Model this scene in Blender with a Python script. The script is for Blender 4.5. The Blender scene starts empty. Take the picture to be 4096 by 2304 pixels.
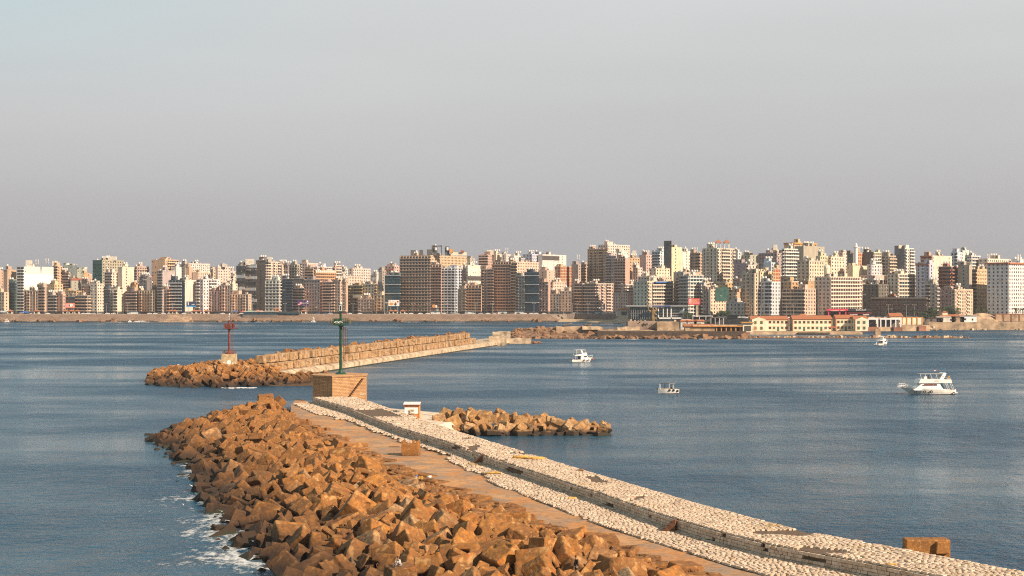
import bpy, bmesh, math, random, re
from mathutils import Vector, Matrix, Euler, noise
random.seed(7)
R = random.random
def U(a, b): return a + (b - a) * R()
rad = math.radians
D = bpy.data
sc = bpy.context.scene
COL = sc.collection

# ---------------------------------------------------------------- camera, sky, sun, exposure
H = 30.5          # camera height above the water
F = 6200.0        # focal length in pixels of the 4096 px wide photograph
HZ = 1165.0       # row of the horizon
cam = D.objects.new("camera", D.cameras.new("camera"))
COL.objects.link(cam)
cam.location = (0, 0, H)
cam.rotation_euler = (rad(90), 0, 0)
cam.data.lens = 36.0 * F / 4096
cam.data.shift_y = (HZ - 1152) / 4096
cam.data.clip_start = 1.0
cam.data.clip_end = 60000
sc.camera = cam

SUN_AZ = 127.0    # degrees clockwise from +Y
SUN_EL = 31.0
w = D.worlds.new("World"); sc.world = w; w.use_nodes = True
nt = w.node_tree; nt.nodes.clear()
wo = nt.nodes.new("ShaderNodeOutputWorld")
bg = nt.nodes.new("ShaderNodeBackground")
sky = nt.nodes.new("ShaderNodeTexSky"); sky.sky_type = 'NISHITA'; sky.sun_disc = False
sky.sun_elevation = rad(SUN_EL); sky.sun_rotation = rad(SUN_AZ); sky.dust_density = 3
sky.air_density = 1.2
bg.inputs[1].default_value = 0.05
bg2 = nt.nodes.new("ShaderNodeBackground")
tc = nt.nodes.new("ShaderNodeTexCoord")
sx = nt.nodes.new("ShaderNodeSeparateXYZ")
rp = nt.nodes.new("ShaderNodeValToRGB")
e = rp.color_ramp.elements
SKYR = [(0.0, (.300, .296, .303)), (.05, (.328, .324, .329)), (.10, (.378, .374, .378)), (.19, (.455, .468, .46)),
        (.30, (.28, .305, .325)), (.55, (.125, .145, .165)), (1.0, (.09, .11, .135))]
e[0].position = 0; e[0].color = SKYR[0][1] + (1,)
e[1].position = 1; e[1].color = SKYR[-1][1] + (1,)
for p, c in SKYR[1:-1]:
    q = e.new(p); q.color = c + (1,)
ns = nt.nodes.new("ShaderNodeTexNoise"); ns.inputs['Scale'].default_value = 1.6; ns.inputs['Detail'].default_value = 3
mp = nt.nodes.new("ShaderNodeMapping"); mp.inputs['Scale'].default_value = (1, 1, 7)
mr = nt.nodes.new("ShaderNodeMapRange"); mr.inputs[1].default_value = .3; mr.inputs[2].default_value = .7
mr.inputs[3].default_value = .94; mr.inputs[4].default_value = 1.06
hs = nt.nodes.new("ShaderNodeVectorMath"); hs.operation = 'SCALE'
mx = nt.nodes.new("ShaderNodeMixShader"); mx.inputs[0].default_value = 0.88
L = nt.links.new
L(tc.outputs['Generated'], sx.inputs[0]); L(sx.outputs[2], rp.inputs[0])
L(tc.outputs['Generated'], mp.inputs[0]); L(mp.outputs[0], ns.inputs[0]); L(ns.outputs[0], mr.inputs[0])
L(rp.outputs[0], hs.inputs[0]); L(mr.outputs[0], hs.inputs['Scale'])
bf = nt.nodes.new("ShaderNodeMapRange"); bf.inputs[1].default_value = -.10; bf.inputs[2].default_value = -.36; L(sx.outputs[0], bf.inputs[0])
zf = nt.nodes.new("ShaderNodeMapRange"); zf.inputs[1].default_value = .11; zf.inputs[2].default_value = .20; L(sx.outputs[2], zf.inputs[0])
mf = nt.nodes.new("ShaderNodeMath"); mf.operation = 'MULTIPLY'; L(bf.outputs[0], mf.inputs[0]); L(zf.outputs[0], mf.inputs[1])
mf2 = nt.nodes.new("ShaderNodeMath"); mf2.operation = 'MULTIPLY'; L(mf.outputs[0], mf2.inputs[0]); mf2.inputs[1].default_value = .9
bm_ = nt.nodes.new("ShaderNodeMix"); bm_.data_type = 'RGBA'; L(mf2.outputs[0], bm_.inputs[0]); L(hs.outputs[0], bm_.inputs[6]); bm_.inputs[7].default_value = (.33, .44, .475, 1)
L(bm_.outputs[2], bg2.inputs[0]); L(sky.outputs[0], bg.inputs[0])
L(bg.outputs[0], mx.inputs[1]); L(bg2.outputs[0], mx.inputs[2]); L(mx.outputs[0], wo.inputs[0])

sun = D.objects.new("sun", D.lights.new("sun", 'SUN')); COL.objects.link(sun)
sun.data.energy = 5.0; sun.data.angle = rad(0.6); sun.data.color = (1.0, .80, .62)
sd = Vector((math.sin(rad(SUN_AZ)) * math.cos(rad(SUN_EL)), math.cos(rad(SUN_AZ)) * math.cos(rad(SUN_EL)), math.sin(rad(SUN_EL))))
sun.rotation_euler = sd.to_track_quat('Z', 'Y').to_euler()
sun.location = (0, 0, 200)
vs = sc.view_settings
vs.view_transform = 'Standard'; vs.look = 'None'; vs.gamma = 1; vs.exposure = 0.66; vs.use_curve_mapping = False
sc.cycles.max_bounces = 5; sc.cycles.diffuse_bounces = 2; sc.cycles.glossy_bounces = 2
sc.cycles.transparent_max_bounces = 6; sc.cycles.volume_bounces = 0
sc.cycles.use_denoising = False; sc.cycles.use_adaptive_sampling = False
sc.cycles.filter_width = 1.15; sc.cycles.sample_clamp_indirect = 4; sc.cycles.sample_clamp_direct = 12

# ---------------------------------------------------------------- pixel -> place helpers (only used to measure the place)
def P(px, py, z=0.0):
    s = (H - z) / (py - HZ)
    return Vector(((px - 2048) * s, F * s, z))
def PX(px, Y): return (px - 2048) / F * Y
def ZZ(py, Y): return H - (py - HZ) / F * Y
def lerp_tab(tab, v):
    tab = sorted(tab)
    if v <= tab[0][0]: 
        a, b = tab[0], tab[1]
    elif v >= tab[-1][0]:
        a, b = tab[-2], tab[-1]
    else:
        for i in range(len(tab) - 1):
            if tab[i][0] <= v <= tab[i + 1][0]:
                a, b = tab[i], tab[i + 1]; break
    t = (v - a[0]) / (b[0] - a[0])
    return a[1] + (b[1] - a[1]) * t
def proj(v):
    return 2048 + v.x / v.y * F, HZ + (H - v.z) / v.y * F

# ---------------------------------------------------------------- materials
def new_mat(name):
    m = D.materials.new(name); m.use_nodes = True
    t = m.node_tree; b = t.nodes['Principled BSDF']
    return m, t, b
def N(t, typ, **kw):
    n = t.nodes.new(typ)
    for k, v in kw.items(): setattr(n, k, v)
    return n
def mixc(t, f, a, b, blend='MIX'):
    n = N(t, 'ShaderNodeMix'); n.data_type = 'RGBA'; n.blend_type = blend
    for i, v in ((0, f), (6, a), (7, b)):
        if hasattr(v, 'links') or hasattr(v, 'is_linked'): t.links.new(v, n.inputs[i])
        elif i == 0: n.inputs[i].default_value = v
        else: n.inputs[i].default_value = tuple(v) + (1,)
    return n.outputs[2]
def noi(t, vec, scale, detail=4, rough=.55):
    n = N(t, 'ShaderNodeTexNoise'); n.inputs['Scale'].default_value = scale
    n.inputs['Detail'].default_value = detail; n.inputs['Roughness'].default_value = rough
    if vec is not None: t.links.new(vec, n.inputs['Vector'])
    return n.outputs[0]
def rng(t, v, a, b, c=0., d=1.):
    n = N(t, 'ShaderNodeMapRange'); t.links.new(v, n.inputs[0])
    n.inputs[1].default_value = a; n.inputs[2].default_value = b; n.inputs[3].default_value = c; n.inputs[4].default_value = d
    return n.outputs[0]
def mth(t, op, a, b=None):
    n = N(t, 'ShaderNodeMath', operation=op)
    for i, v in enumerate((a, b)):
        if v is None: continue
        if hasattr(v, 'is_linked'): t.links.new(v, n.inputs[i])
        else: n.inputs[i].default_value = v
    return n.outputs[0]
def bump(t, b, h, strength=.5, dist=.1, norm=None):
    n = N(t, 'ShaderNodeBump'); n.inputs['Strength'].default_value = strength; n.inputs['Distance'].default_value = dist
    t.links.new(h, n.inputs['Height'])
    if norm is not None: t.links.new(norm, n.inputs['Normal'])
    if b is not None: t.links.new(n.outputs[0], b.inputs['Normal'])
    return n.outputs[0]
def wpos(t): return N(t, 'ShaderNodeNewGeometry').outputs['Position']
def opos(t): return N(t, 'ShaderNodeTexCoord').outputs['Object']
def mapv(t, v, scale):
    n = N(t, 'ShaderNodeMapping'); n.inputs['Scale'].default_value = scale; t.links.new(v, n.inputs[0]); return n.outputs[0]
_sm = {}
def M(name, col, rough=.7, var=.25, scale=2.0, metal=0., bmp=0., use='world'):
    if name in _sm: return _sm[name]
    m, t, b = new_mat(name)
    v = wpos(t) if use == 'world' else opos(t)
    n = rng(t, noi(t, v, scale, 5), .3, .7, 1 - var, 1 + var * .6)
    c = N(t, 'ShaderNodeVectorMath', operation='SCALE'); c.inputs[0].default_value = col
    t.links.new(n, c.inputs['Scale']); t.links.new(c.outputs[0], b.inputs['Base Color'])
    b.inputs['Roughness'].default_value = rough; b.inputs['Metallic'].default_value = metal
    if bmp: bump(t, b, noi(t, v, scale * 4, 4), bmp, .05)
    _sm[name] = m; return m

# concrete of the armour blocks: grain, rust, per-block colour, wet weed near the water, brown darkening well above it
def concrete(name, base, alt, pale, pale_w, wet=True, top=2.9):
    m, t, b = new_mat(name)
    p = wpos(t); o = opos(t)
    rnd = N(t, 'ShaderNodeObjectInfo').outputs['Random']
    c = mixc(t, rnd, base, alt)
    r2 = N(t, 'ShaderNodeTexWhiteNoise', noise_dimensions='1D'); t.links.new(rnd, r2.inputs['W'])
    c = mixc(t, rng(t, r2.outputs[0], 1 - pale_w, 1, 0, .85), c, pale)
    big = noi(t, p, .55, 5, .6)
    c = mixc(t, rng(t, big, .42, .68, 0, .75), c, (.15, .062, .018))
    fine = noi(t, o, 9, 5, .7)
    c = mixc(t, rng(t, fine, .38, .62, .75, 0), c, (.13, .062, .022), 'MIX')
    spk = noi(t, o, 3.2, 4, .7)
    c = mixc(t, rng(t, spk, .54, .66, 0, .6), c, (.58, .34, .13))
    rst = noi(t, p, 1.3, 3, .5)
    c = mixc(t, rng(t, rst, .60, .70, 0, .6), c, (.34, .095, .012))
    if wet:
        z = N(t, 'ShaderNodeSeparateXYZ'); t.links.new(p, z.inputs[0])
        zz = mth(t, 'ADD', z.outputs[2], mth(t, 'MULTIPLY', noi(t, p, .35, 3), -2.4))
        c = mixc(t, rng(t, zz, -.4, top, .97, 0), c, (.024, .013, .006))
        c = mixc(t, rng(t, zz, -1.35, -.75, .9, 0), c, (.014, .02, .008))
    t.links.new(c, b.inputs['Base Color']); b.inputs['Roughness'].default_value = .88
    h = mth(t, 'ADD', mth(t, 'MULTIPLY', noi(t, o, 14, 4, .7), .5), noi(t, o, 3, 4, .6))
    bump(t, b, h, .75, .09)
    return m
m_block = concrete('armour_concrete', (.47, .19, .028), (.28, .115, .023), (.50, .34, .18), .16)
m_block2 = concrete('fresh_concrete', (.47, .285, .115), (.42, .225, .075), (.54, .41, .25), .4, top=.3)
m_stack = concrete('stacked_concrete', (.56, .39, .21), (.50, .32, .155), (.60, .47, .30), .4, wet=False)

def plaster(name):
    m, t, b = new_mat(name)
    oi = N(t, 'ShaderNodeObjectInfo'); p = wpos(t)
    c = oi.outputs['Color']
    st = noi(t, mapv(t, p, (.5, .5, .09)), 1.0, 4, .6)
    c2 = mixc(t, rng(t, st, .42, .75, 0, .42), c, (.13, .105, .08))
    g = noi(t, p, .22, 3, .6)
    c3 = mixc(t, rng(t, g, .35, .7, .22, 0), c2, (.30, .25, .19))
    t.links.new(c3, b.inputs['Base Color']); b.inputs['Roughness'].default_value = .85
    return m
m_plaster = plaster('stained_plaster')
def window_mat():
    m, t, b = new_mat('window_openings')
    g = N(t, 'ShaderNodeNewGeometry').outputs['Random Per Island']
    r = N(t, 'ShaderNodeValToRGB'); el = r.color_ramp.elements; r.color_ramp.interpolation = 'CONSTANT'
    el[0].position = 0; el[0].color = (.012, .014, .016, 1); el[1].position = .45; el[1].color = (.035, .033, .03, 1)
    for pz, cc in ((.66, (.06, .045, .03, 1)), (.8, (.03, .05, .055, 1)), (.9, (.16, .14, .12, 1)), (.96, (.03, .09, .07, 1))):
        q = el.new(pz); q.color = cc
    t.links.new(g, r.inputs[0]); t.links.new(r.outputs[0], b.inputs['Base Color']); b.inputs['Roughness'].default_value = .35
    return m
m_win = window_mat()
m_trim = M('pale_trim', (.62, .56, .47), .8, .3, .4)
m_brick = M('red_brick_panel', (.33, .095, .05), .85, .3, .6)
m_glass = M('tinted_glass', (.02, .055, .075), .12, .4, .15)
m_dark = M('dark_recess', (.075, .066, .058), .8, .3, .5)
m_white = M('white_paint', (.78, .76, .72), .45, .12, 1.5)
m_tank = M('white_tank', (.72, .68, .62), .5, .2, 1.)
m_redroof = M('orange_roof_tiles', (.40, .145, .06), .8, .25, .8)
m_yellow = M('cream_yellow_render', (.78, .68, .50), .85, .18, .35)
m_ochre = M('ochre_trim', (.62, .27, .06), .8, .2, .8)
m_sand = M('sand', (.46, .34, .20), .95, .2, .1, bmp=.3)
m_rock = M('brown_shore_rock', (.24, .13, .065), .95, .55, .25, bmp=.8)
m_ruin = M('ruin_masonry', (.44, .31, .19), .95, .6, .18, bmp=.8)
m_palestone = M('pale_masonry', (.50, .38, .25), .95, .6, .35, bmp=.8)
m_asphalt = M('asphalt', (.055, .053, .05), .9, .3, .2)
m_soil = M('city_ground', (.22, .18, .14), .95, .3, .05)
m_metal = M('grey_metal', (.30, .30, .29), .5, .3, 2.)
m_black = M('black_rubber', (.015, .015, .015), .7, .2, 3.)
m_green = M('green_paint', (.008, .060, .026), .45, .55, 1.2)
m_rust = M('rusty_metal', (.20, .07, .03), .8, .5, 2.5)
m_redpaint = M('rusty_red_paint', (.20, .035, .015), .6, .6, 1.3)
m_gold = M('golden_bronze', (.22, .15, .06), .6, .6, .8, metal=.1)
m_leaf = M('foliage', (.035, .06, .02), .8, .6, .3)
m_palm = M('palm_fronds', (.05, .07, .02), .7, .5, .6)
m_bark = M('bark', (.13, .09, .05), .9, .3, 2.)
m_skin = M('skin', (.33, .17, .10), .6, .1, 6.)

# ---------------------------------------------------------------- mesh building
class MB:
    def __init__(s): s.v = []; s.f = []; s.mi = []; s.mats = []
    def mat(s, m):
        if m not in s.mats: s.mats.append(m)
        return s.mats.index(m)
    def add(s, vs, fs, m):
        k = len(s.v); i = s.mat(m); s.v += [tuple(v) for v in vs]
        for f in fs: s.f.append([a + k for a in f]); s.mi.append(i)
    def box(s, c, d, m, rz=0., mx=None, top=None):
        """box centred on c (x, y, z) of size d; top = (sx, sy) scale of the upper face"""
        tx, ty = top or (1, 1)
        pts = []
        for k, (a, b_) in ((-.5, (1, 1)), (.5, (tx, ty))):
            for x, y in ((-.5, -.5), (.5, -.5), (.5, .5), (-.5, .5)):
                pts.append(Vector((x * a * d[0], y * b_ * d[1], k * d[2])))
        if mx is None:
            ca, sa = math.cos(rz), math.sin(rz)
            pts = [Vector((p.x * ca - p.y * sa + c[0], p.x * sa + p.y * ca + c[1], p.z + c[2])) for p in pts]
        else: pts = [mx @ p + Vector(c) for p in pts]
        s.add(pts, [(3, 2, 1, 0), (4, 5, 6, 7), (0, 1, 5, 4), (1, 2, 6, 5), (2, 3, 7, 6), (3, 0, 4, 7)], m)
    def wbox(s, p, u, n, z, wd, dp, ht, m):
        """wall box: plan point p (2D) on the wall, u along, n outward, base z"""
        a = p - u * (wd / 2); b_ = p + u * (wd / 2)
        q = [a - n * .05, b_ - n * .05, b_ + n * dp, a + n * dp]
        pts = [(k.x, k.y, z) for k in q] + [(k.x, k.y, z + ht) for k in q]
        s.add(pts, [(3, 2, 1, 0), (4, 5, 6, 7), (0, 1, 5, 4), (1, 2, 6, 5), (2, 3, 7, 6), (3, 0, 4, 7)], m)
    def prism(s, poly, z0, z1, m, mtop=None):
        n = len(poly)
        a = sum(poly[i][0] * poly[(i + 1) % n][1] - poly[(i + 1) % n][0] * poly[i][1] for i in range(n))
        if a < 0: poly = poly[::-1]
        vs = [(p[0], p[1], z0) for p in poly] + [(p[0], p[1], z1) for p in poly]
        s.add(vs, [(i, (i + 1) % n, n + (i + 1) % n, n + i) for i in range(n)], m)
        s.add(vs, [tuple(range(n, 2 * n))], mtop or m)
        s.add(vs, [tuple(range(n - 1, -1, -1))], m)
    def cyl(s, a, b_, r0, r1, m, n=10, cap=True):
        a = Vector(a); b_ = Vector(b_); d = (b_ - a).normalized()
        u = d.orthogonal().normalized(); v = d.cross(u)
        pts = []
        for c, r in ((a, r0), (b_, r1)):
            for i in range(n):
                t = 2 * math.pi * i / n; pts.append(c + (u * math.cos(t) + v * math.sin(t)) * r)
        fs = [(i, (i + 1) % n, n + (i + 1) % n, n + i) for i in range(n)]
        if cap: fs += [tuple(range(n - 1, -1, -1)), tuple(range(n, 2 * n))]
        s.add(pts, fs, m)
    def tube(s, pts, r, m, n=6):
        for i in range(len(pts) - 1): s.cyl(pts[i], pts[i + 1], r, r, m, n)
    def ball(s, c, r, m, n=8, sc_=(1, 1, 1)):
        c = Vector(c); pts = [c + Vector((0, 0, -r * sc_[2]))]; fs = []
        k = n // 2
        for j in range(1, k):
            ph = -math.pi / 2 + math.pi * j / k
            for i in range(n):
                t = 2 * math.pi * i / n
                pts.append(c + Vector((math.cos(t) * math.cos(ph) * r * sc_[0], math.sin(t) * math.cos(ph) * r * sc_[1], math.sin(ph) * r * sc_[2])))
        pts.append(c + Vector((0, 0, r * sc_[2])))
        for i in range(n):
            fs.append((0, 1 + (i + 1) % n, 1 + i))
            for j in range(k - 2):
                a = 1 + j * n; fs.append((a + i, a + (i + 1) % n, a + n + (i + 1) % n, a + n + i))
            a = 1 + (k - 2) * n; fs.append((a + i, a + (i + 1) % n, len(pts) - 1))
        s.add(pts, fs, m)
    def torus(s, c, R_, r, axis, m, n=14, k=6):
        c = Vector(c); ax = Vector(axis).normalized(); u = ax.orthogonal().normalized(); v = ax.cross(u)
        pts = []
        for i in range(n):
            t = 2 * math.pi * i / n; d = u * math.cos(t) + v * math.sin(t)
            for j in range(k):
                q = 2 * math.pi * j / k; pts.append(c + d * (R_ + r * math.cos(q)) + ax * r * math.sin(q))
        s.add(pts, [(i * k + j, ((i + 1) % n) * k + j, ((i + 1) % n) * k + (j + 1) % k, i * k + (j + 1) % k) for i in range(n) for j in range(k)], m)
    def mesh(s, name):
        me = D.meshes.new(name); me.from_pydata(s.v, [], s.f)
        for m in s.mats: me.materials.append(m)
        if len(s.mats) > 1: me.polygons.foreach_set('material_index', s.mi)
        me.update(); return me
    def build(s, name, parent=None, smooth=False, fix=False):
        me = s.mesh(name)
        if fix:
            bm = bmesh.new(); bm.from_mesh(me); bmesh.ops.recalc_face_normals(bm, faces=bm.faces); bm.to_mesh(me); bm.free()
        if smooth:
            me.polygons.foreach_set('use_smooth', [True] * len(me.polygons))
        return link(name, me, parent)
def link(name, me, parent=None):
    o = D.objects.new(name, me); COL.objects.link(o)
    if parent is not None: o.parent = parent
    return o
_labels = {}
def tag(o, label, cat, group=None):
    for cut in (' photo', ' the', ', rearmost skyline', ', back skyline', ', behind seafront', ', second row', ', seafront row', ' a'):
        if len(re.findall(r'\w+', label)) <= 16: break
        label = re.sub(re.escape(cut) + r'\b', '', label)
    o['label'] = label; o['category'] = cat
    if group: o['group'] = group
    return o
def struct(o, kind='structure'):
    o['kind'] = kind; return o
def empty(name, loc=(0, 0, 0), rz=0.):
    o = D.objects.new(name, None); o.empty_display_size = .5; COL.objects.link(o); o.location = loc; o.rotation_euler = (0, 0, rz); return o
ORD = ['first', 'second', 'third', 'fourth', 'fifth', 'sixth', 'seventh', 'eighth', 'ninth', 'tenth', 'eleventh', 'twelfth', 'thirteenth', 'fourteenth', 'fifteenth', 'sixteenth', 'seventeenth', 'eighteenth', 'nineteenth', 'twentieth']
def across(v):
    x, y = proj(Vector(v)); return '%.1f%% across, %.1f%% down photo' % (x / 40.96, y / 23.04)
def acrossx(px): return '%.1f%% across the photo' % (px / 40.96)
def dup_tree(o, parent=None):
    c = o.copy(); COL.objects.link(c)
    if parent is not None: c.parent = parent
    for ch in list(o.children): dup_tree(ch, c)
    return c
# ---------------------------------------------------------------- water
def water_mat():
    m, t, b = new_mat('sea_water')
    p = wpos(t)
    # wind streaks: smoother and rougher bands, long across the view
    s1 = noi(t, mapv(t, p, (.009, .022, 0)), 1.0, 5, .6)
    s2 = noi(t, mapv(t, p, (.004, .012, 0)), 1.0, 3, .55)
    band = rng(t, mth(t, 'ADD', mth(t, 'MULTIPLY', s1, .6), mth(t, 'MULTIPLY', s2, .5)), .49, .64, 0, 1)
    c = mixc(t, band, (.002, .050, .100), (.028, .100, .155))  # paler smooth bands: their brighter sky reflection is put into the base colour
    t.links.new(c, b.inputs['Base Color'])
    sy = N(t, 'ShaderNodeSeparateXYZ'); t.links.new(p, sy.inputs[0])
    rf = rng(t, sy.outputs[1], 150, 900, .22, .44)
    t.links.new(mth(t, 'MULTIPLY', rf, rng(t, band, 0, 1, 1.0, .42)), b.inputs['Roughness'])
    b.inputs['IOR'].default_value = 1.33
    b.inputs['Specular IOR Level'].default_value = .5
    wa = noi(t, mapv(t, p, (.36, .52, 1)), 1.0, 3, .6)
    wb = noi(t, mapv(t, p, (.15, .10, 1)), 1.0, 2, .5)
    wc = noi(t, mapv(t, p, (.045, .026, 1)), 1.0, 2, .5)
    wd = noi(t, mapv(t, p, (1.4, 2.2, 1)), 1.0, 2, .6)
    h = mth(t, 'ADD', mth(t, 'MULTIPLY', wa, 1.15), mth(t, 'MULTIPLY', wb, 1.6))
    h = mth(t, 'ADD', h, mth(t, 'MULTIPLY', wc, 3.))
    h = mth(t, 'ADD', h, mth(t, 'MULTIPLY', wd, .45))
    n = N(t, 'ShaderNodeBump'); n.inputs['Distance'].default_value = 1.0
    t.links.new(h, n.inputs['Height']); t.links.new(rng(t, band, 0, 1, 1.0, .24), n.inputs['Strength'])
    t.links.new(n.outputs[0], b.inputs['Normal'])
    return m
m_water = water_mat()
mb = MB(); S_ = 6000
mb.add([(-S_, -300, 0), (S_, -300, 0), (S_, 9000, 0), (-S_, 9000, 0)], [(0, 1, 2, 3)], m_water)
struct(mb.build('sea_water'))

# ---------------------------------------------------------------- near breakwater: plan lines (Y -> x)
XL = [(120, -10), (150, -21), (166, -26.7), (181, -32.3), (202, -38.8), (229, -46), (268, -57.5), (300, -68), (318, -75), (335, -76), (350, -74), (372, -70), (392, -62)]
XR = [(120, 34), (140, 25), (149, 20.6), (161, 16.5), (175, 12.4), (184, 6), (195, 0), (214, -8), (230, -12.9), (273, -27.6), (320, -40), (350, -46), (375, -49), (395, -50)]
SL = [(395, -60), (368, -51.7), (300, -30.4), (262, -15.6), (231, -6), (218, -2.4), (197, 4.9), (187, 7.7), (169.5, 14.8), (154, 21.5), (140, 29), (115, 44)]
WN = [(377, -48.5), (342, -35.7), (295, -21.8), (266, -11.2), (241, -3.4), (214, 5.8), (198.5, 11.2), (180, 17), (166, 22.5), (158, 26.3), (150, 32), (142, 37.5), (115, 56)]
WF = [(377, -38), (366, -34.4), (283, -9.4), (225, 9.6), (187.7, 22.6), (166.5, 31.2), (157.4, 37.4), (143.7, 45.9), (130, 56), (110, 72)]
def heap_z(x, Y):
    a = lerp_tab(XL, Y); b_ = lerp_tab(XR, Y)
    t = (x - a) / (b_ - a)
    if t < 0: return -1.5 + t * 10
    z = -0.9 + 4.6 * (1 - (1 - min(t / .62, 1)) ** 1.25)
    if t > .62: z = 3.7 - .5 * (t - .62) / .38
    if Y > 350: z = -1.5 + (z + 1.5) * math.sqrt(max(0, 1 - ((Y - 350) / 48) ** 2))
    return z + .8 * noise.noise(Vector((x * .09, Y * .09, 3.3))) * (1 if t < .75 else .3)

# rubble core under the blocks
mb = MB(); NY, NX = 110, 26; vs_ = []
for j in range(NY):
    Y = 112 + (398 - 112) * j / (NY - 1); a = lerp_tab(XL, Y) - 3; b_ = lerp_tab(XR, Y) + 1.5
    for i in range(NX):
        x = a + (b_ - a) * i / (NX - 1)
        vs_.append((x, Y, min(heap_z(x, Y) - 2.3 * (1 if i < 17 else .5) + .5 * noise.noise(Vector((x, Y, 0))), 2.75)))
m_core = M('rubble_core', (.09, .048, .02), .95, .5, .6, bmp=.8)
mb.add(vs_, [(j * NX + i, j * NX + i + 1, (j + 1) * NX + i + 1, (j + 1) * NX + i) for j in range(NY - 1) for i in range(NX - 1)], m_core)
struct(mb.build('breakwater_mound'))

# path (worn concrete strip)
def path_mat():
    m, t, b = new_mat('worn_path_concrete'); p = wpos(t)
    n1 = noi(t, mapv(t, p, (.20, .16, 1)), 1, 6, .72); n2 = noi(t, p, 1.2, 5, .7); n3 = noi(t, p, .11, 3)
    c = mixc(t, rng(t, n1, .42, .58), (.50, .225, .07), (.30, .215, .145))
    c = mixc(t, rng(t, n3, .5, .62, 0, .7), c, (.56, .31, .13))
    c = mixc(t, rng(t, n2, .48, .66, 0, .6), c, (.17, .095, .04))
    jn = noi(t, mapv(t, p, (.16, .20, 1)), 1, 5, .7)
    c = mixc(t, rng(t, jn, .54, .68, 0, .55), c, (.20, .15, .11))
    lic = noi(t, mapv(t, p, (.25, .3, 1)), .8, 6, .75)
    c = mixc(t, rng(t, lic, .64, .68, 0, .8), c, (.34, .21, .04))
    t.links.new(c, b.inputs['Base Color']); b.inputs['Roughness'].default_value = .9
    bump(t, b, mth(t, 'ADD', n2, n1), .6, .12); return m
m_path = path_mat()
mb = MB(); NY, NX = 140, 14; vs_ = []
for j in range(NY):
    Y = 110 + (396 - 110) * j / (NY - 1); a = lerp_tab(XR, Y) - 5; b_ = lerp_tab(WN, Y) + 1.0
    for i in range(NX):
        x = a + (b_ - a) * i / (NX - 1)
        z = 3.0 + .10 * noise.noise(Vector((x * .35, Y * .12, 5)))
        if i == 0: z = 0
        vs_.append((x, Y, z))
mb.add(vs_, [(j * NX + i, j * NX + i + 1, (j + 1) * NX + i + 1, (j + 1) * NX + i) for j in range(NY - 1) for i in range(NX - 1)], m_path)
struct(mb.build('breakwater_path'))

# masonry stones
def stone_mat():
    m, t, b = new_mat('pale_cobbles'); p = wpos(t)
    g = N(t, 'ShaderNodeNewGeometry').outputs['Random Per Island']
    c = mixc(t, g, (.66, .53, .40), (.46, .345, .235))
    c = mixc(t, rng(t, noi(t, p, .5, 5, .7), .50, .72, 0, .65), c, (.24, .165, .10))
    c = mixc(t, rng(t, noi(t, p, .13, 4, .65), .62, .69, 0, .8), c, (.36, .23, .07))
    c = mixc(t, rng(t, noi(t, p, 5, 4, .7), .52, .72, 0, .4), c, (.20, .14, .09))
    t.links.new(c, b.inputs['Base Color']); b.inputs['Roughness'].default_value = .92
    bump(t, b, noi(t, p, 7, 4, .7), .7, .05); return m
m_stone = stone_mat()
m_mortar = M('dark_mortar', (.13, .085, .05), .95, .4, 1.5, bmp=.5)
def stone(mb, c, ux, uy, uz, a, b_, h, j):
    pts = []
    for k in (-1, 1):
        for sx_, sy_ in ((-1, -1), (1, -1), (1, 1), (-1, 1)):
            q = .40 if k > 0 else .5
            pts.append(c + ux * (sx_ * a * q + U(-j, j)) + uy * (sy_ * b_ * q + U(-j, j)) + uz * (k * h / 2 + U(-j, j) * .5))
    mb.add(pts, [(4, 5, 6, 7), (0, 1, 5, 4), (1, 2, 6, 5), (2, 3, 7, 6), (3, 0, 4, 7)], m_stone)
def field(mb, lineA, lineB, zA, zB, size_of, gap, h=.16, Y0=112, Y1=377, tilt=0.):
    Y = Y1; row = 0
    while Y > Y0:
        s = size_of(Y); a = lerp_tab(lineA, Y); b_ = lerp_tab(lineB, Y); wdt = b_ - a
        slope = (lerp_tab(lineA, Y + 1) - lerp_tab(lineA, Y - 1)) / 2
        d = Vector((slope, 1, 0)).normalized()
        nr = Vector((1, -slope, 0)).normalized(); up = Vector((0, 0, 1))
        n = max(1, int(wdt * abs(nr.x) / s)); st = wdt / n
        for i in range(n):
            if gap(i / n, Y): continue
            f = (i + .5) / n
            x = a + wdt * f; yy = Y + (R() - .5) * .12
            z = zA + (zB - zA) * f + U(-.025, .025) + .06 * noise.noise(Vector((x * .5, yy * .5, 1)))
            th = U(-.12, .12); ux_ = nr * math.cos(th) + d * math.sin(th); uy_ = d * math.cos(th) - nr * math.sin(th)
            stone(mb, Vector((x + U(-.05, .05), yy + U(-.08, .08), z)), ux_, uy_, (up + Vector((U(-.06, .06), U(-.06, .06), 0))).normalized(), st * abs(nr.x) * U(.84, 1.04), s * U(.82, 1.02), h * U(.8, 1.2), s * .08)
        Y -= s * d.y; row += 1
szt = lambda Y: (.50 if Y < 230 else (.66 if Y < 290 else .9)) * U(.85, 1.15)
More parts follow.
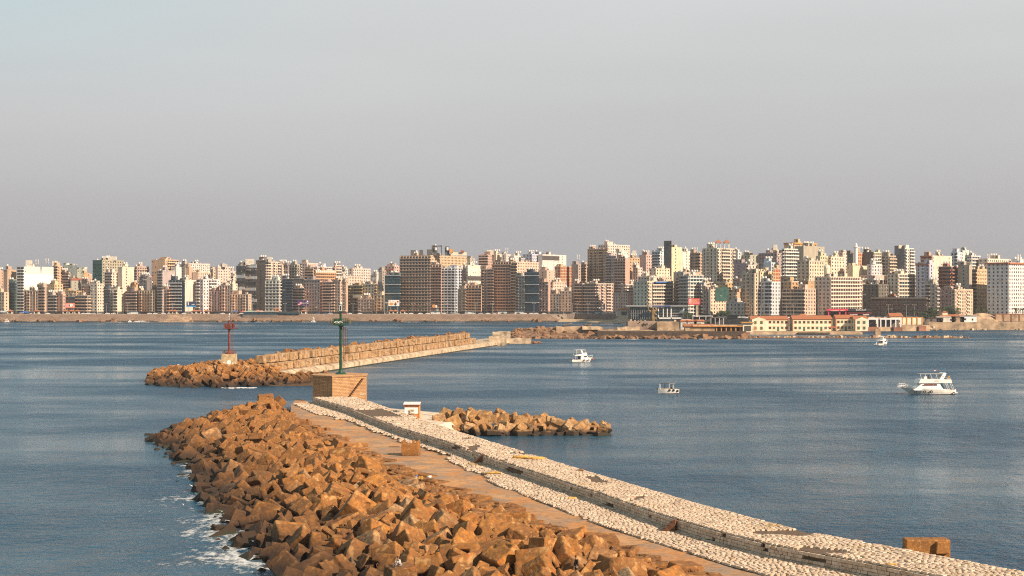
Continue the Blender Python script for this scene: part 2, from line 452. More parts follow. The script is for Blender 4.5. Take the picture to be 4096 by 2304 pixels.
# the long stone wall
wall = empty('harbour_wall', (0, 0, 0))
tag(wall, 'long cobble-topped pale stone wall running from the brick pedestal to the lower right corner', 'wall')
mb = MB(); NYs = [112 + i * 5 for i in range(54)]; vs_ = []; ZT = 4.7
for Y in NYs:
    a = lerp_tab(WN, Y) + .12; b_ = lerp_tab(WF, Y) - .1
    vs_ += [(a, Y, -1), (a, Y, ZT - .04), (b_, Y, ZT - .04), (b_ + 1.2, Y, -1)]
n_ = len(NYs)
fs_ = [(4 * j + i, 4 * j + i + 1, 4 * j + 5 + i, 4 * j + 4 + i) for j in range(n_ - 1) for i in range(3)]
fs_ += [(0, 1, 2, 3), (4 * n_ - 1, 4 * n_ - 2, 4 * n_ - 3, 4 * n_ - 4)]
mb.add(vs_, fs_, m_mortar); mb.build('wall_core', wall, fix=True)
mb = MB()
def gapt(f, Y):
    x = lerp_tab(WN, Y) * (1 - f) + lerp_tab(WF, Y) * f
    if 318 < Y < 338 and f < .75: return True
    return noise.noise(Vector((x * .22, Y * .16, 9))) > .40 or R() < .012
field(mb, WN, WF, ZT + .04, ZT + .02, szt, gapt, .2)
mb.build('cobble_top', wall)
mb = MB()
# coursed blocks of the face
course = [(3.2, .36), (3.57, .33), (3.91, .34), (4.26, .36)]
for ci, (zc, hh) in enumerate(course):
    Y = 377.0
    while Y > 113:
        l = U(.5, .95) * (1 if Y < 250 else 1.3)
        sl = (lerp_tab(WN, Y + 1) - lerp_tab(WN, Y - 1)) / 2; d = Vector((sl, 1, 0)).normalized(); nr = Vector((-1, sl, 0)).normalized()
        k = noise.noise(Vector((Y * .11, ci * .3, 4)))
        if k < .46 and R() > .02:
            c = Vector((lerp_tab(WN, Y - l / 2), Y - l / 2, zc + hh / 2))
            pts = []
            a, b_, h = l * .92, .5, hh * .9
            for kk in (-1, 1):
                for sx_, sy_ in ((-1, -1), (1, -1), (1, 1), (-1, 1)):
                    pts.append(c + d * (sx_ * a * .5 + U(-.03, .03)) + nr * ((sy_ + .3) * .14 + U(-.03, .03)) + Vector((0, 0, kk * h / 2 + U(-.02, .02))))
            mb.add(pts, [(3, 2, 1, 0), (4, 5, 6, 7), (0, 1, 5, 4), (1, 2, 6, 5), (2, 3, 7, 6), (3, 0, 4, 7)], m_stone)
        Y -= l * d.y
mb.build('coursed_face', wall, fix=True)
# cobbled apron at the foot of the wall
mb = MB()
def gaps(f, Y):
    x = lerp_tab(SL, Y) * (1 - f) + lerp_tab(WN, Y) * f
    e_ = .16 + .22 * noise.noise(Vector((Y * .12, 2, 0)))
    if f < e_ * (1.6 if 225 < Y < 345 else .35): return True
    if 255 < Y < 330 and f < .55 + .25 * noise.noise(Vector((Y * .2, 7, 0))): return True
    return noise.noise(Vector((x * .2, Y * .14, 19))) > .5 or R() < .02
field(mb, SL, WN, 3.12, 3.40, szt, gaps, .2)
apron = mb.build('cobbled_apron')
struct(apron)

# ---------------------------------------------------------------- armour blocks
def jitter(bm, a):
    for v in bm.verts: v.co += Vector((U(-a, a), U(-a, a), U(-a, a)))
def profile_block(poly, h, taper=.92, bev=.022, jit=.03, cuts=0):
    bm = bmesh.new(); n = len(poly)
    lo = [bm.verts.new((p[0], p[1], -h / 2)) for p in poly]; hi = [bm.verts.new((p[0] * taper, p[1] * taper, h / 2)) for p in poly]
    bm.faces.new(lo[::-1]); bm.faces.new(hi)
    for i in range(n): bm.faces.new((lo[i], lo[(i + 1) % n], hi[(i + 1) % n], hi[i]))
    bmesh.ops.recalc_face_normals(bm, faces=bm.faces)
    jitter(bm, jit * .6)
    bmesh.ops.bevel(bm, geom=list(bm.edges), offset=bev, segments=1, affect='EDGES', clamp_overlap=True)
    jitter(bm, jit * .25)
    return bm
def hole_block(hole=.2, h=1., bev=.02):
    bm = bmesh.new(); rings = []
    for z, q in ((-h / 2, 1), (h / 2, .93)):
        for r_ in (.5 * q, hole):
            rings.append([bm.verts.new((x * r_, y * r_, z)) for x, y in ((-1, -1), (1, -1), (1, 1), (-1, 1))])
    lo_o, lo_i, hi_o, hi_i = rings
    for i in range(4):
        j = (i + 1) % 4
        bm.faces.new((lo_o[i], lo_o[j], hi_o[j], hi_o[i])); bm.faces.new((lo_i[j], lo_i[i], hi_i[i], hi_i[j]))
        bm.faces.new((hi_o[i], hi_o[j], hi_i[j], hi_i[i])); bm.faces.new((lo_o[j], lo_o[i], lo_i[i], lo_i[j]))
    bmesh.ops.recalc_face_normals(bm, faces=bm.faces); jitter(bm, .012)
    bmesh.ops.bevel(bm, geom=list(bm.edges), offset=bev, segments=1, affect='EDGES', clamp_overlap=True); jitter(bm, .006)
    return bm
def rock_bm(n=16, sq=(1, 1, 1)):
    bm = bmesh.new()
    for i in range(n):
        v = Vector((U(-1, 1), U(-1, 1), U(-1, 1))); v = v.normalized() * U(.42, .56)
        bm.verts.new((v.x * sq[0], v.y * sq[1], v.z * sq[2]))
    r_ = bmesh.ops.convex_hull(bm, input=bm.verts)
    bmesh.ops.delete(bm, geom=[g for g in r_['geom_interior'] if isinstance(g, bmesh.types.BMVert)], context='VERTS')
    bmesh.ops.bevel(bm, geom=list(bm.edges), offset=.03, segments=1, affect='EDGES', clamp_overlap=True)
    return bm
q = .5
SQ = [(-q, -q), (q, -q), (q, q), (-q, q)]
NOT1 = [(-q, -q), (-.17, -q), (-.14, -.18), (.14, -.18), (.17, -q), (q, -q), (q, q), (-q, q)]
NOT2 = [(-q, -q), (-.18, -q), (-.14, -.2), (.14, -.2), (.18, -q), (q, -q), (q, q), (.18, q), (.14, .2), (-.14, .2), (-.18, q), (-q, q)]
LSH = [(-q, -q), (q, -q), (q, .02), (.06, .05), (.02, q), (-q, q)]
CHM = [(-q, -.3), (-.3, -q), (q, -q), (q, .3), (.3, q), (-q, q)]
def groove():
    pts = []
    for k in range(4):
        a = k * math.pi / 2; ca, sa = math.cos(a), math.sin(a)
        loc = [(-q, -q), (-.16, -q)] + [(-.16 * math.cos(t), -q + .16 * math.sin(t)) for t in (math.pi * .25, math.pi * .5, math.pi * .75)] + [(.16, -q)]
        pts += [(x * ca - y * sa, x * sa + y * ca) for x, y in loc]
    return pts
def bm_mesh(bm, name, mat, worn=False):
    me = D.meshes.new(name); bm.to_mesh(me); bm.free()
    if worn:      # weathered concrete: rounded, pitted arrises
        o = D.objects.new('tmp', me); COL.objects.link(o); md = o.modifiers.new('r', 'REMESH'); md.mode = 'VOXEL'; md.voxel_size = .042
        bpy.context.view_layer.update(); dg = bpy.context.evaluated_depsgraph_get()
        m2 = D.meshes.new_from_object(o.evaluated_get(dg)); D.objects.remove(o); D.meshes.remove(me); me = m2; me.name = name
        sd_ = Vector((U(0, 50), U(0, 50), U(0, 50)))
        for v in me.vertices:
            c = v.co; n_ = v.normal
            k = .010 * noise.noise(c * 2.6 + sd_) + .008 * noise.noise(c * 7 + sd_) + .008 * noise.noise(c * 15 + sd_)
            e_ = noise.noise(c * 4.5 + sd_ * 2)
            if e_ > .35: k -= (e_ - .35) * .10
            v.co = c + n_ * k
        me.polygons.foreach_set('use_smooth', [True] * len(me.polygons)); me.materials.clear()
    me.materials.append(mat); return me
def variants(mat, pre):
    out = []
    for nm, bm in (('cube', profile_block(SQ, .95)), ('notched', profile_block(NOT1, .95)), ('double_notched', profile_block(NOT2, .9)),
                   ('holed', hole_block(.2, .9)), ('grooved', profile_block(groove(), .95, bev=.02)), ('broken', profile_block(CHM, .8, .8)),
                   ('notched', profile_block(NOT1, .6, .9)), ('L-shaped', profile_block(LSH, .8)), ('oblong', profile_block([(-.62, -.4), (.62, -.36), (.6, .4), (-.6, .38)], .6)),
                   ('slab', profile_block([(-.6, -.5), (.6, -.55), (.65, .45), (-.5, .5)], .36)), ('wedge', profile_block([(-.6, -.4), (.6, -.45), (.2, .5), (-.5, .4)], .8, .85)),
                   ('rough', rock_bm(20)), ('rough', rock_bm(14, (1.2, .9, .8))), ('holed', hole_block(.24, .8))):
        out.append((nm, bm_mesh(bm, pre + '_' + nm, mat, True)))
    return out
V1 = variants(m_block, 'armour_block'); V2 = variants(m_block2, 'pale_block'); V3 = variants(m_stack, 'stack_block')
def lift_hooks():   # rusty lifting loops cast into the top of many blocks
    mb = MB()
    for sx_ in (-.12, .12):
        pts = [Vector((sx_ + .05 * math.cos(t), 0, .47 + .08 * math.sin(t))) for t in [math.pi * i / 5 for i in range(6)]]
        mb.tube(pts, .012, m_rust, 5)
    return mb.mesh('lifting_hook')
me_hook = lift_hooks()
def place(V, k, loc, size, rot, scl=(1, 1, 1)):
    o = D.objects.new('concrete_block', V[k][1]); o.location = loc; o.rotation_euler = rot
    o.scale = (size * scl[0], size * scl[1], size * scl[2]); return o
def commit(objs, vnames, maxn, name, group, lab, stuff_label, stuff_name):
    """link the largest-showing maxn as things, join the rest into one stuff mesh"""
    def show(o):
        x, y = proj(o.location)
        if x < -80 or x > 4180 or y > 2400 or o.location.y < 5: return 0
        return (max(o.scale) / o.location.y) ** 2 * (1.0 if o.location.z > 0 else .3)
    objs = sorted(objs, key=show, reverse=True)
    for o in objs[:maxn]:
        COL.objects.link(o); o.name = name
        tag(o, lab(o), 'concrete block' if 'rock' not in name else 'rock', group)
    rest = objs[maxn:]
    if rest:
        vs_, fs_ = [], []; mats = rest[0].data.materials[0]
        for o in rest:
            mw = Matrix.LocRotScale(o.location, o.rotation_euler, o.scale); k = len(vs_)
            vs_ += [mw @ v.co for v in o.data.vertices]; fs_ += [[a + k for a in p.vertices] for p in o.data.polygons]
            D.objects.remove(o)
        me = D.meshes.new(stuff_name); me.from_pydata(vs_, [], fs_); me.materials.append(mats); me.update()
        o = link(stuff_name, me); o['kind'] = 'stuff'; tag(o, stuff_label, 'concrete blocks')
def vname(o): return o.data.name.split('.')[0].split('_', 2)[-1].replace('_', ' ')
taken = []
def near(x, y, r):
    for a in taken:
        if abs(a[0] - x) < r + a[2] and (a[0] - x) ** 2 + (a[1] - y) ** 2 < (r + a[2]) ** 2: return True
    return False
random.seed(21)
blocks = []
# hand-placed landmarks of the pile: px, py, z of centre, size, variant, rot (deg), scale
LM = [(1063, 1600, 4.4, 3.4, 0, (4, -3, 12), (1.15, 1, .9)), (1010, 1640, 4.1, 3.2, 3, (60, 10, 20), (1, 1, .8)), (905, 1720, 2.4, 3, 10, (20, 10, 70), (1.2, 1, 1)),
      (1095, 1760, 3.6, 2.9, 6, (75, 10, 0), (1, 1, 1)), (1360, 1790, 3.7, 2.8, 1, (10, 20, 30), (1, 1, 1)), (1175, 1905, 3.4, 2.9, 4, (20, -20, 30), (1.1, 1.1, 1)),
      (1290, 1905, 3.4, 2.6, 5, (30, 20, 50), (1, 1, 1)), (1470, 1880, 3.9, 3.3, 0, (35, 15, 40), (1, 1, 1)), (1345, 1990, 3.3, 3.1, 0, (15, 30, 10), (1.1, 1, 1)),
      (1045, 1900, 2.4, 2.6, 9, (15, 5, 30), (1, 1, 1)), (1090, 1975, 2.0, 2.8, 3, (40, -30, 10), (1, 1, 1)), (1100, 2040, 1.6, 2.6, 7, (30, 20, 70), (1, 1, 1)),
      (1500, 2140, 2.9, 3.2, 6, (60, 25, 40), (1, 1, 1)), (1300, 2180, 1.6, 3.1, 2, (80, 8, 5), (1.25, 1, 1)), (1670, 2080, 3.9, 3.3, 4, (35, 30, 10), (1.1, 1.1, 1.1)),
      (1840, 2060, 3.6, 3.0, 1, (70, 20, 60), (1, 1, 1)), (1940, 2080, 3.3, 3.0, 0, (10, 12, 15), (1.3, 1, .7)), (1830, 2190, 3.1, 3.0, 9, (15, 18, 40), (1.3, 1.1, 1)),
      (2060, 2210, 3.3, 3.1, 3, (82, 6, 30), (1, 1, 1)), (1990, 2265, 2.8, 3.2, 3, (35, -18, 40), (1, 1, 1)), (2160, 2180, 3.2, 2.9, 4, (12, 12, 30), (1.4, 1, .9)),
      (2270, 2215, 3.3, 2.6, 3, (70, 30, 35), (.9, 1, 1)), (2400, 2180, 2.9, 3.0, 0, (8, 4, 10), (1.3, 1.1, .8)), (2740, 2285, 3.3, 2.6, 5, (6, 4, 30), (1.3, 1, .9)),
      (1560, 2235, 2.4, 2.6, 1, (35, 20, 160), (1.2, 1.1, 1)), (1640, 2262, 2.4, 2.6, 0, (40, 35, 20), (1, 1, 1)), (890, 2115, .1, 2.2, 10, (8, 6, 40), (1.3, .9, .6)),
      (975, 2180, .2, 2.4, 5, (12, 20, 10), (1.2, .8, .7)), (1150, 2270, .9, 2.8, 0, (30, 35, 60), (1, 1, 1)), (1520, 2000, 4.0, 2.8, 11, (10, 20, 10), (1.1, 1, 1))]
for px, py, z, s, k, rt, scl in LM:
    c = P(px, py, z); c.z -= .15
    blocks.append(place(V1, k, c, s, [rad(a) for a in rt], scl)); taken.append((c.x, c.y, s * .33))
tries = 0
while tries < 15000:
    tries += 1
    Y = 128 + (393 - 128) * R() ** 1.15
    a = lerp_tab(XL, Y) - 1.5; b_ = lerp_tab(XR, Y) + .2
    x = U(a, b_); t = (x - a) / (b_ - a)
    if Y > 350 and ((Y - 350) / 46) ** 2 + ((t - .5) * 1.1) ** 2 > 1.0: continue
    s = U(2.3, 3.9) if R() < .7 else U(1.2, 2.1)
    if Y > 290: s *= 1.05
    if Y < 195: s *= 1.14
    if near(x, Y, s * .385): continue
    taken.append((x, Y, s * .385))
    flat = max(0., min(1., (t - .70) / .2))
    k = random.choices(range(14), (4, 7, 6, 6, 4, 3, 6, 4, 2, 2, 2, 2, 1, 5))[0]
    if flat > .5 and k in (11, 12, 10): k = 0
    tl = 75 * (1 - flat) + 9 * flat
    rot = (rad(U(-tl, tl)), rad(U(-tl, tl) * .7), rad(U(0, 360)))
    z = heap_z(x, Y) - s * (.12 + .24 * flat) + U(-.2, .55) * (1 - flat) * (1 if t > .1 else .2)
    if flat > .5: z = min(z, 3.25 - s * .3 + U(0, .35)) 
    if x > lerp_tab(SL, Y) - 4.2 - s * .3: continue
    blocks.append(place(V1, k, (x, Y, z), s, rot, (U(.9, 1.2), U(.85, 1.1), U(.8, 1.05))))
# upper layer, loose blocks perched on the others
for i in range(110):
    Y = U(140, 380); a = lerp_tab(XL, Y); b_ = lerp_tab(XR, Y); t = U(.08, .72); x = a + (b_ - a) * t
    if Y > 350 and ((Y - 350) / 44) ** 2 + ((t - .5) * 1.3) ** 2 > 1: continue
    s = U(1.7, 3.1); k = random.choice((0, 1, 2, 3, 5, 6, 7, 8, 10, 12))
    blocks.append(place(V1, k, (x, Y, heap_z(x, Y) + s * .22), s, (rad(U(-60, 60)), rad(U(-40, 40)), rad(U(0, 360))), (1, U(.8, 1), U(.7, 1))))
def lab1(o):
    z = o.location.z; sz = max(o.scale)
    a = 'small' if sz < 1.7 else ('large' if sz > 2.8 else 'medium')
    w_ = 'wet dark' if z < .7 else ('orange-brown' if z < 2.6 else 'weathered tan')
    return '%s %s %s block, near pile, %s' % (a, w_, vname(o), across(o.location))
hooks = []
commit(blocks, None, 300, 'concrete_block', 'concrete armour blocks heaped along the near breakwater', lab1,
       'smaller and farther orange-brown concrete blocks filling the near breakwater pile', 'concrete_rubble')
k_ = 0
for o in [o for o in COL.objects if o.name.startswith('concrete_block')]:
    if abs(o.rotation_euler[0]) < .35 and o.location.y < 260 and vname(o) in ('cube', 'notched', 'grooved', 'slab') and k_ < 26:
        if vname(o) == 'slab': continue
        link('lifting_hook', me_hook, o); k_ += 1
# small jetty of paler blocks on the harbour side
random.seed(5); blocks = []; taken = []
tries = 0
while tries < 2500 and len(blocks) < 74:
    tries += 1
    t = R(); x = -15.5 + 36 * t; Y = 333 + U(-6, 7) * (1 - .45 * t)
    s = U(2.5, 3.7) if t < .9 else U(1.8, 2.6)
    if near(x, Y, s * .36): continue
    taken.append((x, Y, s * .36))
    rdg = 1 - abs((Y - 334) / 9)
    z = -.2 + (3.9 - 2.6 * t ** 1.3) * max(0, rdg) * U(.75, 1.05)
    k = random.choices(range(14), (6, 5, 3, 5, 2, 2, 3, 3, 1, 0, 1, 0, 0, 3))[0]
    blocks.append(place(V2, k, (x, Y, z), s, (rad(U(-70, 70)), rad(U(-45, 45)), rad(U(0, 360))), (1, U(.9, 1.1), U(.85, 1.05))))
for i in range(12):
    x = -13 + i * 2.9 + U(-.8, .8); blocks.append(place(V2, random.choice((9, 9, 5, 0)), (x, 328.6 + U(-1.2, 1.2), U(-.5, .2)), U(2.2, 3.2), (rad(U(-9, 9)), rad(U(-9, 9)), rad(U(0, 90))), (1.2, .9, 1.1)))
for i in range(8):
    x = -12 + i * 3.0; s = 3.0; blocks.append(place(V2, random.choice((0, 1, 3, 7)), (x, 334 + U(-1.5, 1.5), 3.7 - i * .3), s, (rad(U(-50, 50)), rad(U(-40, 40)), rad(U(0, 360))), (1, 1, 1)))
commit(blocks, None, 200, 'jetty_block', 'pale concrete blocks of the small harbour jetty',
       lambda o: 'pale %s block, small jetty, %s' % (vname(o), across(o.location)), '', 'concrete_rubble')
# ---------------------------------------------------------------- brick pedestal with the green beacon
def brick_mat(name, c1, c2, mort, w_=.9, h_=.36, vec='obj'):
    m, t, b = new_mat(name); p = wpos(t)
    s = N(t, 'ShaderNodeSeparateXYZ'); t.links.new(p, s.inputs[0])
    c_ = N(t, 'ShaderNodeCombineXYZ'); t.links.new(mth(t, 'ADD', s.outputs[0], mth(t, 'MULTIPLY', s.outputs[1], .8)), c_.inputs[0]); t.links.new(s.outputs[2], c_.inputs[1])
    br = N(t, 'ShaderNodeTexBrick'); t.links.new(c_.outputs[0], br.inputs['Vector'])
    br.inputs['Scale'].default_value = 1; br.inputs['Brick Width'].default_value = w_; br.inputs['Row Height'].default_value = h_
    br.inputs['Mortar Size'].default_value = .035; br.inputs['Mortar Smooth'].default_value = .3
    br.inputs['Color1'].default_value = c1 + (1,); br.inputs['Color2'].default_value = c2 + (1,); br.inputs['Mortar'].default_value = mort + (1,)
    c = mixc(t, rng(t, noi(t, p, .7, 5, .65), .45, .75, 0, .6), br.outputs['Color'], (.22, .11, .045))
    t.links.new(c, b.inputs['Base Color']); b.inputs['Roughness'].default_value = .9
    h = mth(t, 'ADD', mth(t, 'MULTIPLY', br.outputs['Fac'], -1.0), mth(t, 'MULTIPLY', noi(t, p, 5, 4), .5))
    bump(t, b, h, .8, .08); return m
m_pbrick = brick_mat('pedestal_blocks', (.56, .33, .15), (.44, .23, .10), (.24, .13, .06))
ped = empty('brick_pedestal', (-44, 392, 0))
tag(ped, 'tall faceted brown brick pedestal at the end of the pale wall carrying the green beacon', 'pedestal')
def wl(o, root):   # children built in world coordinates
    o.parent = root; o.matrix_parent_inverse = Matrix.LocRotScale(root.location, root.rotation_euler, None).inverted(); return o
PC = [(-44.4, 383), (-36.7, 389.0), (-36.9, 394.5), (-43, 399.5), (-48.3, 396), (-50.2, 390.5), (-49.5, 386.8)]
mb = MB(); mb.prism(PC, -.5, 9.2, m_pbrick); wl(mb.build('wall'), ped)
cx_ = sum(p[0] for p in PC) / 7; cy_ = sum(p[1] for p in PC) / 7
mb = MB(); mb.prism([(cx_ + (p[0] - cx_) * 1.03, cy_ + (p[1] - cy_) * 1.03) for p in PC], 9.2, 9.6, m_pbrick); wl(mb.build('coping'), ped)
mb = MB(); a = Vector((-44.4, 383)); b_ = Vector((-36.7, 389)); u = (b_ - a).normalized(); n = Vector((u.y, -u.x))
for i in range(13):
    p_ = a + u * (4.6 + i * .34); z = 3.9 + i * .38
    mb.wbox(p_, u, n, z, .62, .62, .2, M('stair_tread', (.20, .10, .045), .9, .3, 2.))
wl(mb.build('stair'), ped)
mb = MB()
q_ = a + u * 8.6; mb.wbox(q_, u, n, 4.4, 1.3, .03, .55, m_palestone); wl(mb.build('whitewash_patch'), ped)

m_pan = M('weathered_panel', (.16, .10, .04), .6, .5, 2.)
def beacon(name, loc, sc_, mat, label, lamp, mirrored=False, rail_base=False):
    g = empty(name, loc); tag(g, label, 'beacon')
    mb = MB(); mb.cyl((0, 0, 0), (0, 0, .4), 1.5, 1.2, mat, 10); mb.cyl((0, 0, .4), (0, 0, 1.1), .8, .38, mat, 12); mb.build('base_flange', g)
    mb = MB(); hp = 12.3 * sc_
    mb.cyl((0, 0, .4), (0, 0, hp), .40 if sc_ == 1 else .38, .36 if sc_ == 1 else .34, mat, 16); mb.cyl((0, 0, hp - .5), (0, 0, hp), .37, .8, mat, 16); mb.build('pole', g, smooth=False)
    zt = hp
    mb = MB(); w_ = 1.9 if sc_ == 1 else 1.6
    mb.box((0, 0, zt + .12), (2 * w_, 2.8, .24), mat); mb.build('platform', g)
    mb = MB()
    for x in [i * w_ / 4 for i in range(-4, 5)]:
        for y in (-1.35, 1.35): mb.box((x, y, zt + .95), (.1, .1, 1.5), mat)
    for y in (-1.35, 1.35):
        for z in (.75, 1.65): mb.box((0, y, zt + z), (2 * w_, .1, .12), mat)
    for x in (-w_, w_):
        for z in (.75, 1.65): mb.box((x, 0, zt + z), (.1, 2.7, .12), mat)
    mb.build('railing', g)
    mb = MB(); mb.box((-w_ * .35, -1.38, zt + .95), (w_ * 1.1, .1, 1.2), mat); pn = mb.build('sign_panel', g)
    mb = MB()
    for i in range(7): mb.box((-w_ * .75 + i * .32 + U(-.03, .03), -1.45, zt + .8 + (i % 3) * .1), (.2, .03, .22 + .1 * (i % 2)), m_white if sc_ == 1 else m_rust)
    mb.box((-w_ * .3, -1.45, zt + .62), (w_ * .7, .03, .07), m_white if sc_ == 1 else m_rust)
    mb.build('lettering', pn)
    if sc_ == 1:
        mb = MB(); mb.box((-w_ - .45, -.9, zt + .9), (.1, 1.0, 1.1), m_pan, rz=.3); mb.box((-w_ - .35, .5, zt + .5), (.1, .9, .9), m_pan, rz=-.3); mb.box((w_ + .4, .2, zt + 1.0), (.1, .9, 1.0), m_pan, rz=-.3); mb.build('solar_panel', g)
    else:
        mb = MB(); mb.box((1.5, -.8, zt + 1.1), (.8, .8, 1.7), mat); mb.tube([(w_, -1, zt + 1.9), (w_ + 1.6, -1, zt + .1), (w_, -1, zt + .1)], .07, mat); mb.build('equipment_box', g)
    mb = MB(); mb.cyl((0, 0, zt + .2), (0, 0, zt + 3.3 * (1 if sc_ == 1 else .8)), .36, .32, mat, 12); mb.build('lantern_post', g)
    zl = zt + 3.3 * (1 if sc_ == 1 else .8)
    mb = MB(); mb.box((0, 0, zl + 1.0), (.85, .85, 2.0), lamp, top=(.8, .8)); mb.cyl((0, 0, zl + 2.0), (0, 0, zl + 2.25), .3, .3, m_white, 10); mb.ball((0, 0, zl + 2.45), .22, m_white)
    lt = mb.build('lantern', g)
    mb = MB(); mb.box((0, -.42, zl + 1.05), (.55, .06, 1.45), m_white); mb.box((0, -.46, zl + 1.05), (.3, .05, 1.15), m_black); mb.build('lens_window', lt)
    mb = MB()
    if sc_ == 1:
        for x in (.8, 1.35): mb.cyl((x, -.3, 3.2), (x, -.3, zt - .3), .10, .10, m_rust, 8)
        for i in range(18): mb.box((1.08, -.3, 3.6 + i * .45), (.55, .06, .06), m_rust)
        for z in (5.5, 8.3, zt - 1.0): mb.box((1.0, -.1, z), (1.6, .1, .1), mat); mb.box((1.8, -.1, z), (.08, .7, .1), mat)
        mb.cyl((1.8, -.1, 5.5), (1.8, -.1, zt - 1.0), .05, .05, mat, 6)
    else:
        for x in (.9, 1.3): mb.cyl((x, 0, .6), (x, 0, zt), .05, .05, m_rust, 6)
        for i in range(16): mb.box((1.1, 0, 1.0 + i * .5), (.4, .06, .06), m_rust)
        mb.cyl((-w_ * .7, 0, zt + 1.6), (-w_ * .7, 0, zt + 4.4), .04, .02, m_metal, 5)
    mb.build('ladder', g)
    if rail_base:
        mb = MB()
        for i in range(12):
            a = i * math.pi / 6; x, y = 2.25 * math.cos(a), 2.25 * math.sin(a); mb.cyl((x, y, 0), (x, y, 1.35), .05, .05, m_rust, 5)
            a2 = a + math.pi / 6
            for z in (.5, .9, 1.35): mb.cyl((x, y, z), (2.25 * math.cos(a2), 2.25 * math.sin(a2), z), .045, .045, m_rust, 5)
        mb.build('guard_rail', g)
    return g
beacon('green_beacon', (PX(1363, 391), 391, 9.6), 1, m_green, 'tall green steel harbour beacon with railed platform and ladder on the brick pedestal', m_green)

# ---------------------------------------------------------------- far pier
Y_, X_ = 537, PX(917, 537)
pd = empty('beacon_base', (X_, Y_, 0)); tag(pd, 'square tapering stained concrete base with whitewash patches under the red beacon', 'pedestal')
mb = MB(); mb.box((0, 0, 2.0), (10.5, 9, 4.2), m_palestone, top=(1, .9)); mb.build('masonry_footing', pd)
mb = MB(); mb.box((8, -1.5, 1.4), (11, 9, 4.2), m_palestone, top=(.9, .9)); mb.build('masonry_footing', pd)
mb = MB(); mb.cyl((0, 0, 4.1), (0, 0, 4.95), 5.2, 5.2, M('grey_disc', (.20, .15, .09), .9, .4, .6), 24); mb.build('round_plinth', pd)
m_base = M('stained_base', (.48, .36, .20), .9, .5, .7, bmp=.4)
mb = MB(); mb.box((0, 0, 6.85), (4.9, 4.9, 3.9), m_base, top=(.92, .92)); bb = mb.build('concrete_block_base', pd)
mb = MB()
for cx, zz, ww, hh in ((.3, 5.95, 1.5, 1.9), (-1.3, 5.6, 1.0, 1.2), (1.7, 5.5, .4, 1.1)):
    mb.add([(cx + ww * .5 * math.cos(t) * U(.8, 1.1), -2.42 + .045 * (zz + hh * .5 * math.sin(t) - 4.9) - .03, zz + hh * .5 * math.sin(t) * U(.85, 1.1)) for t in [i * math.pi / 5 for i in range(10)]], [tuple(range(10))], m_white)
mb.build('whitewash_patch', bb)
beacon('red_beacon', (X_, Y_, 8.8), .71, m_redpaint, 'rusty red steel harbour beacon with small platform on the far pier head', m_redpaint, rail_base=True)

# quay of the far pier: line from (x0, 528) to (x1, 905)
QL = [(526, -84), (616, -64.4), (760, -32.8), (892, -3.9), (905, -1)]
mb = MB(); vs_ = []; ys = [522 + i * 8 for i in range(50)]
for Y in ys:
    x = lerp_tab(QL, Y)
    prof = [(x + .3, -1), (x, 1.75), (x - 1.2, 2.35), (x - 4.0, 2.5), (x - 17, 2.6), (x - 24, -1.5)]
    vs_ += [(a + .25 * noise.noise(Vector((Y * .3, i_, 0))), Y, z + .15 * noise.noise(Vector((Y * .2, i_, 2)))) for i_, (a, z) in enumerate(prof)]
k = 6; n_ = len(ys)
mb.add(vs_, [(j * k + i, (j + 1) * k + i, (j + 1) * k + i + 1, j * k + i + 1) for j in range(n_ - 1) for i in range(k - 1)] + [(5, 4, 3, 2, 1, 0), tuple((n_ - 1) * k + i for i in range(k))], m_palestone)
qy = mb.build('pier_quay', fix=True); tag(qy, 'long low pale stone quay of the far pier under the stacked blocks', 'quay')
m_weed = M('waterline_weed', (.035, .035, .015), .9, .4, .5)
mb = MB(); mb.add([(lerp_tab(QL, Y) + .42, Y, z) for Y in ys for z in (0, .42)], [(2 * j, 2 * j + 2, 2 * j + 3, 2 * j + 1) for j in range(n_ - 1)], m_weed); mb.build('weed_band', qy, fix=True)
random.seed(11); stack = []
ang = math.atan2(.219, 1)
gaps_ = []
Y = 531.0; col_i = 0
while Y < 836:
    x = lerp_tab(QL, Y) - 4.6
    brk = noise.noise(Vector((Y * .045, 3, 0)))
    for rr in range(2):
        if rr == 1 and (Y < 536 or brk > .42): continue
        if brk < -.46 and rr == 0 and False: continue
        k = random.choices((0, 3, 13, 1, 4), (5, 2, 2, 2, 2))[0]
        o = D.objects.new('stacked_block', V3[k][1]); s = 2.9 + U(-.08, .08)
        o.scale = (s, s, s)
        fl = R() < .2
        rx = rad(90) if k in (3, 13, 1, 4) else 0
        o.rotation_euler = (rx, 0, -ang + rad(U(-3, 3)) + (rad(90) if k in (3, 13) and not fl else 0))
        o.location = (x + U(-.35, .35) - (.5 if rr else 0), Y + U(-.08, .08), 2.5 + 1.45 + rr * 3.0)
        stack.append((o, rr, col_i))
    Y += 3.12 + (U(1.5, 4) if R() < .045 else 0); col_i += 1
for o, rr, ci in stack:
    COL.objects.link(o)
    tag(o, 'tan concrete cube, %s row, far pier wall, %s' % (('lower', 'upper')[rr], across(o.location)), 'concrete block', 'concrete cubes stacked in two rows along the far pier')
blocks = []
for i in range(150):
    Y = U(536, 838); x = lerp_tab(QL, Y) - U(7.5, 17); s = U(2.4, 3.1)
    z = 7.6 - (lerp_tab(QL, Y) - 7.5 - x) * .28 + U(-.7, .5)
    if Y < 560: z -= 1.6
    blocks.append(place(V1, random.choices(range(14), (6, 4, 2, 4, 2, 2, 2, 2, 1, 0, 2, 0, 0, 2))[0], (x, Y, z), s, (rad(U(-60, 60)), rad(U(-40, 40)), rad(U(0, 360)))))
taken = []
tries = 0; nh = 0
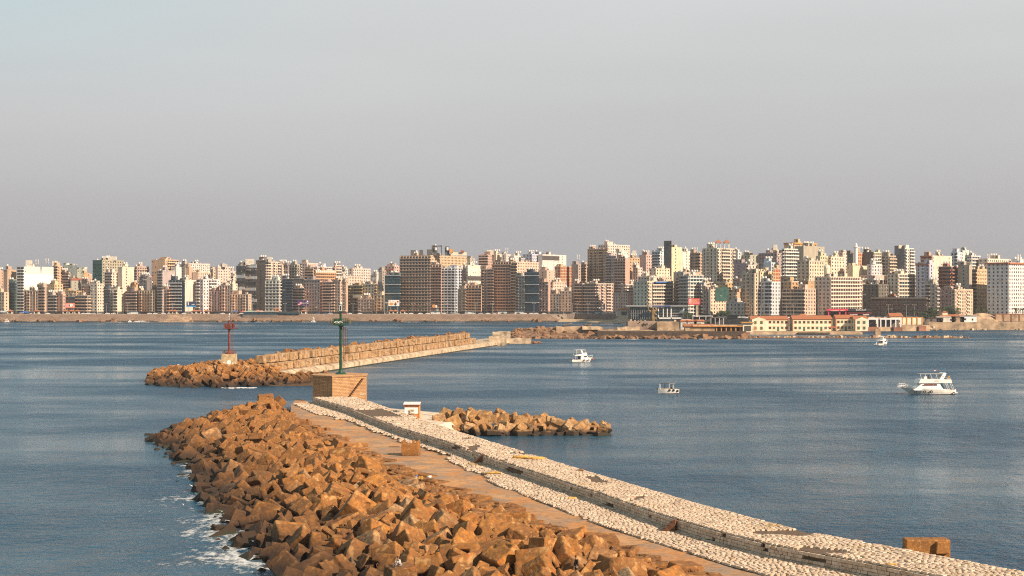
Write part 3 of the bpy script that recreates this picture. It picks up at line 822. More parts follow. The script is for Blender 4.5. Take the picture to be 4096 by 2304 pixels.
while tries < 4000 and nh < 210:
    tries += 1
    x = U(-123, -62); Y = U(489, 560)
    if x > -84 and Y > 524: continue
    if x > -90 and Y > 545: continue
    cxh, cyh = -97, 525
    ex = (x - cxh) / 25.5 if x < cxh else 0; ey = (Y - cyh) / 36
    if ex * ex + ey * ey > 1: continue
    if x > -88 and Y < 494 + (x + 88) * .45: continue
    s = U(2.3, 3.1)
    if near(x, Y, s * .38): continue
    taken.append((x, Y, s * .38))
    front = 491 + max(0, (x + 96)) * .3 + max(0, -98 - x) * .75
    z = -.1 + min(4.3, (Y - front) * .22) * (1 - .4 * ex * ex)
    if x > -79: z = -.2 + min(2.0, (Y - front) * .2)
    if abs(x - X_) < 6.5 and abs(Y - Y_) < 6.5: continue
    if abs(x - X_ - 8) < 6 and 528 < Y < 545: continue
    blocks.append(place(V1, random.choices(range(14), (7, 5, 3, 5, 3, 2, 3, 3, 1, 0, 2, 0, 0, 3))[0], (x, Y, z), s, (rad(U(-70, 70)), rad(U(-45, 45)), rad(U(0, 360))), (1, U(.9, 1.1), U(.9, 1)))); nh += 1
commit(blocks, None, 300, 'pier_block', 'tumbled concrete blocks of the far pier and its head',
       lambda o: '%s %s block, %s, %s' % ('wet brown' if o.location.z < .8 else 'orange-tan', vname(o), 'far pier head' if o.location.y < 562 else 'far pier top', across(o.location)), '', 'concrete_rubble')
mb = MB(); NXc, NYc = 26, 18; vs_ = []
for j in range(NYc):
    for i in range(NXc):
        x = -116 + 54 * i / (NXc - 1); Y = 492 + 74 * j / (NYc - 1)
        ex = (x + 96) / 20 if x < -96 else max(0, (x + 66) / 8); ey = (Y - 528) / 34
        vs_.append((x, Y, -1.2 + 3.2 * max(0, 1 - (ex * ex + ey * ey)) ** .6))
mb.add(vs_, [(j * NXc + i, j * NXc + i + 1, (j + 1) * NXc + i + 1, (j + 1) * NXc + i) for j in range(NYc - 1) for i in range(NXc - 1)], m_core)
struct(mb.build('pier_mound'))
# pale broken masonry at the landward end of the far pier
def slab_on(px0, px1, Y, ztop, depth, mat, name, label, cat, jag=.25, zb=-.5, seg=8):
    mb = MB(); x0, x1 = PX(px0, Y), PX(px1, Y); vs_ = []
    for i in range(seg + 1):
        x = x0 + (x1 - x0) * i / seg; zj = ztop + U(-jag, jag)
        vs_ += [(x, Y + U(-.3, .3), zb), (x, Y + .25, zj), (x, Y + depth, zj + U(-jag, jag) * .3), (x, Y + depth, zb)]
    fs_ = [(4 * i + k, 4 * i + 4 + k, 4 * i + 5 + k, 4 * i + 1 + k) for i in range(seg) for k in range(3)] + [(0, 1, 2, 3), (4 * seg + 3, 4 * seg + 2, 4 * seg + 1, 4 * seg)]
    mb.add(vs_, fs_, mat); o = mb.build(name, fix=True); tag(o, label, cat); return o
slab_on(1955, 2025, 870, 5.0, 10, m_palestone, 'broken_masonry', 'low pale masonry block closing the landward end of the stacked cubes', 'masonry')
slab_on(1970, 2042, 930, 6.1, 10, m_palestone, 'broken_masonry', 'square pale masonry block standing behind the end of the far pier', 'masonry', zb=0)
slab_on(1995, 2125, 900, 3.0, 12, m_palestone, 'broken_masonry', 'long pale masonry step at the landward tip of the far pier', 'masonry', jag=.35)
random.seed(3)
V4 = [('rough', bm_mesh(rock_bm(18, (1.3, 1, .8)), 'shore_rock', m_rock)), ('rough', bm_mesh(rock_bm(14, (1, 1, 1)), 'shore_rock', m_rock)), ('rough', bm_mesh(rock_bm(22, (1.6, 1, .7)), 'shore_rock', m_rock)), ('squared', bm_mesh(profile_block(SQ, .8), 'shore_rock_squared', m_rock))]
V5 = [('pale rough', bm_mesh(rock_bm(18, (1.3, 1, .8)), 'pale_rock', m_palestone)), ('pale squared', bm_mesh(profile_block(SQ, .8), 'pale_rock', m_palestone)), ('pale rough', bm_mesh(rock_bm(22, (1, 1, 1.1)), 'pale_rock', m_palestone))]
def rocks(n, fx, V, group, where, size=(2.2, 4)):
    for i in range(n):
        x, Y, z = fx(i); s = U(*size)
        o = place(V, random.randrange(len(V)), (x, Y, z), s, (rad(U(-25, 25)), rad(U(-25, 25)), rad(U(0, 360))))
        o.name = 'shore_rock'; COL.objects.link(o)
        tag(o, '%s %s, %s' % ('large rock' if s > (size[0] + size[1]) / 2 else 'small rock', where, across(o.location)), 'rock', group)
rocks(8, lambda i: (PX(2125 + i * 5, 905), 905 + U(-4, 4), .4), V4, 'dark rocks at the tip of the far pier', 'at the landward tip of the far pier', (1.6, 2.8))

# ---------------------------------------------------------------- old mole: rocks, ruined bastion, quays
mb = MB(); NXc, NYc = 60, 14; vs_ = []
def mole_z(px, f): 
    hmax = lerp_tab([(2010, .2), (2060, 4.3), (2150, 5.2), (2300, 4.8), (2560, 4.5), (3000, 3)], px)
    return -1.0 + (hmax + 1.0) * min(1, (f * 1.15) ** .8)
for j in range(NYc):
    f = j / (NYc - 1)
    for i in range(NXc):
        px = 2005 + (3000 - 2005) * i / (NXc - 1); Y = 990 + 85 * f
        vs_.append((PX(px, Y), Y, mole_z(px, f) + .9 * noise.noise(Vector((px * .03, Y * .12, 1)))))
mb.add(vs_, [(j * NXc + i, j * NXc + i + 1, (j + 1) * NXc + i + 1, (j + 1) * NXc + i) for j in range(NYc - 1) for i in range(NXc - 1)], m_rock)
struct(mb.build('rocky_mole'))
rocks(120, lambda i: (lambda f, px: (PX(px, 990 + 80 * f), 990 + 80 * f, mole_z(px, f) - .2))(R() ** 1.2 * .9 + .05, 2030 + (2400 - 2030) * R()), V4, 'brown rocks of the old mole', 'among old mole boulders', (2.2, 4.6))
rocks(46, lambda i: (PX(2390 + i * 13 + U(-5, 5), 994), 994 + U(-3, 3), U(-.2, 1.2)), V4, 'boulders along the foot of the dark quay', 'below the dark quay', (2.5, 5.5))
slab_on(2225, 2410, 1035, 6.6, 22, m_ruin, 'ruined_platform', 'broken grey-tan concrete platform on the old mole left of the bastion', 'ruin', .35, 0)
slab_on(2400, 2720, 1020, 4.6, 10, m_ruin, 'ruined_platform', 'long crumbling pale ledge in front of the old bastion', 'ruin', .5, 0, 24)
slab_on(2330, 2400, 1030, 7.0, 12, m_palestone, 'fallen_slab', 'tilted pale slab lying on the ruined platform beside the two wrecked boats', 'slab', .3, 5)
slab_on(2470, 2560, 1028, 6.6, 12, m_palestone, 'fallen_slab', 'pale broken slab leaning against the left end of the bastion', 'slab', .4, 4)
m_bast = M('dark_bastion_render', (.27, .20, .15), .95, .35, .12, bmp=.4)
o = slab_on(2512, 2631, 1040, 10.2, 18, m_bast, 'bastion_wall', 'grey-brown rendered bastion wall with dark holes below the golden statue', 'ruin', .12, 0)
mb = MB()
for hx, hz, hw, hh in ((2575, 1298, .9, 1.2), (2588, 1296, .5, .9), (2558, 1290, .5, .6), (2604, 1299, .5, .5), (2613, 1321, 1.1, 1.4)):
    mb.add([(PX(hx, 1040) + hw * math.cos(t), 1039.55, ZZ(hz, 1040) + hh * .8 * math.sin(t)) for t in [i * math.pi / 4 for i in range(8)]], [tuple(range(8))], m_black)
mb.build('hole', o)
slab_on(2629, 2717, 1034, 10.0, 20, m_ruin, 'bastion_wall', 'sunlit tan stone bastion wall with a pale scar under the glass restaurant', 'ruin', .15, 0)
m_dq = M('dark_quay', (.075, .05, .032), .95, .4, .3)
slab_on(2390, 2985, 1000, 4.6, 14, m_dq, 'dark_quay', 'long dark brown quay wall stretching below the bastion and the beach club', 'quay', .1, -1, 30)
for i_, (px, wd, h) in enumerate(((2537, 6, 1.0), (2552, 4, .8), (2562, 5, 1.2), (2578, 5, .9), (2697, 8, 1.2), (2520, 8, 1.5))):
    slab_on(px, px + wd, 1042, 10.1 + h, 3, m_palestone, 'parapet_stone', 'pale parapet stone on top of the bastion, %s' % ('second from left', 'third from left', 'fourth from left', 'nearest the statue', 'rightmost one', 'leftmost one')[i_], 'stone', .1, 10)['group'] = 'parapet stones on the bastion'

# golden statue
g = empty('golden_statue', (PX(2610, 1062), 1062, 6.0)); tag(g, 'rough golden statue of twisted figures rising beside the glass restaurant', 'statue')
random.seed(9)
def blob(parts, name, parent, mat=m_gold):
    mb = MB()
    for (a, b_, r0, r1) in parts: mb.cyl(a, b_, r0, r1, mat, 7); mb.ball(b_, r1, mat, 7); mb.ball(a, r0, mat, 7)
    return mb.build(name, parent)
blob([((0, 0, 0), (.4, 0, 3.6), 2.6, 1.3), ((-1.2, 0, .4), (-.4, 0, 2.6), 1.6, .9)], 'rock_base', g, m_rock)
blob([((.4, 0, 3.4), (0, 0, 6.5), 1.2, 1.5), ((-1.8, 0, 5.4), (2.4, 0, 6.2), .7, .8), ((.8, 0, 6.3), (2.7, 0, 5.3), .8, .4)], 'lower_figure', g)
blob([((0, 0, 6.6), (.2, 0, 10.6), 1.1, 1.6), ((.2, 0, 10.4), (2.8, 0, 11.6), 1.3, .8), ((2.8, 0, 11.6), (2.0, 0, 13.2), .8, .5), ((-.4, 0, 10), (-2.7, 0, 11.5), .9, .6), ((-2.7, 0, 11.5), (-3.3, 0, 14.2), .55, .35), ((-3.4, 0, 14.2), (-3.1, 0, 15.0), .6, .5), ((.4, 0, 11.4), (.2, 0, 13.3), 1.0, .6), ((1.6, 0, 9.2), (2.6, 0, 8.4), .7, .5)], 'upper_figure', g)
# two wrecked boats
def wreck(px, Y, z, L_, rz, label, tilt):
    g = empty('wrecked_boat', (PX(px, Y), Y, z), rz); g.rotation_euler[1] = tilt; tag(g, label, 'boat', 'wrecked boats on the old mole')
    mb = MB(); ns_ = 8; vs_ = []
    for i in range(ns_ + 1):
        t = i / ns_ * 2 - 1; w_ = (1 - t * t * .9) * 1.3; x = t * L_ / 2; sh = .5 * t * t
        vs_ += [(x, -w_, 1.2 + sh), (x, -w_ * .7, .3 + sh), (x, 0, sh * .8), (x, w_ * .7, .3 + sh), (x, w_, 1.2 + sh)]
    mb.add(vs_, [(i * 5 + k, i * 5 + 5 + k, i * 5 + 6 + k, i * 5 + 1 + k) for i in range(ns_) for k in range(4)], M('rotten_wood', (.12, .10, .08), .9, .5, 1.)); mb.build('hull', g)
    mb = MB()
    for t in (-.5, -.15, .2, .55): mb.box((t * L_ / 2, 0, 1.15), (.3, 2.2, .15), m_white)
    mb.build('thwart', g)
wreck(2270, 1040, 7.2, 7, rad(8), 'dark wrecked boat tilted upward with white thwarts, on the left of the ruined platform', rad(-16))
wreck(2350, 1042, 7.0, 6.5, rad(6), 'dark wrecked boat lying level on the middle of the ruined platform', rad(-5))

# ---------------------------------------------------------------- land and shore
def shoreY(px):   # distance of the city waterline
    return lerp_tab([(-600, 1537), (2200, 1537), (2300, 1560), (2420, 1500), (2520, 1440), (2700, 1330), (3000, 1180), (3300, 1165), (3560, 1190), (3700, 1222), (5000, 1225)], px)
def roadY(px): return lerp_tab([(-600, 1556), (2200, 1556), (2300, 1590), (2450, 1560), (2560, 1480), (2700, 1390), (3000, 1262), (4800, 1262)], px)
def roadZ(px): return lerp_tab([(-600, 7.2), (2200, 7.2), (2500, 7.2), (2800, 8.2), (4800, 8.4)], px)
mb = MB(); vs_ = []; pxs = [-500 + i * 25 for i in range(215)]
rows_ = 5
for px in pxs:
    ys = shoreY(px); yr = roadY(px)
    vs_ += [(PX(px, ys), ys, -.5)]
    zs = (1.2, 7.0) if px < 2220 else (.4, 1.5)
    if px > 2700: zs = (1.2, 2.0)
    ym = ys + (yr - ys) * (.25 if px < 2220 else .35)
    vs_ += [(PX(px, ym), ym, zs[0]), (PX(px, yr - 1.5), yr - 1.5, zs[1] if px < 2220 else zs[1]), (PX(px, yr), yr, roadZ(px)), (PX(px, yr + 3000), yr + 3000, roadZ(px) + 2)]
mb.add(vs_, [(j * 5 + i, j * 5 + 5 + i, j * 5 + 6 + i, j * 5 + 1 + i) for j in range(len(pxs) - 1) for i in range(4)], m_soil)
struct(mb.build('city_ground', fix=True))
# sloping revetment left of the beach
def revet_mat():
    m, t, b = new_mat('stone_revetment'); p = wpos(t)
    s = N(t, 'ShaderNodeSeparateXYZ'); t.links.new(p, s.inputs[0]); c_ = N(t, 'ShaderNodeCombineXYZ')
    t.links.new(mth(t, 'ADD', s.outputs[0], mth(t, 'MULTIPLY', s.outputs[2], 1.2)), c_.inputs[0]); t.links.new(s.outputs[2], c_.inputs[1])
    br = N(t, 'ShaderNodeTexBrick'); t.links.new(c_.outputs[0], br.inputs['Vector'])
    br.inputs['Scale'].default_value = 1; br.inputs['Brick Width'].default_value = 5; br.inputs['Row Height'].default_value = 1.05; br.inputs['Mortar Size'].default_value = .12
    br.inputs['Color1'].default_value = (.36, .245, .165, 1); br.inputs['Color2'].default_value = (.27, .18, .12, 1); br.inputs['Mortar'].default_value = (.10, .065, .045, 1)
    c = mixc(t, rng(t, noi(t, p, .12, 5, .7), .45, .7, 0, .65), br.outputs[0], (.15, .09, .06))
    z = mth(t, 'ADD', s.outputs[2], mth(t, 'MULTIPLY', noi(t, p, .07, 4), -3))
    c = mixc(t, rng(t, z, -.6, .2, .9, 0), c, (.035, .03, .02))
    t.links.new(c, b.inputs['Base Color']); b.inputs['Roughness'].default_value = .95
    bump(t, b, mth(t, 'ADD', mth(t, 'MULTIPLY', br.outputs['Fac'], -1.), noi(t, p, .6, 4)), 1., .5); return m
m_rev = revet_mat()
mb = MB(); vs_ = []; pxs = [-400 + i * 10 for i in range(267)]; K = 6
for px in pxs:
    ys = shoreY(px); yr = roadY(px)
    zt = 7.15 if px < 2180 else max(.4, 7.15 - (px - 2180) * .085)
    for k in range(K + 1):
        f = k / K; 
        n_ = noise.noise(Vector((px * .02, f * 2, 5))) * .8 * math.sin(f * math.pi)
        Y = ys - 2 + (yr - ys - 1.0) * f + n_ * 2; z = -.6 + (zt + .6) * min(1, f * 1.02) ** .9 + n_ * .35
        vs_.append((PX(px, Y), Y, z))
K1 = K + 1
mb.add(vs_, [(j * K1 + i, j * K1 + K1 + i, j * K1 + K1 + 1 + i, j * K1 + 1 + i) for j in range(len(pxs) - 1) for i in range(K)], m_rev)
struct(mb.build('shore_slope', fix=True))
rk = [(-40, 34), (1760, 26)]
rocks(60, lambda i: (lambda px: (PX(px, 1533), 1533 + U(0, 8), U(.2, 1.6)))(U(-20, 2240)), V4, 'rocks at the foot of the shore slope', 'at the foot of the long shore slope', (2.5, 5))
mb = MB(); vs_ = []   # sandy bank where the slope has slumped
for i in range(25):
    t = i / 24; px = 625 + t * 150; hgt = (min(1, t * 4) * min(1, (1 - t) * 3.2)) ** .5
    for k in range(6): vs_.append((PX(px, 1530) + U(-1, 1), 1533 + k * 3.6 - 4.5 * hgt, -.4 + k / 5 * (1.2 + 6.2 * hgt) + U(-.25, .25)))
mb.add(vs_, [(j * 6 + i, j * 6 + 6 + i, j * 6 + 7 + i, j * 6 + 1 + i) for j in range(24) for i in range(5)], M('bank_soil', (.35, .235, .145), .95, .5, .25, bmp=.6))
struct(mb.build('sandy_bank', fix=True))
# beach
mb = MB(); vs_ = []
for i in range(22):
    px = 2230 + i * 15; ys = shoreY(px) - 6; yr = roadY(px) - 3
    vs_ += [(PX(px, ys), ys, -.3), (PX(px, ys + 10), ys + 10, .6), (PX(px, yr), yr, 2.2)]
mb.add(vs_, [(j * 3 + i, j * 3 + 3 + i, j * 3 + 4 + i, j * 3 + 1 + i) for j in range(21) for i in range(2)], m_sand)
struct(mb.build('beach', fix=True))
def swall(tab, z0, z1, th, mat, name, label, cat='wall', zf=None):
    mb = MB(); vs_ = []
    for px, Y in tab:
        a, b_ = (z0, z1) if zf is None else (z0, zf(px))
        vs_ += [(PX(px, Y), Y, a), (PX(px, Y), Y, b_), (PX(px, Y + th), Y + th, b_), (PX(px, Y + th), Y + th, a)]
    n_ = len(tab)
    mb.add(vs_, [(4 * j + i, 4 * j + i + 1, 4 * j + 5 + i, 4 * j + 4 + i) for j in range(n_ - 1) for i in range(3)] + [(0, 1, 2, 3), (4 * n_ - 1, 4 * n_ - 2, 4 * n_ - 3, 4 * n_ - 4)], mat)
    o = mb.build(name, fix=True); tag(o, label, cat); return o
m_gw = M('grey_retaining', (.17, .135, .11), .9, .3, .2)
swall([(2235, 1572), (2300, 1585), (2450, 1550), (2520, 1500)], 0, 8.0, 1, m_gw, 'beach_wall', 'dark grey retaining wall behind the little sandy beach')
swall([(2700, 1385), (2860, 1315), (3000, 1255), (3300, 1254), (3600, 1254)], 1, 7.4, 1.5, m_gw, 'road_wall', 'dark grey road retaining wall behind the orange-roofed houses')
swall([(i, 1222) for i in range(3715, 4500, 60)], -.5, 6.2, 3, m_ruin, 'sea_wall', 'smooth tan sea wall along the water at the right edge')
m_redr = M('red_brown_rock', (.27, .12, .07), .95, .6, .15)
swall([(3440, 1178), (3500, 1182), (3560, 1186), (3620, 1188), (3720, 1195)], -.5, 4.2, 8, m_ruin, 'low_sea_wall', 'low crumbling sea wall right of the yellow houses')
swall([(3450, 1176.5), (3515, 1180)], -.4, 3.9, 1, m_redr, 'red_rock_patch', 'rust-red weathered patch on the low sea wall, left one', 'rock')
swall([(3575, 1184.5), (3610, 1185.5)], -.4, 3.9, 1, m_redr, 'red_rock_patch', 'rust-red weathered patch on the low sea wall, middle one', 'rock')
swall([(3675, 1190), (3705, 1192)], -.4, 3.9, 1, m_redr, 'red_rock_patch', 'rust-red weathered patch on the low sea wall, right one', 'rock')
rocks(30, lambda i: (PX(3640 + U(0, 500), 1217), 1217 + U(-3, 2), U(-.3, .6)), V5, 'rocks below the right sea wall', 'at the foot of the tan sea wall', (1.4, 2.8))
rocks(10, lambda i: (PX(3690 + i * 6, 1205), 1205 + U(-2, 2), U(.8, 2.6)), V5, 'pale blocks against the tan sea wall', 'piled against the left end of the tan sea wall', (2.2, 3.6))
slab_on(2985, 3450, 1092, 2.0, 40, m_ruin, 'house_quay', 'low tan quay in front of the orange-roofed yellow houses', 'quay', .08, -.5, 20)
slab_on(3195, 3320, 1088, 1.5, 4, m_dq, 'landing_stage', 'dark floating landing stage moored before the middle yellow house', 'pier', .05, .2, 4)
# line of rocks offshore
random.seed(14)
for i in range(70):
    px = 3000 + i * 12.3 + U(-3, 3)
    if px > 3855: break
    big = 3500 < px < 3570 or 3340 < px < 3380
    s = U(2.3, 3.3) * (1.35 if big else 1)
    V = V5 if R() < .6 else V4
    o = place(V, random.randrange(len(V)), (PX(px, 1010), 1010 + U(-2, 2), U(0, .5)), s, (rad(U(-12, 12)), rad(U(-12, 12)), rad(U(0, 90))))
    o.name = 'breakwater_rock'; COL.objects.link(o); tag(o, '%s block, low rock line off yellow houses, %s' % ('pale' if V is V5 else 'brown', across(o.location)), 'rock', 'blocks of the low offshore rock line')
slab_on(2990, 3850, 1006, .35, 8, m_rock, 'rock_sill', 'low dark sill of rock under the offshore line of blocks', 'rock', .12, -.5, 40)
slab_on(3502, 3523, 1018, 5.6, 3, m_ruin, 'stone_pillar', 'square tan stone block standing behind the farthest motor boat', 'rock', .1, 0, 2)
for px, a in ((3862, .5), (3872, .4)):
    o = place(V4, 1, (PX(px, 1008), 1008, 0), 2.4, (0, 0, a)); o.name = 'shore_rock'; COL.objects.link(o); tag(o, 'dark isolated rock past the end of the rock line, ' + ('left one' if px == 3862 else 'right one'), 'rock')
# ---------------------------------------------------------------- the city
random.seed(101)
CL = dict(cream=(.73, .60, .48), white=(.72, .68, .62), grey=(.44, .385, .34), beige=(.61, .46, .34), brown=(.52, .35, .255), tan=(.55, .38, .22), orange=(.66, .34, .17), yellow=(.72, .57, .40),
          pink=(.58, .42, .34), dark=(.12, .105, .095), navy=(.03, .06, .10), teal=(.05, .12, .12), bluew=(.55, .60, .66), mauve=(.36, .28, .27), concrete=(.40, .35, .28), rust=(.36, .13, .07), ochre=(.50, .34, .16), dgrey=(.16, .155, .15), mint=(.50, .60, .55), apricot=(.68, .46, .26))
def frontY(px): return lerp_tab([(-600, 1578), (2200, 1578), (2340, 1600), (2480, 1560), (2600, 1450), (2800, 1345), (2950, 1290), (3100, 1282), (4800, 1282)], px)
ROW = [0, 55, 115, 190, 270]
def V2_(x, y): return Vector((x, y))
me_tank = None
def get_tank():
    global me_tank
    if me_tank is None:
        mb = MB(); mb.cyl((0, 0, .3), (0, 0, 1.7), 1.0, 1.0, m_tank, 10); mb.cyl((0, 0, 1.7), (0, 0, 2.0), 1.0, .3, m_tank, 10)
        for a in range(4): mb.box((.7 * math.cos(a * 1.57), .7 * math.sin(a * 1.57), .25), (.2, .2, .5), m_dark)
        me_tank = mb.mesh('water_tank')
    return me_tank
def facade(mb, bal, p0, p1, z0, z1, st, front, vis0):
    """p0 -> p1 run of a face seen from outside with p0 on the left; bal collects balcony pieces per floor"""
    d = p1 - p0; ln = d.length
    if ln < 1.5: return
    u = d / ln; n = Vector((u.y, -u.x))
    nf = max(2, round((z1 - z0) / 3.05)); fh = (z1 - z0) / nf
    nb = max(1, int(ln / 3.4)); bw = ln / nb
    if st in 'BM': groups = [R() < (.75 if st == 'B' else .45) for _ in range(nb)]
    else: groups = [False] * nb
    cols_ = [R() < .8 for _ in range(nb)]
    for fl in range(nf):
        z = z0 + fl * fh
        if z + fh < vis0: continue
        if fl == 0 and front:
            mb.wbox(p0 + u * ln / 2, u, n, z + .3, ln * .94, .12, fh * .8, m_dark); continue
        if st in 'GT':
            if st == 'G':
                mb.wbox(p0 + u * ln / 2, u, n, z + .7, ln * .96, .1, fh * .72, m_glass)
                if fl % 3 == 0: bal.setdefault(fl, []).append((p0 + u * ln / 2, u, n, z + fh * .94, ln, .9, .35, m_white))
            else:
                mb.wbox(p0 + u * ln / 2, u, n, z + 1.05, ln * .94, .1, fh * .5, m_glass if R() < .5 else m_dark)
                for b_ in range(nb): mb.wbox(p0 + u * (bw * (b_ + .5)), u, n, z + 1.05, .5, .2, fh * .5, m_plaster)
                bal.setdefault(fl, []).append((p0 + u * ln / 2, u, n, z, ln * .98, .7, .95, m_plaster))
            continue
        if st == 'S':
            if fl % 2 == 0: mb.wbox(p0 + u * ln * U(.45, .55), u, n, z, ln * .98, .16, fh, m_white if (fl // 2) % 2 == 0 else m_dark)
        if st == 'H':
            mb.wbox(p0 + u * ln / 2, u, n, z + 1.0, ln * .92, .1, fh * .45, m_dark)
            for b_ in range(nb + 1): mb.wbox(p0 + u * (bw * b_), u, n, z + 1.0, .45, 1.1, fh * .65, m_plaster)
            bal.setdefault(fl, []).append((p0 + u * ln / 2, u, n, z, ln, 1.25, .98, m_plaster)); continue
        for b_ in range(nb):
            c = p0 + u * (bw * (b_ + .5))
            if st == 'N':
                if R() < .10: mb.wbox(c, u, n, z + .9, 1.1, .07, 1.2, m_win)
                continue
            if st == 'n':
                if cols_[b_] and b_ % 3 == 1: mb.wbox(c, u, n, z + .9, 1.1, .07, 1.3, m_win)
                continue
            if st == 'F':
                mb.wbox(c, u, n, z + .6, bw * .55, .06, fh * .58, m_dark); mb.wbox(c - u * bw * .45, u, n, z, .8, .5, fh, m_plaster)
                if b_ == 0: bal.setdefault(fl, []).append((p0 + u * ln / 2, u, n, z, ln, .8 + .5 * (fl % 2), .55, m_plaster))
                continue
            if st == 'K':
                if R() < .14: mb.wbox(c, u, n, z + .8, 1.2, .08, 1.5, m_win)
                else: mb.wbox(c, u, n, z + .45, bw * .76, .06, fh * .72, m_brick)
                continue
            if st == 'P':
                mb.wbox(c, u, n, z + .5, 1.15, .07, fh * .66, m_win)
                if fl == nf - 1 or b_ % 2 == 0: mb.wbox(c - u * bw * .5, u, n, z, .55, .4, fh, m_plaster)
                if b_ % 4 == 1 : bal.setdefault(fl, []).append((c, u, n, z, bw * 1.1, 1.0, .9, m_plaster))
                continue
            if groups[b_]:
                mb.wbox(c, u, n, z + .15, bw * .86, .07, fh * .82, m_dark if R() < .75 else m_win)
                bal.setdefault(fl, []).append((c, u, n, z, bw * .98, 1.3, .95, m_plaster))
            else:
                mb.wbox(c, u, n, z + .85, 1.35 if st != 'S' else .8, .07, 1.5 if st != 'S' else 1.0, m_win)
                if R() < .12: mb.wbox(c + u * 1.1, u, n, z + .6, .8, .5, .6, m_trim)
                if R() < .06: mb.wbox(c, u, n, z + .3, bw * .8, .5, 1.0, m_trim)
def building(x0, x1, yt, row, f, col, st, desc, **kw):
    if f >= .88: f = 1.0
    xm = (x0 + x1) / 2; left = xm < 2300
    phi = rad(kw.get('phi', (U(24, 36) if left else 46 + U(-4, 4))))
    Yc = frontY(xm) + ROW[row] + kw.get('dy', U(-4, 4))
    z0 = roadZ(xm) - .1; zt = ZZ(yt, Yc)
    t0, t1 = (x0 - 2048) / F, (x1 - 2048) / F; xs = x0 + (x1 - x0) * f
    C = V2_(PX(xs, Yc), Yc); s_, c_ = math.sin(phi), math.cos(phi)
    if f > .02:
        a = (C.x - t0 * Yc) / (c_ + t0 * s_); Lp = C + V2_(-c_ * a, s_ * a)
    else: Lp = C + V2_(t0, 1).normalized() * 14
    if f < .98:
        b_ = (t1 * Yc - C.x) / (s_ - t1 * c_); Rp = C + V2_(s_ * b_, c_ * b_)
    else: Rp = C + V2_(t1, 1).normalized() * 14
    B = Lp + Rp - C
    mb = MB(); mp_ = {'K': m_plaster}.get(st, m_plaster)
    mb.prism([tuple(C), tuple(Rp), tuple(B), tuple(Lp)], z0, zt, mp_)
    for k in (Lp, C, Rp): pass
    # parapet
    for p0, p1 in ((Lp, C), (C, Rp)):
        if (p1 - p0).length > 1.5:
            u = (p1 - p0).normalized(); n = Vector((u.y, -u.x))
            if row < 2 and R() < .5: mb.wbox((p0 + p1) / 2, u, n, zt - .5, (p1 - p0).length + .3, .35, .5, m_trim)
    bal = {}
    vis0 = ZZ(kw.get('yb', 1300), Yc) - 3
    facade(mb, bal, Lp, C, z0, zt - .6, st, row == 0, vis0) if f > .02 else None
    st2 = kw.get('st2', st if st in 'GTKFHPS' else random.choice(('n', 'W', st)))
    facade(mb, bal, C, Rp, z0, zt - .6, st2, row == 0, vis0) if f < .98 else None
    ctr = (C + B) / 2
    root = empty('apartment_building', (ctr.x, ctr.y, z0))
    # roof clutter inside the wall's mesh: low parapets, pipes
    A = Lp - C; Bv = Rp - C
    for i in range(random.randint(2, 6)):
        p = C + A * U(.05, .95) + Bv * U(.05, .6); h = U(.5, 2.0)
        mb.box((p.x, p.y, zt + h / 2), (U(.5, 3.5), U(.6, 2), h), random.choice((m_plaster, m_plaster, m_trim, m_dark)), rz=-phi)
    w_ = mb.build('wall'); w_.color = tuple(min(1, c * U(.93, 1.07)) for c in CL[col]) + (1,); wl(w_, root)
    runs = []
    for fl, L_ in bal.items():
        for q_ in L_:
            if runs and runs[-1][0] == fl and (q_[0] - runs[-1][1][-1][0]).length < (q_[4] + runs[-1][1][-1][4]) / 2 + .3 and q_[1] == runs[-1][1][-1][1]: runs[-1][1].append(q_)
            else: runs.append((fl, [q_]))
    for fl, L_ in runs:
        mb = MB()
        for (c, u, n, z, wd, dp, ht, mt) in L_:
            mb.wbox(c, u, n, z - .12, wd, dp, .16, mt)
            q0, q1 = c, c
            ce = c + n * (dp - .12); mb.wbox(ce, u, n, z, wd, .14, ht, mt)
            for sg in (-1, 1): mb.wbox(c + u * sg * (wd / 2 - .08), u, n, z, .12, dp, ht, mt)
        b2 = mb.build('balcony'); b2.color = tuple(min(1, c * 1.12) for c in CL[kw.get('bcol', col)]) + (1,); wl(b2, root)
    nr = kw.get('rooms', random.choice((1, 1, 2)))
    for i in range(nr):
        p = C + A * U(.2, .8) + Bv * U(.15, .6); h = U(2.2, 3.8); mb = MB()
        wx = min(U(3.5, 8), max(2.5, A.length * .5 + 1)); mb.box((p.x, p.y, zt + h / 2), (wx, U(3, 5), h), m_plaster, rz=-phi)
        if R() < .6: mb.box((p.x, p.y, zt + h + .1), (wx + .8, 4.4, .2), m_trim, rz=-phi)
        mb.box((p.x - .6, p.y - 2.2, zt + h * .5), (1, 1.2, 1.6), m_win, rz=-phi)
        r_ = mb.build('roof_room'); r_.color = w_.color; wl(r_, root)
        if R() < .55:
            for j in range(random.randint(1, 3)):
                t = link('water_tank', get_tank()); t.location = (p.x - wx * .3 + j * 2.3, p.y, zt + h); wl(t, root)
    for j in range(random.choice((0, 0, 0, 1, 2))):
        p = C + A * U(.1, .9) + Bv * U(.05, .4); t = link('water_tank', get_tank()); t.location = (p.x, p.y, zt); t.scale = (.8, .8, U(.5, .8)); wl(t, root)
    if row >= 1 and R() < .15:
        mb = MB(); p = C + A * U(.2, .8) + Bv * .3; h = U(3, 6)
        mb.cyl((p.x, p.y, zt), (p.x, p.y, zt + h), .1, .06, m_metal, 5)
        for k in range(3): mb.box((p.x, p.y, zt + h * (.6 + .15 * k)), (1.2, .08, .08), m_metal)
        wl(mb.build('antenna'), root)
    where = ('seafront row', 'second row', 'behind the seafront', 'back skyline', 'rearmost skyline')[row]
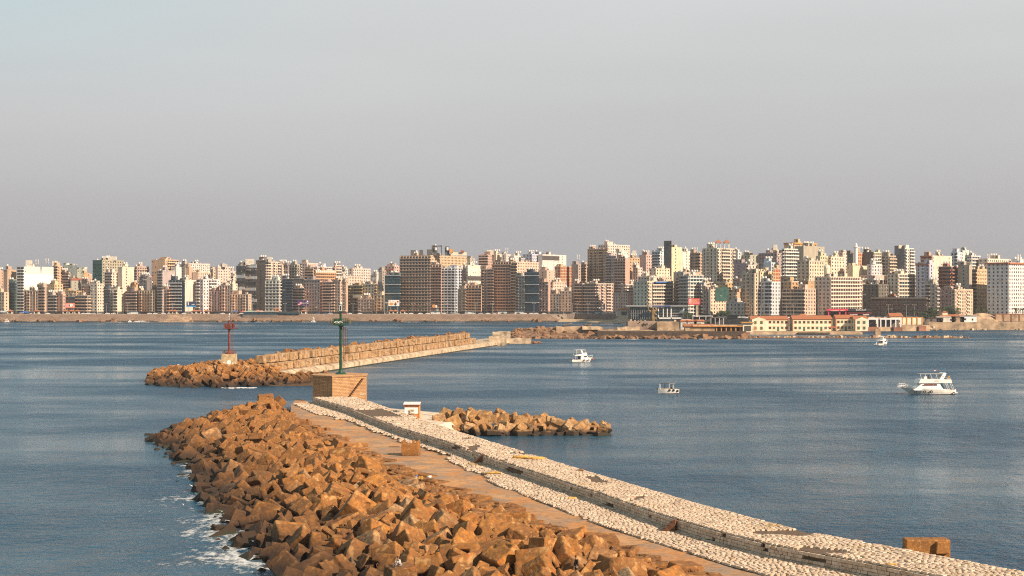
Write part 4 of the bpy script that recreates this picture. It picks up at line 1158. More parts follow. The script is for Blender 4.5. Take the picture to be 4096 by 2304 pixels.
    tag(root, '%s, %s, %s' % (desc, where, acrossx(xm)), 'building', 'apartment blocks along the waterfront')
    return root, C, Lp, Rp, zt, w_
BL = [
 # px0, px1, top, row, split, colour, style, description
 (-60, 36, 1168, 0, .8, 'beige', 'W', 'low grey-beige block with window rows'), (35, 69, 1130, 0, .8, 'teal', 'T', 'slim teal block with pale floor bands'),
 (-40, 25, 1085, 2, .5, 'brown', 'B', 'dull brown block with balconies'), (14, 66, 1078, 1, .3, 'tan', 'n', 'tan tower with a bare side wall'), (-30, 12, 1140, 1, .7, 'pink', 'B', 'pinkish block with balconies'),
 (68, 214, 1066, 1, .19, 'white', 'B', 'broad block with grey balconies and a huge white side wall', dict(st2='N')), (211, 250, 1063, 2, .5, 'apricot', 'B', 'apricot tower with stacked balconies'),
 (96, 153, 1163, 0, .92, 'beige', 'P', 'beige block with tall piers'), (152, 186, 1148, 0, .8, 'brown', 'B', 'brown narrow block with balconies'), (184, 252, 1136, 1, .5, 'apricot', 'W', 'sunlit apricot block'),
 (192, 226, 1180, 0, .9, 'grey', 'B', 'small grey balcony block'), (224, 262, 1177, 0, .7, 'brown', 'W', 'low brown block with sunlit top'), (259, 300, 1186, 0, 1, 'dark', 'N', 'dark netted block behind the orange billboard'),
 (300, 362, 1182, 0, .8, 'beige', 'B', 'low beige block with rooftop tanks'), (249, 282, 1089, 2, .8, 'pink', 'B', 'pinkish tower with loggias'), (249, 309, 1061, 3, 1, 'white', 'N', 'long white rooftop storey'),
 (281, 326, 1112, 2, .1, 'concrete', 'N', 'bare grey concrete wall with red roof edge'), (307, 348, 1077, 3, .6, 'white', 'N', 'flat white roof block'), (325, 357, 1125, 2, .8, 'grey', 'W', 'grey block with even windows'), (322, 360, 1092, 3, .4, 'orange', 'B', 'orange-cream block'),
 (371, 496, 1040, 2, .31, 'concrete', 'N', 'tall concrete block with green netted front', dict(green=1)), (418, 473, 1088, 1, .55, 'cream', 'B', 'cream block with curved balconies'), (472, 536, 1068, 1, .25, 'cream', 'n', 'sunlit cream slab with small windows'),
 (536, 596, 1065, 2, .2, 'pink', 'F', 'pale pink block with a square grid of loggias'), (361, 417, 1134, 0, .5, 'cream', 'W', 'narrow cream tower lit on top'), (416, 441, 1157, 0, 1, 'navy', 'T', 'dark blue narrow block'),
 (440, 506, 1157, 0, .45, 'cream', 'B', 'cream-brown balcony block'), (505, 547, 1163, 0, .9, 'brown', 'B', 'plain brown balcony block'), (546, 620, 1161, 0, .9, 'beige', 'P', 'beige ornate block with piers'), (556, 608, 1108, 1, .6, 'dgrey', 'W', 'dark grey block'), (528, 560, 1138, 1, .5, 'orange', 'N', 'small orange house wall'),
 (606, 714, 1038, 2, .5, 'apricot', 'N', 'tall orange-tan tower with cream balconies', dict(st2='B')), (629, 700, 1082, 1, .3, 'grey', 'T', 'striped grey and white tower', dict(st2='N')), (655, 679, 1157, 0, .9, 'brown', 'B', 'slim brown block left of the blue tower'), (690, 726, 1068, 2, .4, 'white', 'n', 'white panelled wall'),
 (677, 729, 1119, 0, .95, 'navy', 'H', 'dark blue glass tower with rounded balconies', dict(bcol='white')), (728, 786, 1119, 0, .2, 'cream', 'W', 'cream slab with square windows beside a blue strip'), (785, 878, 1117, 0, .3, 'white', 'B', 'white tower with rows of bumpy balconies', dict(st2='B')),
 (722, 752, 1057, 3, .6, 'grey', 'W', 'grey tower side'), (750, 840, 1053, 3, .05, 'white', 'N', 'bright white blank wall'), (742, 772, 1068, 2, .5, 'brown', 'n', 'brown slab'), (770, 842, 1088, 2, .3, 'yellow', 'N', 'cream-yellow lower roof block'), (838, 866, 1077, 4, .5, 'pink', 'W', 'pink back block'),
 (862, 922, 1066, 2, .15, 'cream', 'n', 'cream tower with a central window strip'), (920, 948, 1103, 3, .5, 'cream', 'B', 'sunlit cream back block'), (824, 879, 1163, 0, .95, 'brown', 'P', 'ornate brown block with rounded gables'), (877, 921, 1141, 0, .9, 'beige', 'P', 'ornate beige corner block'),
 (911, 950, 1134, 1, .5, 'cream', 'W', 'cream block lit on top'), (918, 1006, 1176, 0, .85, 'beige', 'P', 'wide ornate beige block with cornices'), (945, 981, 1062, 1, .97, 'dgrey', 'S', 'round tower banded grey and white'), (979, 1026, 1057, 1, .95, 'dgrey', 'S', 'dark tower with white bands and a roof room'),
 (1024, 1063, 1039, 1, .95, 'dark', 'n', 'black and grey slab tower'), (1060, 1119, 1046, 2, .1, 'cream', 'B', 'cream balcony tower with a tall stair box', dict(st2='B')), (1062, 1131, 1121, 0, .8, 'white', 'F', 'white-grey block with mint side wall'), (1129, 1172, 1114, 0, .9, 'navy', 'B', 'dark blue-grey balcony block'),
 (1170, 1217, 1114, 1, .9, 'dark', 'N', 'dark brown bare wall block'), (1171, 1218, 1152, 0, .9, 'brown', 'B', 'brown-grey low block by the purple billboard'), (1117, 1141, 1058, 3, .5, 'yellow', 'W', 'narrow yellow back block'), (1140, 1162, 1062, 3, .6, 'mauve', 'W', 'mauve back block'), (1158, 1200, 1057, 2, .7, 'grey', 'F', 'grey loggia tower'),
 (1198, 1275, 1052, 3, .4, 'cream', 'B', 'broad cream back tower'), (1218, 1262, 1073, 2, .8, 'brown', 'B', 'brown tower beside the orange one'), (1258, 1342, 1079, 1, .03, 'orange', 'B', 'bright orange tower with white balconies', dict(st2='H')), (1225, 1336, 1066, 2, .4, 'white', 'T', 'white-topped penthouse storey'), (1333, 1364, 1060, 2, .3, 'cream', 'H', 'cream tower with banded balconies'),
 (1214, 1280, 1118, 0, .95, 'mauve', 'W', 'mauve-brown windowed tower'), (1278, 1329, 1127, 0, .9, 'brown', 'B', 'brown balcony tower in shade'), (1328, 1369, 1125, 0, .8, 'beige', 'B', 'beige balcony tower'), (1343, 1444, 1103, 1, .1, 'cream', 'W', 'long cream block with few square windows'), (1393, 1483, 1073, 2, .2, 'cream', 'W', 'stepped cream block with gabled roof rooms'), (1366, 1396, 1075, 3, .5, 'white', 'F', 'white framed back block'),  # mauve: shade on the orange tower's foot put into a front tower's colour
 (1367, 1392, 1128, 0, .7, 'brown', 'W', 'narrow brown block'), (1390, 1450, 1141, 0, .9, 'ochre', 'B', 'ochre block with one yellow balcony'), (1448, 1497, 1136, 0, .9, 'grey', 'W', 'grey block with pale windows'), (1431, 1490, 1195, 0, .9, 'brown', 'W', 'low brown building', dict(dy=-12)), (1495, 1538, 1179, 0, .9, 'beige', 'P', 'low ornate beige building beside the dark glass tower'),
 (1482, 1517, 1098, 2, .7, 'white', 'W', 'small white back tower'), (1514, 1545, 1081, 1, .5, 'concrete', 'n', 'concrete tower with dark foot'), (1540, 1603, 1063, 2, .6, 'pink', 'W', 'pink block with red tiled terrace'), (1539, 1602, 1099, 0, 1, 'teal', 'G', 'dark teal glass tower above the food billboard'),
 (1600, 1722, 1021, 0, .97, 'brown', 'F', 'huge unfinished brown frame tower with balconies', dict(dy=8)), (1716, 1868, 1020, 2, .03, 'apricot', 'W', 'huge sunlit orange-yellow slab with rows of dark openings', dict(st2='W')), (1718, 1766, 1057, 1, .95, 'brown', 'H', 'brown balcony stack left of the blue-white tower'),
 (1764, 1842, 1070, 1, .72, 'bluew', 'H', 'white and blue striped tower with a tall arch', dict(st2='B')), (1838, 1876, 1068, 2, .1, 'white', 'n', 'white slab with blue balconies'), (1866, 1924, 1060, 2, .1, 'white', 'N', 'blank wall banded white, grey and cream'), (1860, 1900, 1032, 4, .5, 'concrete', 'N', 'concrete box far behind'),
 (1832, 1864, 1155, 0, .9, 'brown', 'P', 'slim ornate brown block'), (1862, 1927, 1140, 0, .95, 'brown', 'H', 'brown block with long balconies'), (1924, 1974, 1076, 1, .95, 'brown', 'B', 'tall grey-brown balcony block'), (1914, 1978, 1019, 3, .6, 'pink', 'B', 'pinkish tower with a lift room'), (1974, 2010, 1015, 3, .3, 'cream', 'n', 'cream tower'), (2006, 2043, 1017, 3, .5, 'white', 'W', 'white tower behind the mobile mast'),
 (2042, 2093, 1022, 3, .3, 'white', 'n', 'white and orange roof storeys'), (2090, 2186, 1016, 3, .4, 'bluew', 'W', 'long grey-white block with tanks'), (1971, 2046, 1046, 1, .96, 'brown', 'H', 'tall brown-grey tower with curved balconies'), (2044, 2068, 1050, 1, .9, 'tan', 'B', 'narrow tan balcony tower'), (2053, 2156, 1046, 2, .1, 'yellow', 'N', 'huge cream-yellow blank wall'),
 (2153, 2265, 1017, 3, .15, 'white', 'n', 'white tower with a black top storey'), (2063, 2099, 1103, 0, .95, 'dgrey', 'B', 'dark grey narrow balcony tower'), (2097, 2156, 1088, 0, .93, 'navy', 'G', 'dark blue glass office with white frames'), (2153, 2221, 1081, 1, .5, 'pink', 'n', 'pinkish panelled block'), (2218, 2287, 1065, 2, .35, 'tan', 'K', 'brick-red panelled frame block'),
 (2156, 2202, 1127, 0, .8, 'brown', 'W', 'brown block with white balconies'), (2199, 2265, 1127, 1, .2, 'cream', 'W', 'peeling cream block'), (2199, 2237, 1174, 0, .95, 'beige', 'W', 'small beige building with green shutters'), (2234, 2286, 1163, 0, .95, 'pink', 'W', 'pinkish low block'), (2286, 2338, 1133, 0, .85, 'beige', 'B', 'beige-brown block with blue roof tank'),
 (2286, 2324, 1057, 2, .7, 'concrete', 'N', 'plain concrete block under the lattice mast'), (2322, 2354, 1057, 2, .7, 'brown', 'B', 'brown back block'), (2338, 2454, 1133, 0, .4, 'pink', 'B', 'wide pink-tan seafront block with round balconies', dict(st2='B')), (2350, 2430, 994, 2, .95, 'tan', 'B', 'very tall tan-brown tower'),
 (2393, 2520, 978, 3, .3, 'cream', 'W', 'tallest cream tower with stepped roof'), (2424, 2464, 1022, 1, .9, 'grey', 'B', 'grey tower with arches'), (2462, 2519, 1032, 1, .72, 'brown', 'H', 'brown loggia tower with cream edge', dict(st2='n')), (2516, 2559, 1030, 2, .05, 'tan', 'N', 'blank tan wall tower'), (2466, 2514, 1006, 2, .4, 'white', 'N', 'white plastered roof block'), (2452, 2532, 1171, 0, .75, 'pink', 'W', 'low pinkish block with a bare side wall'),
 (2556, 2612, 1019, 3, .5, 'pink', 'n', 'pinkish back tower'), (2608, 2662, 1005, 3, .6, 'bluew', 'B', 'white-grey balcony tower'), (2656, 2728, 988, 2, .42, 'yellow', 'n', 'slim yellow tower with black shaded side'), (2725, 2762, 1004, 3, .1, 'white', 'n', 'bright white slab tower'), (2532, 2570, 1070, 2, .5, 'cream', 'B', 'cream corner block'),
 (2534, 2718, 1125, 0, .3, 'cream', 'B', 'big curved cream block with terraces', dict(st2='B')), (2552, 2704, 1105, 1, .3, 'cream', 'W', 'terrace storey above the curved cream block'), (2596, 2690, 1073, 1, .3, 'cream', 'W', 'top storey of the stepped cream block', dict(dy=22)), (2715, 2752, 1102, 1, .95, 'grey', 'T', 'shaded grey office wing'), (2750, 2814, 1099, 1, .08, 'white', 'T', 'grey and white banded office behind the pink billboard', dict(dy=-14)), (2694, 2804, 1088, 2, .3, 'pink', 'n', 'pink flat roof block'),
 (2760, 2812, 1011, 3, .8, 'brown', 'B', 'dark brown back block'), (2810, 2938, 992, 2, .45, 'cream', 'P', 'tall pink-white tower with two red pagodas', dict(st2='B')), (2808, 2838, 1130, 1, .3, 'cream', 'B', 'small cream block'), (2936, 2966, 1007, 4, .5, 'white', 'N', 'white box tower'), (2832, 2915, 1157, 0, .12, 'yellow', 'N', 'pale yellow building with green glass corner'), (2812, 2836, 1160, 0, .6, 'brown', 'W', 'brown narrow house'), (2912, 2972, 1168, 0, .6, 'tan', 'W', 'low tan building'), (2904, 2978, 1209, 0, .9, 'grey', 'W', 'low grey building with red roof edge', dict(dy=-15)),
 (2964, 3037, 1019, 4, .5, 'concrete', 'W', 'grey-beige back block'), (2936, 2988, 1053, 2, .9, 'mauve', 'n', 'plain mauve slab'), (2984, 3032, 1058, 2, .2, 'cream', 'B', 'cream block with red details'), (2968, 3034, 1092, 0, .75, 'beige', 'P', 'beige tower with rows of arches'), (3030, 3096, 1084, 1, .15, 'yellow', 'N', 'pale yellow wall block'), (3090, 3122, 1074, 1, .1, 'tan', 'K', 'slim brick-panelled tower'), (3034, 3132, 1011, 3, .75, 'mauve', 'W', 'long mauve-grey tower'), (3084, 3138, 1000, 4, .4, 'cream', 'N', 'cream block with a tall box on top'),
 (3136, 3266, 970, 4, .3, 'apricot', 'n', 'highest block with orange roof edge'), (3178, 3298, 984, 4, .3, 'concrete', 'N', 'grey glassy slab', dict(dy=-20)), (3128, 3192, 994, 2, .15, 'white', 'B', 'white tower crowded with small balconies', dict(st2='B')), (3054, 3114, 1049, 2, .5, 'bluew', 'n', 'blue-grey back wall'), (3112, 3160, 1048, 3, .4, 'white', 'B', 'white balcony back block'), (3188, 3296, 1042, 1, .45, 'yellow', 'W', 'ochre-yellow tower with projecting top storeys'), (3264, 3318, 1023, 2, .3, 'yellow', 'n', 'bright yellow slab'), (3312, 3378, 1026, 2, .2, 'cream', 'W', 'cream block with arcaded balconies'), (3340, 3418, 1008, 4, .4, 'cream', 'W', 'cream skyline block'),
 (3388, 3418, 1016, 3, .8, 'dgrey', 'B', 'dark shaded balcony wall'), (3416, 3454, 1010, 3, .1, 'tan', 'K', 'brick grid tower beside the minaret'), (3450, 3492, 1008, 3, .95, 'dark', 'N', 'dark grey blank slab'), (3486, 3536, 1008, 4, .2, 'cream', 'T', 'cream block with long glazed floor'),
 (3030, 3122, 1126, 0, .62, 'bluew', 'B', 'bluish white rounded apartment house with green shutters', dict(st2='W')), (3122, 3194, 1125, 0, .6, 'ochre', 'W', 'ochre house top'), (3116, 3264, 1155, 0, .7, 'beige', 'B', 'wide beige-brown block with rounded corner balconies', dict(dy=-6)), (3190, 3262, 1122, 1, .6, 'ochre', 'W', 'ochre upper storeys'), (3258, 3444, 1106, 0, .33, 'cream', 'W', 'large cream block half in shade with long balconies', dict(st2='H')),
 (3386, 3470, 1062, 2, .3, 'yellow', 'N', 'yellow flat-roofed block'), (3468, 3529, 1057, 2, .3, 'white', 'W', 'white house with small roof towers'), (3526, 3584, 1022, 3, .5, 'beige', 'B', 'beige balcony block'), (3578, 3656, 992, 3, .53, 'white', 'N', 'slim tower half dark grey, half white', dict(st2='B')), (3440, 3556, 1100, 2, .4, 'beige', 'W', 'jumbled beige roofs'), (3452, 3556, 1136, 1, .6, 'dark', 'W', 'dark old building with blackened roof'),
 (3548, 3674, 1095, 1, .35, 'cream', 'W', 'cream-grey block with glazed balconies', dict(st2='T')), (3530, 3680, 1079, 3, .3, 'white', 'W', 'low white roofs'), (3486, 3708, 1190, 0, .97, 'rust', 'A', 'long dark red brick palace with arched windows'), (3666, 3734, 1054, 1, .75, 'bluew', 'P', 'white-blue tower with round arches and red roof'), (3722, 3808, 1022, 2, .1, 'cream', 'N', 'tall blotched cream wall'), (3682, 3728, 1022, 2, .9, 'brown', 'T', 'brown-roofed top storeys with red eaves'),
 (3700, 3754, 1136, 0, .8, 'grey', 'B', 'grey-cream ornate corner house'), (3754, 3838, 1065, 1, .6, 'rust', 'B', 'brick-red and orange balcony block', dict(st2='B')), (3748, 3810, 1160, 0, .95, 'pink', 'W', 'pinkish-brown house with dark shutters'), (3806, 3892, 1157, 0, .15, 'yellow', 'P', 'sunlit yellow house with iron balconies'), (3803, 3848, 1008, 3, .6, 'bluew', 'B', 'blue-grey tower with rooftop frame'), (3844, 3876, 1000, 3, .2, 'white', 'B', 'white twin tower'), (3870, 3922, 1022, 3, .3, 'white', 'T', 'white and grey block'),
 (3832, 3888, 1060, 1, .8, 'concrete', 'n', 'dull grey concrete tower'), (3880, 3962, 1076, 1, .35, 'apricot', 'B', 'orange-cream balcony tower', dict(st2='W')), (3914, 4036, 1034, 3, .3, 'cream', 'W', 'cream skyline block with antennas'), (3948, 4190, 1049, 0, .36, 'white', 'W', 'huge white-grey block with orange roof band', dict(st2='W')),
]
def minz(x): return x
info = {}
for bspec in BL:
    kw = dict(bspec[8]) if len(bspec) > 8 else {}
    green = kw.pop('green', 0)
    st = bspec[6]
    root, C, Lp, Rp, zt, w_ = building(*bspec[:6], ('W' if st == 'A' else st), bspec[7], **kw)
    info[bspec[7]] = (root, C, Lp, Rp, zt, w_)
    if green:
        u = (C - Lp).normalized(); n = Vector((u.y, -u.x)); mb = MB(); ln = (C - Lp).length
        m_gn = M('green_netting', (.03, .12, .10), .8, .4, .3)
        for i in range(6): mb.wbox(Lp + u * ln * (i + .5) / 6, u, n, 10, ln / 6 * .5, .6, zt - 11, m_gn)
        for j in range(14): mb.wbox(Lp + u * ln / 2, u, n, 12 + j * 4, ln, .7, .5, m_gn)
        wl(mb.build('scaffold_netting'), root)
def face_box(key, side, f0, f1, z0, z1, m, name, dp=.3):
    root, C, Lp, Rp, zt, w_ = info[key]
    p0, p1 = (Lp, C) if side == 'L' else (C, Rp)
    u = (p1 - p0).normalized(); n = Vector((u.y, -u.x)); ln = (p1 - p0).length
    mb = MB(); mb.wbox(p0 + u * ln * (f0 + f1) / 2, u, n, z0 if z0 >= 0 else zt + z0, ln * (f1 - f0), dp, (z1 - z0) if z0 >= 0 else z1 - z0, m)
    o = mb.build(name); wl(o, root); return o
# particular features of some houses
face_box('bright orange tower with white balconies', 'R', 0, 1, -3.2, -.6, m_white, 'penthouse_band')
face_box('huge white-grey block with orange roof band', 'L', 0, 1, -1.6, -.2, m_redroof, 'roof_band', 1.0)
face_box('huge white-grey block with orange roof band', 'R', 0, 1, -1.6, -.2, m_redroof, 'roof_band', 1.0)
face_box('highest block with orange roof edge', 'R', 0, 1, -1.6, -.2, m_ochre, 'roof_band', 1.0); face_box('highest block with orange roof edge', 'L', 0, 1, -1.6, -.2, m_redroof, 'roof_band', 1.0)
face_box('slim yellow tower with black shaded side', 'L', 0, 1, 8, 80, M('soot_cladding', (.11, .105, .10), .7, .3, .1), 'blackened_side', .12)  # near-black panel: shade of the left face put into its colour
face_box('slim tower half dark grey, half white', 'L', 0, 1, 8, 74, M('grey_cladding', (.16, .165, .175), .7, .3, .1), 'dark_cladding', .12)  # dark grey panel paints the shade on this tower's left face
face_box('pale yellow building with green glass corner', 'R', .25, .98, 22, 34, M('green_glass', (.04, .10, .085), .2, .4, .2), 'glass_corner', .5)
face_box('cream slab with square windows beside a blue strip', 'L', 0, 1, 8, 42, m_glass, 'blue_strip', .2)
face_box('pink block with red tiled terrace', 'L', 0, 1, -5, -3.8, m_redroof, 'tiled_terrace', 2)
face_box('white-blue tower with round arches and red roof', 'L', 0, 1, -1.2, -.1, m_redroof, 'tiled_roof', 1.2)
face_box('brown-roofed top storeys with red eaves', 'L', 0, 1, -1.4, -.1, m_redroof, 'tiled_roof', 1.2)
face_box('bare grey concrete wall with red roof edge', 'R', 0, 1, -2.6, -.4, m_brick, 'brick_band', .3)
face_box('white tower with a black top storey', 'R', 0, .7, -6.5, -1.5, m_dark, 'dark_top_storey', .3)
face_box('big curved cream block with terraces', 'R', .2, .62, -1.5, -.2, M('blue_awning', (.03, .12, .35), .6, .1), 'awning', 2.2)
face_box('huge cream-yellow blank wall', 'L', 0, 1, 30, 45, m_ochre, 'ochre_panel', .1)
face_box('blank wall banded white, grey and cream', 'R', 0, 1, -17, -12, m_dark, 'grey_band', .08)
face_box('blank wall banded white, grey and cream', 'R', 0, 1, -29, -22, M('apricot_band', (.66, .45, .24), .8, .2), 'apricot_band', .08)
face_box('broad block with grey balconies and a huge white side wall', 'R', 0, 1, -22, -8, m_white, 'white_panel', .08)
face_box('ochre block with one yellow balcony', 'L', .4, .95, 24, 27, m_yellow, 'yellow_balcony', 1.4)
# red pagodas on the pink-white tower
root, C, Lp, Rp, zt, w_ = info['tall pink-white tower with two red pagodas']
for px in (2873, 2906):
    x = PX(px, C.y + 6); mb = MB(); y = C.y + 6
    for a, b_ in ((-2, -2), (2, -2), (2, 2), (-2, 2)): mb.cyl((x + a, y + b_, zt), (x + a, y + b_, zt + 5), .35, .35, m_white, 6)
    mb.add([(x - 3.2, y - 3.2, zt + 5), (x + 3.2, y - 3.2, zt + 5), (x + 3.2, y + 3.2, zt + 5), (x - 3.2, y + 3.2, zt + 5), (x, y, zt + 8)], [(0, 1, 4), (1, 2, 4), (2, 3, 4), (3, 0, 4), (3, 2, 1, 0)], m_redroof)
    mb.cyl((x, y, zt + 7.5), (x, y, zt + 10), .12, .05, m_rust, 5); wl(mb.build('roof_pavilion'), root)
# palace windows in pale frames + cornice + arch
root, C, Lp, Rp, zt, w_ = info['long dark red brick palace with arched windows']
w_.color = (.10, .035, .028, 1)
u = (C - Lp).normalized(); n = Vector((u.y, -u.x)); ln = (C - Lp).length
m_fr = M('pale_window_frame', (.34, .27, .21), .8, .2)
mb = MB(); mb.wbox(Lp + u * ln / 2, u, n, zt - 1.4, ln * 1.01, 1.0, 1.3, m_fr); mb.wbox(Lp + u * ln / 2, u, n, zt - 5.6, ln * .99, .15, .3, m_rust); wl(mb.build('cornice'), root)
nw = 24
for fl in range(3):
    for i in range(nw):
        if i in (7, 8): continue
        f = (i + .5 + (.2 if (i // 4) % 2 else -.2)) / nw; z = zt - 6.2 - fl * 4.5; c = Lp + u * ln * f; mb = MB()
        mb.wbox(c, u, n, z, 1.5, .18, 3.0, m_fr); mb.wbox(c, u, n, z + .25, .9, .24, 2.4, m_dark)
        wl(mb.build('window'), root)
mb = MB(); c = Lp + u * ln * .33
for i in range(9):
    a0 = math.pi * i / 9; a1 = math.pi * (i + 1) / 9
    for aa in (a0,):
        q = c + u * (-3.2 * math.cos((a0 + a1) / 2)); mb.wbox(q, u, n, 8 + 4.2 + 3.2 * math.sin((a0 + a1) / 2), .9, .5, .9, m_fr)
mb.wbox(c, u, n, 8, 5.4, .3, 5.8, m_dark); mb.wbox(c - u * 3.2, u, n, 8, .8, .5, 4.4, m_fr); mb.wbox(c + u * 3.2, u, n, 8, .8, .5, 4.4, m_fr); wl(mb.build('portal_arch'), root)
# roof machinery of the big brown tower
root, C, Lp, Rp, zt, w_ = info['huge unfinished brown frame tower with balconies']
def roofbox(root, px0, px1, y0, y1, Y, m, name, cyl_=False):
    mb = MB(); x0, x1 = PX(px0, Y), PX(px1, Y); za, zb = ZZ(y1, Y), ZZ(y0, Y)
    if cyl_: mb.cyl(((x0 + x1) / 2, Y, za), ((x0 + x1) / 2, Y, zb), (x1 - x0) / 2, (x1 - x0) / 2, m, 12)
    else: mb.box(((x0 + x1) / 2, Y, (za + zb) / 2), (x1 - x0, 4, zb - za), m)
    wl(mb.build(name), root)
m_dg = M('dark_concrete', (.085, .085, .08), .8, .3, .3)
roofbox(root, 1643, 1662, 1001, 1024, 1600, m_dg, 'lift_room'); roofbox(root, 1662, 1669, 1002, 1020, 1600, m_tank, 'water_tank', True); roofbox(root, 1678, 1692, 1000, 1022, 1600, m_dg, 'lift_room')
r2 = info['huge sunlit orange-yellow slab with rows of dark openings'][0]
roofbox(r2, 1708, 1727, 998, 1023, 1705, m_dg, 'lift_room'); roofbox(r2, 1727, 1749, 982, 1022, 1705, m_dg, 'lift_room'); roofbox(r2, 1751, 1767, 982, 986, 1704, m_dg, 'roof_frame'); roofbox(r2, 1764, 1767, 982, 1022, 1704, m_dg, 'roof_frame'); roofbox(r2, 1738, 1747, 990, 1001, 1702, m_tank, 'water_tank', True)
roofbox(r2, 1739, 1745, 976, 982, 1702, m_tank, 'water_tank', True); roofbox(r2, 1780, 1797, 986, 1022, 1706, m_dg, 'lift_room'); roofbox(r2, 1784, 1794, 989, 1001, 1702, m_tank, 'water_tank', True); roofbox(r2, 1799, 1812, 996, 1012, 1704, m_ochre, 'roof_room'); roofbox(r2, 1808, 1866, 1009, 1022, 1704, m_yellow, 'roof_storey')
roofbox(r2, 1843, 1849, 1001, 1010, 1702, m_brick, 'chimney'); roofbox(r2, 1850, 1856, 1002, 1010, 1702, m_brick, 'chimney')
for key, a in (('broad block with grey balconies and a huge white side wall', (105, 127, 1041, 1068, 1645)), ('apricot tower with stacked balconies', (211, 229, 1044, 1065, 1700)), ('cream balcony tower with a tall stair box', (1073, 1085, 1028, 1048, 1695)),
               ('tall concrete block with green netted front', (424, 466, 1026, 1042, 1705)), ('dark tower with white bands and a roof room', (983, 1016, 1036, 1060, 1640)), ('blank tan wall tower', (2528, 2545, 1002, 1032, 1650)), ('slim yellow tower with black shaded side', (2669, 2688, 978, 990, 1530)), ('slim tower half dark grey, half white', (3594, 3610, 981, 994, 1478)),
               ('cream block with a tall box on top', (3092, 3108, 979, 1001, 1555)), ('cream tower with a central window strip', (889, 908, 1056, 1068, 1700)), ('pinkish tower with a lift room', (1948, 1974, 1000, 1020, 1775))):
    roofbox(info[key][0], *a, m_yellow if 'slim' in key else m_trim, 'stair_box')
# minaret, domes and masts
g = empty('minaret', (PX(3424, 1440), 1440, 8)); tag(g, 'round white minaret tower standing behind the brick grid block', 'minaret')
mb = MB(); mb.cyl((0, 0, 0), (0, 0, ZZ(990, 1440) - 8), 1.9, 1.8, m_white, 12); mb.build('shaft', g)
mb = MB(); z = ZZ(990, 1440) - 8; mb.cyl((0, 0, z), (0, 0, z + .6), 2.4, 2.4, m_white, 12); mb.cyl((0, 0, z + .6), (0, 0, z + 2.4), 1.3, 1.2, m_white, 10); mb.ball((0, 0, z + 2.8), 1.3, m_white); mb.build('cap', g)
g = empty('domed_tower', (PX(3308, 1380), 1380, 8)); tag(g, 'small yellow domed tower between the yellow slab and the cream block', 'tower')
mb = MB(); z = ZZ(1072, 1380) - 8; mb.cyl((0, 0, 0), (0, 0, z), 3, 3, m_yellow, 12); mb.build('drum', g); mb = MB(); mb.ball((0, 0, z), 3.2, m_yellow, 12); mb.build('dome', g)
def mast(px, Y, zb, h, label, wd=.9):
    g = empty('antenna_mast', (PX(px, Y), Y, zb)); tag(g, label, 'mast')
    mb = MB()
    for a, b_ in ((-1, -1), (1, -1), (1, 1), (-1, 1)): mb.cyl((a * wd, b_ * wd, 0), (a * wd * .6, b_ * wd * .6, h), .13, .1, m_metal, 4)
    k = int(h / 1.8)
    for i in range(k):
        z0 = i * 1.8; sg = 1 if i % 2 else -1
        mb.cyl((-wd * sg, -wd, z0), (wd * sg, -wd, z0 + 1.8), .08, .08, m_metal, 4)
    mb.build('lattice', g)
    mb = MB()
    for a in range(3): mb.box((1.5 * math.cos(a * 2.1), 1.5 * math.sin(a * 2.1), h - 1.5), (.5, .4, 2.4), m_white); mb.box((1.3 * math.cos(a * 2.1), 1.3 * math.sin(a * 2.1), h - 4.5), (.5, .4, 2.0), m_white)
    mb.build('panel_antenna', g)
mast(2026, 1640, ZZ(1046, 1640), 15, 'grey mobile phone mast with many panels on the curved-balcony tower', 1.0); mast(2312, 1680, ZZ(1058, 1680), 11, 'lattice mast leaning over the concrete block left of the tallest towers', .8)
mast(148, 1645, ZZ(1067, 1645), 8, 'thin mast on the white wall block, left one', .5); mast(188, 1645, ZZ(1067, 1645), 9, 'thin mast on the white wall block, right one', .5)
mast(2783, 1550, ZZ(1012, 1550), 6, 'short mast left of the pagoda tower', .5); mast(4075, 1290, ZZ(1050, 1290), 7, 'mast with panels on the huge white-grey block', .6); mast(3953, 1475, ZZ(1036, 1475), 5, 'small mast on the cream skyline block', .4)
# waste row behind everything so that no gap shows the ground
random.seed(77)
fx = -300; i_ = 0
while fx < 4380:
    wd = U(60, 110); top = lerp_tab([(-100, 1108), (500, 1112), (700, 1090), (1100, 1085), (1480, 1110), (1600, 1080), (2280, 1080), (2330, 1070), (2500, 1040), (3000, 1040), (3500, 1050), (4200, 1060)], fx) + U(-6, 16)
    c_ = random.choice(('beige', 'cream', 'pink', 'grey', 'brown', 'white', 'tan'))
    building(fx, fx + wd, top, 4, U(.3, .8), c_, random.choice('WBWn'), 'half hidden %s roofline block' % c_, rooms=1, dy=30)
    fx += wd * U(.8, 1.0); i_ += 1
random.seed(78)
fx = -300
while fx < 4380:
    wd = U(55, 100); top = lerp_tab([(-100, 1150), (1500, 1140), (2300, 1130), (2600, 1110), (3000, 1110), (4200, 1120)], fx) + U(-10, 22)
    c_ = random.choice(('beige', 'cream', 'pink', 'grey', 'brown', 'tan', 'ochre'))
    building(fx, fx + wd, top, 1, U(.3, .8), c_, random.choice('WBWB'), 'low %s infill block between taller neighbours' % c_, rooms=1, dy=25)
    fx += wd * U(.85, 1.0)
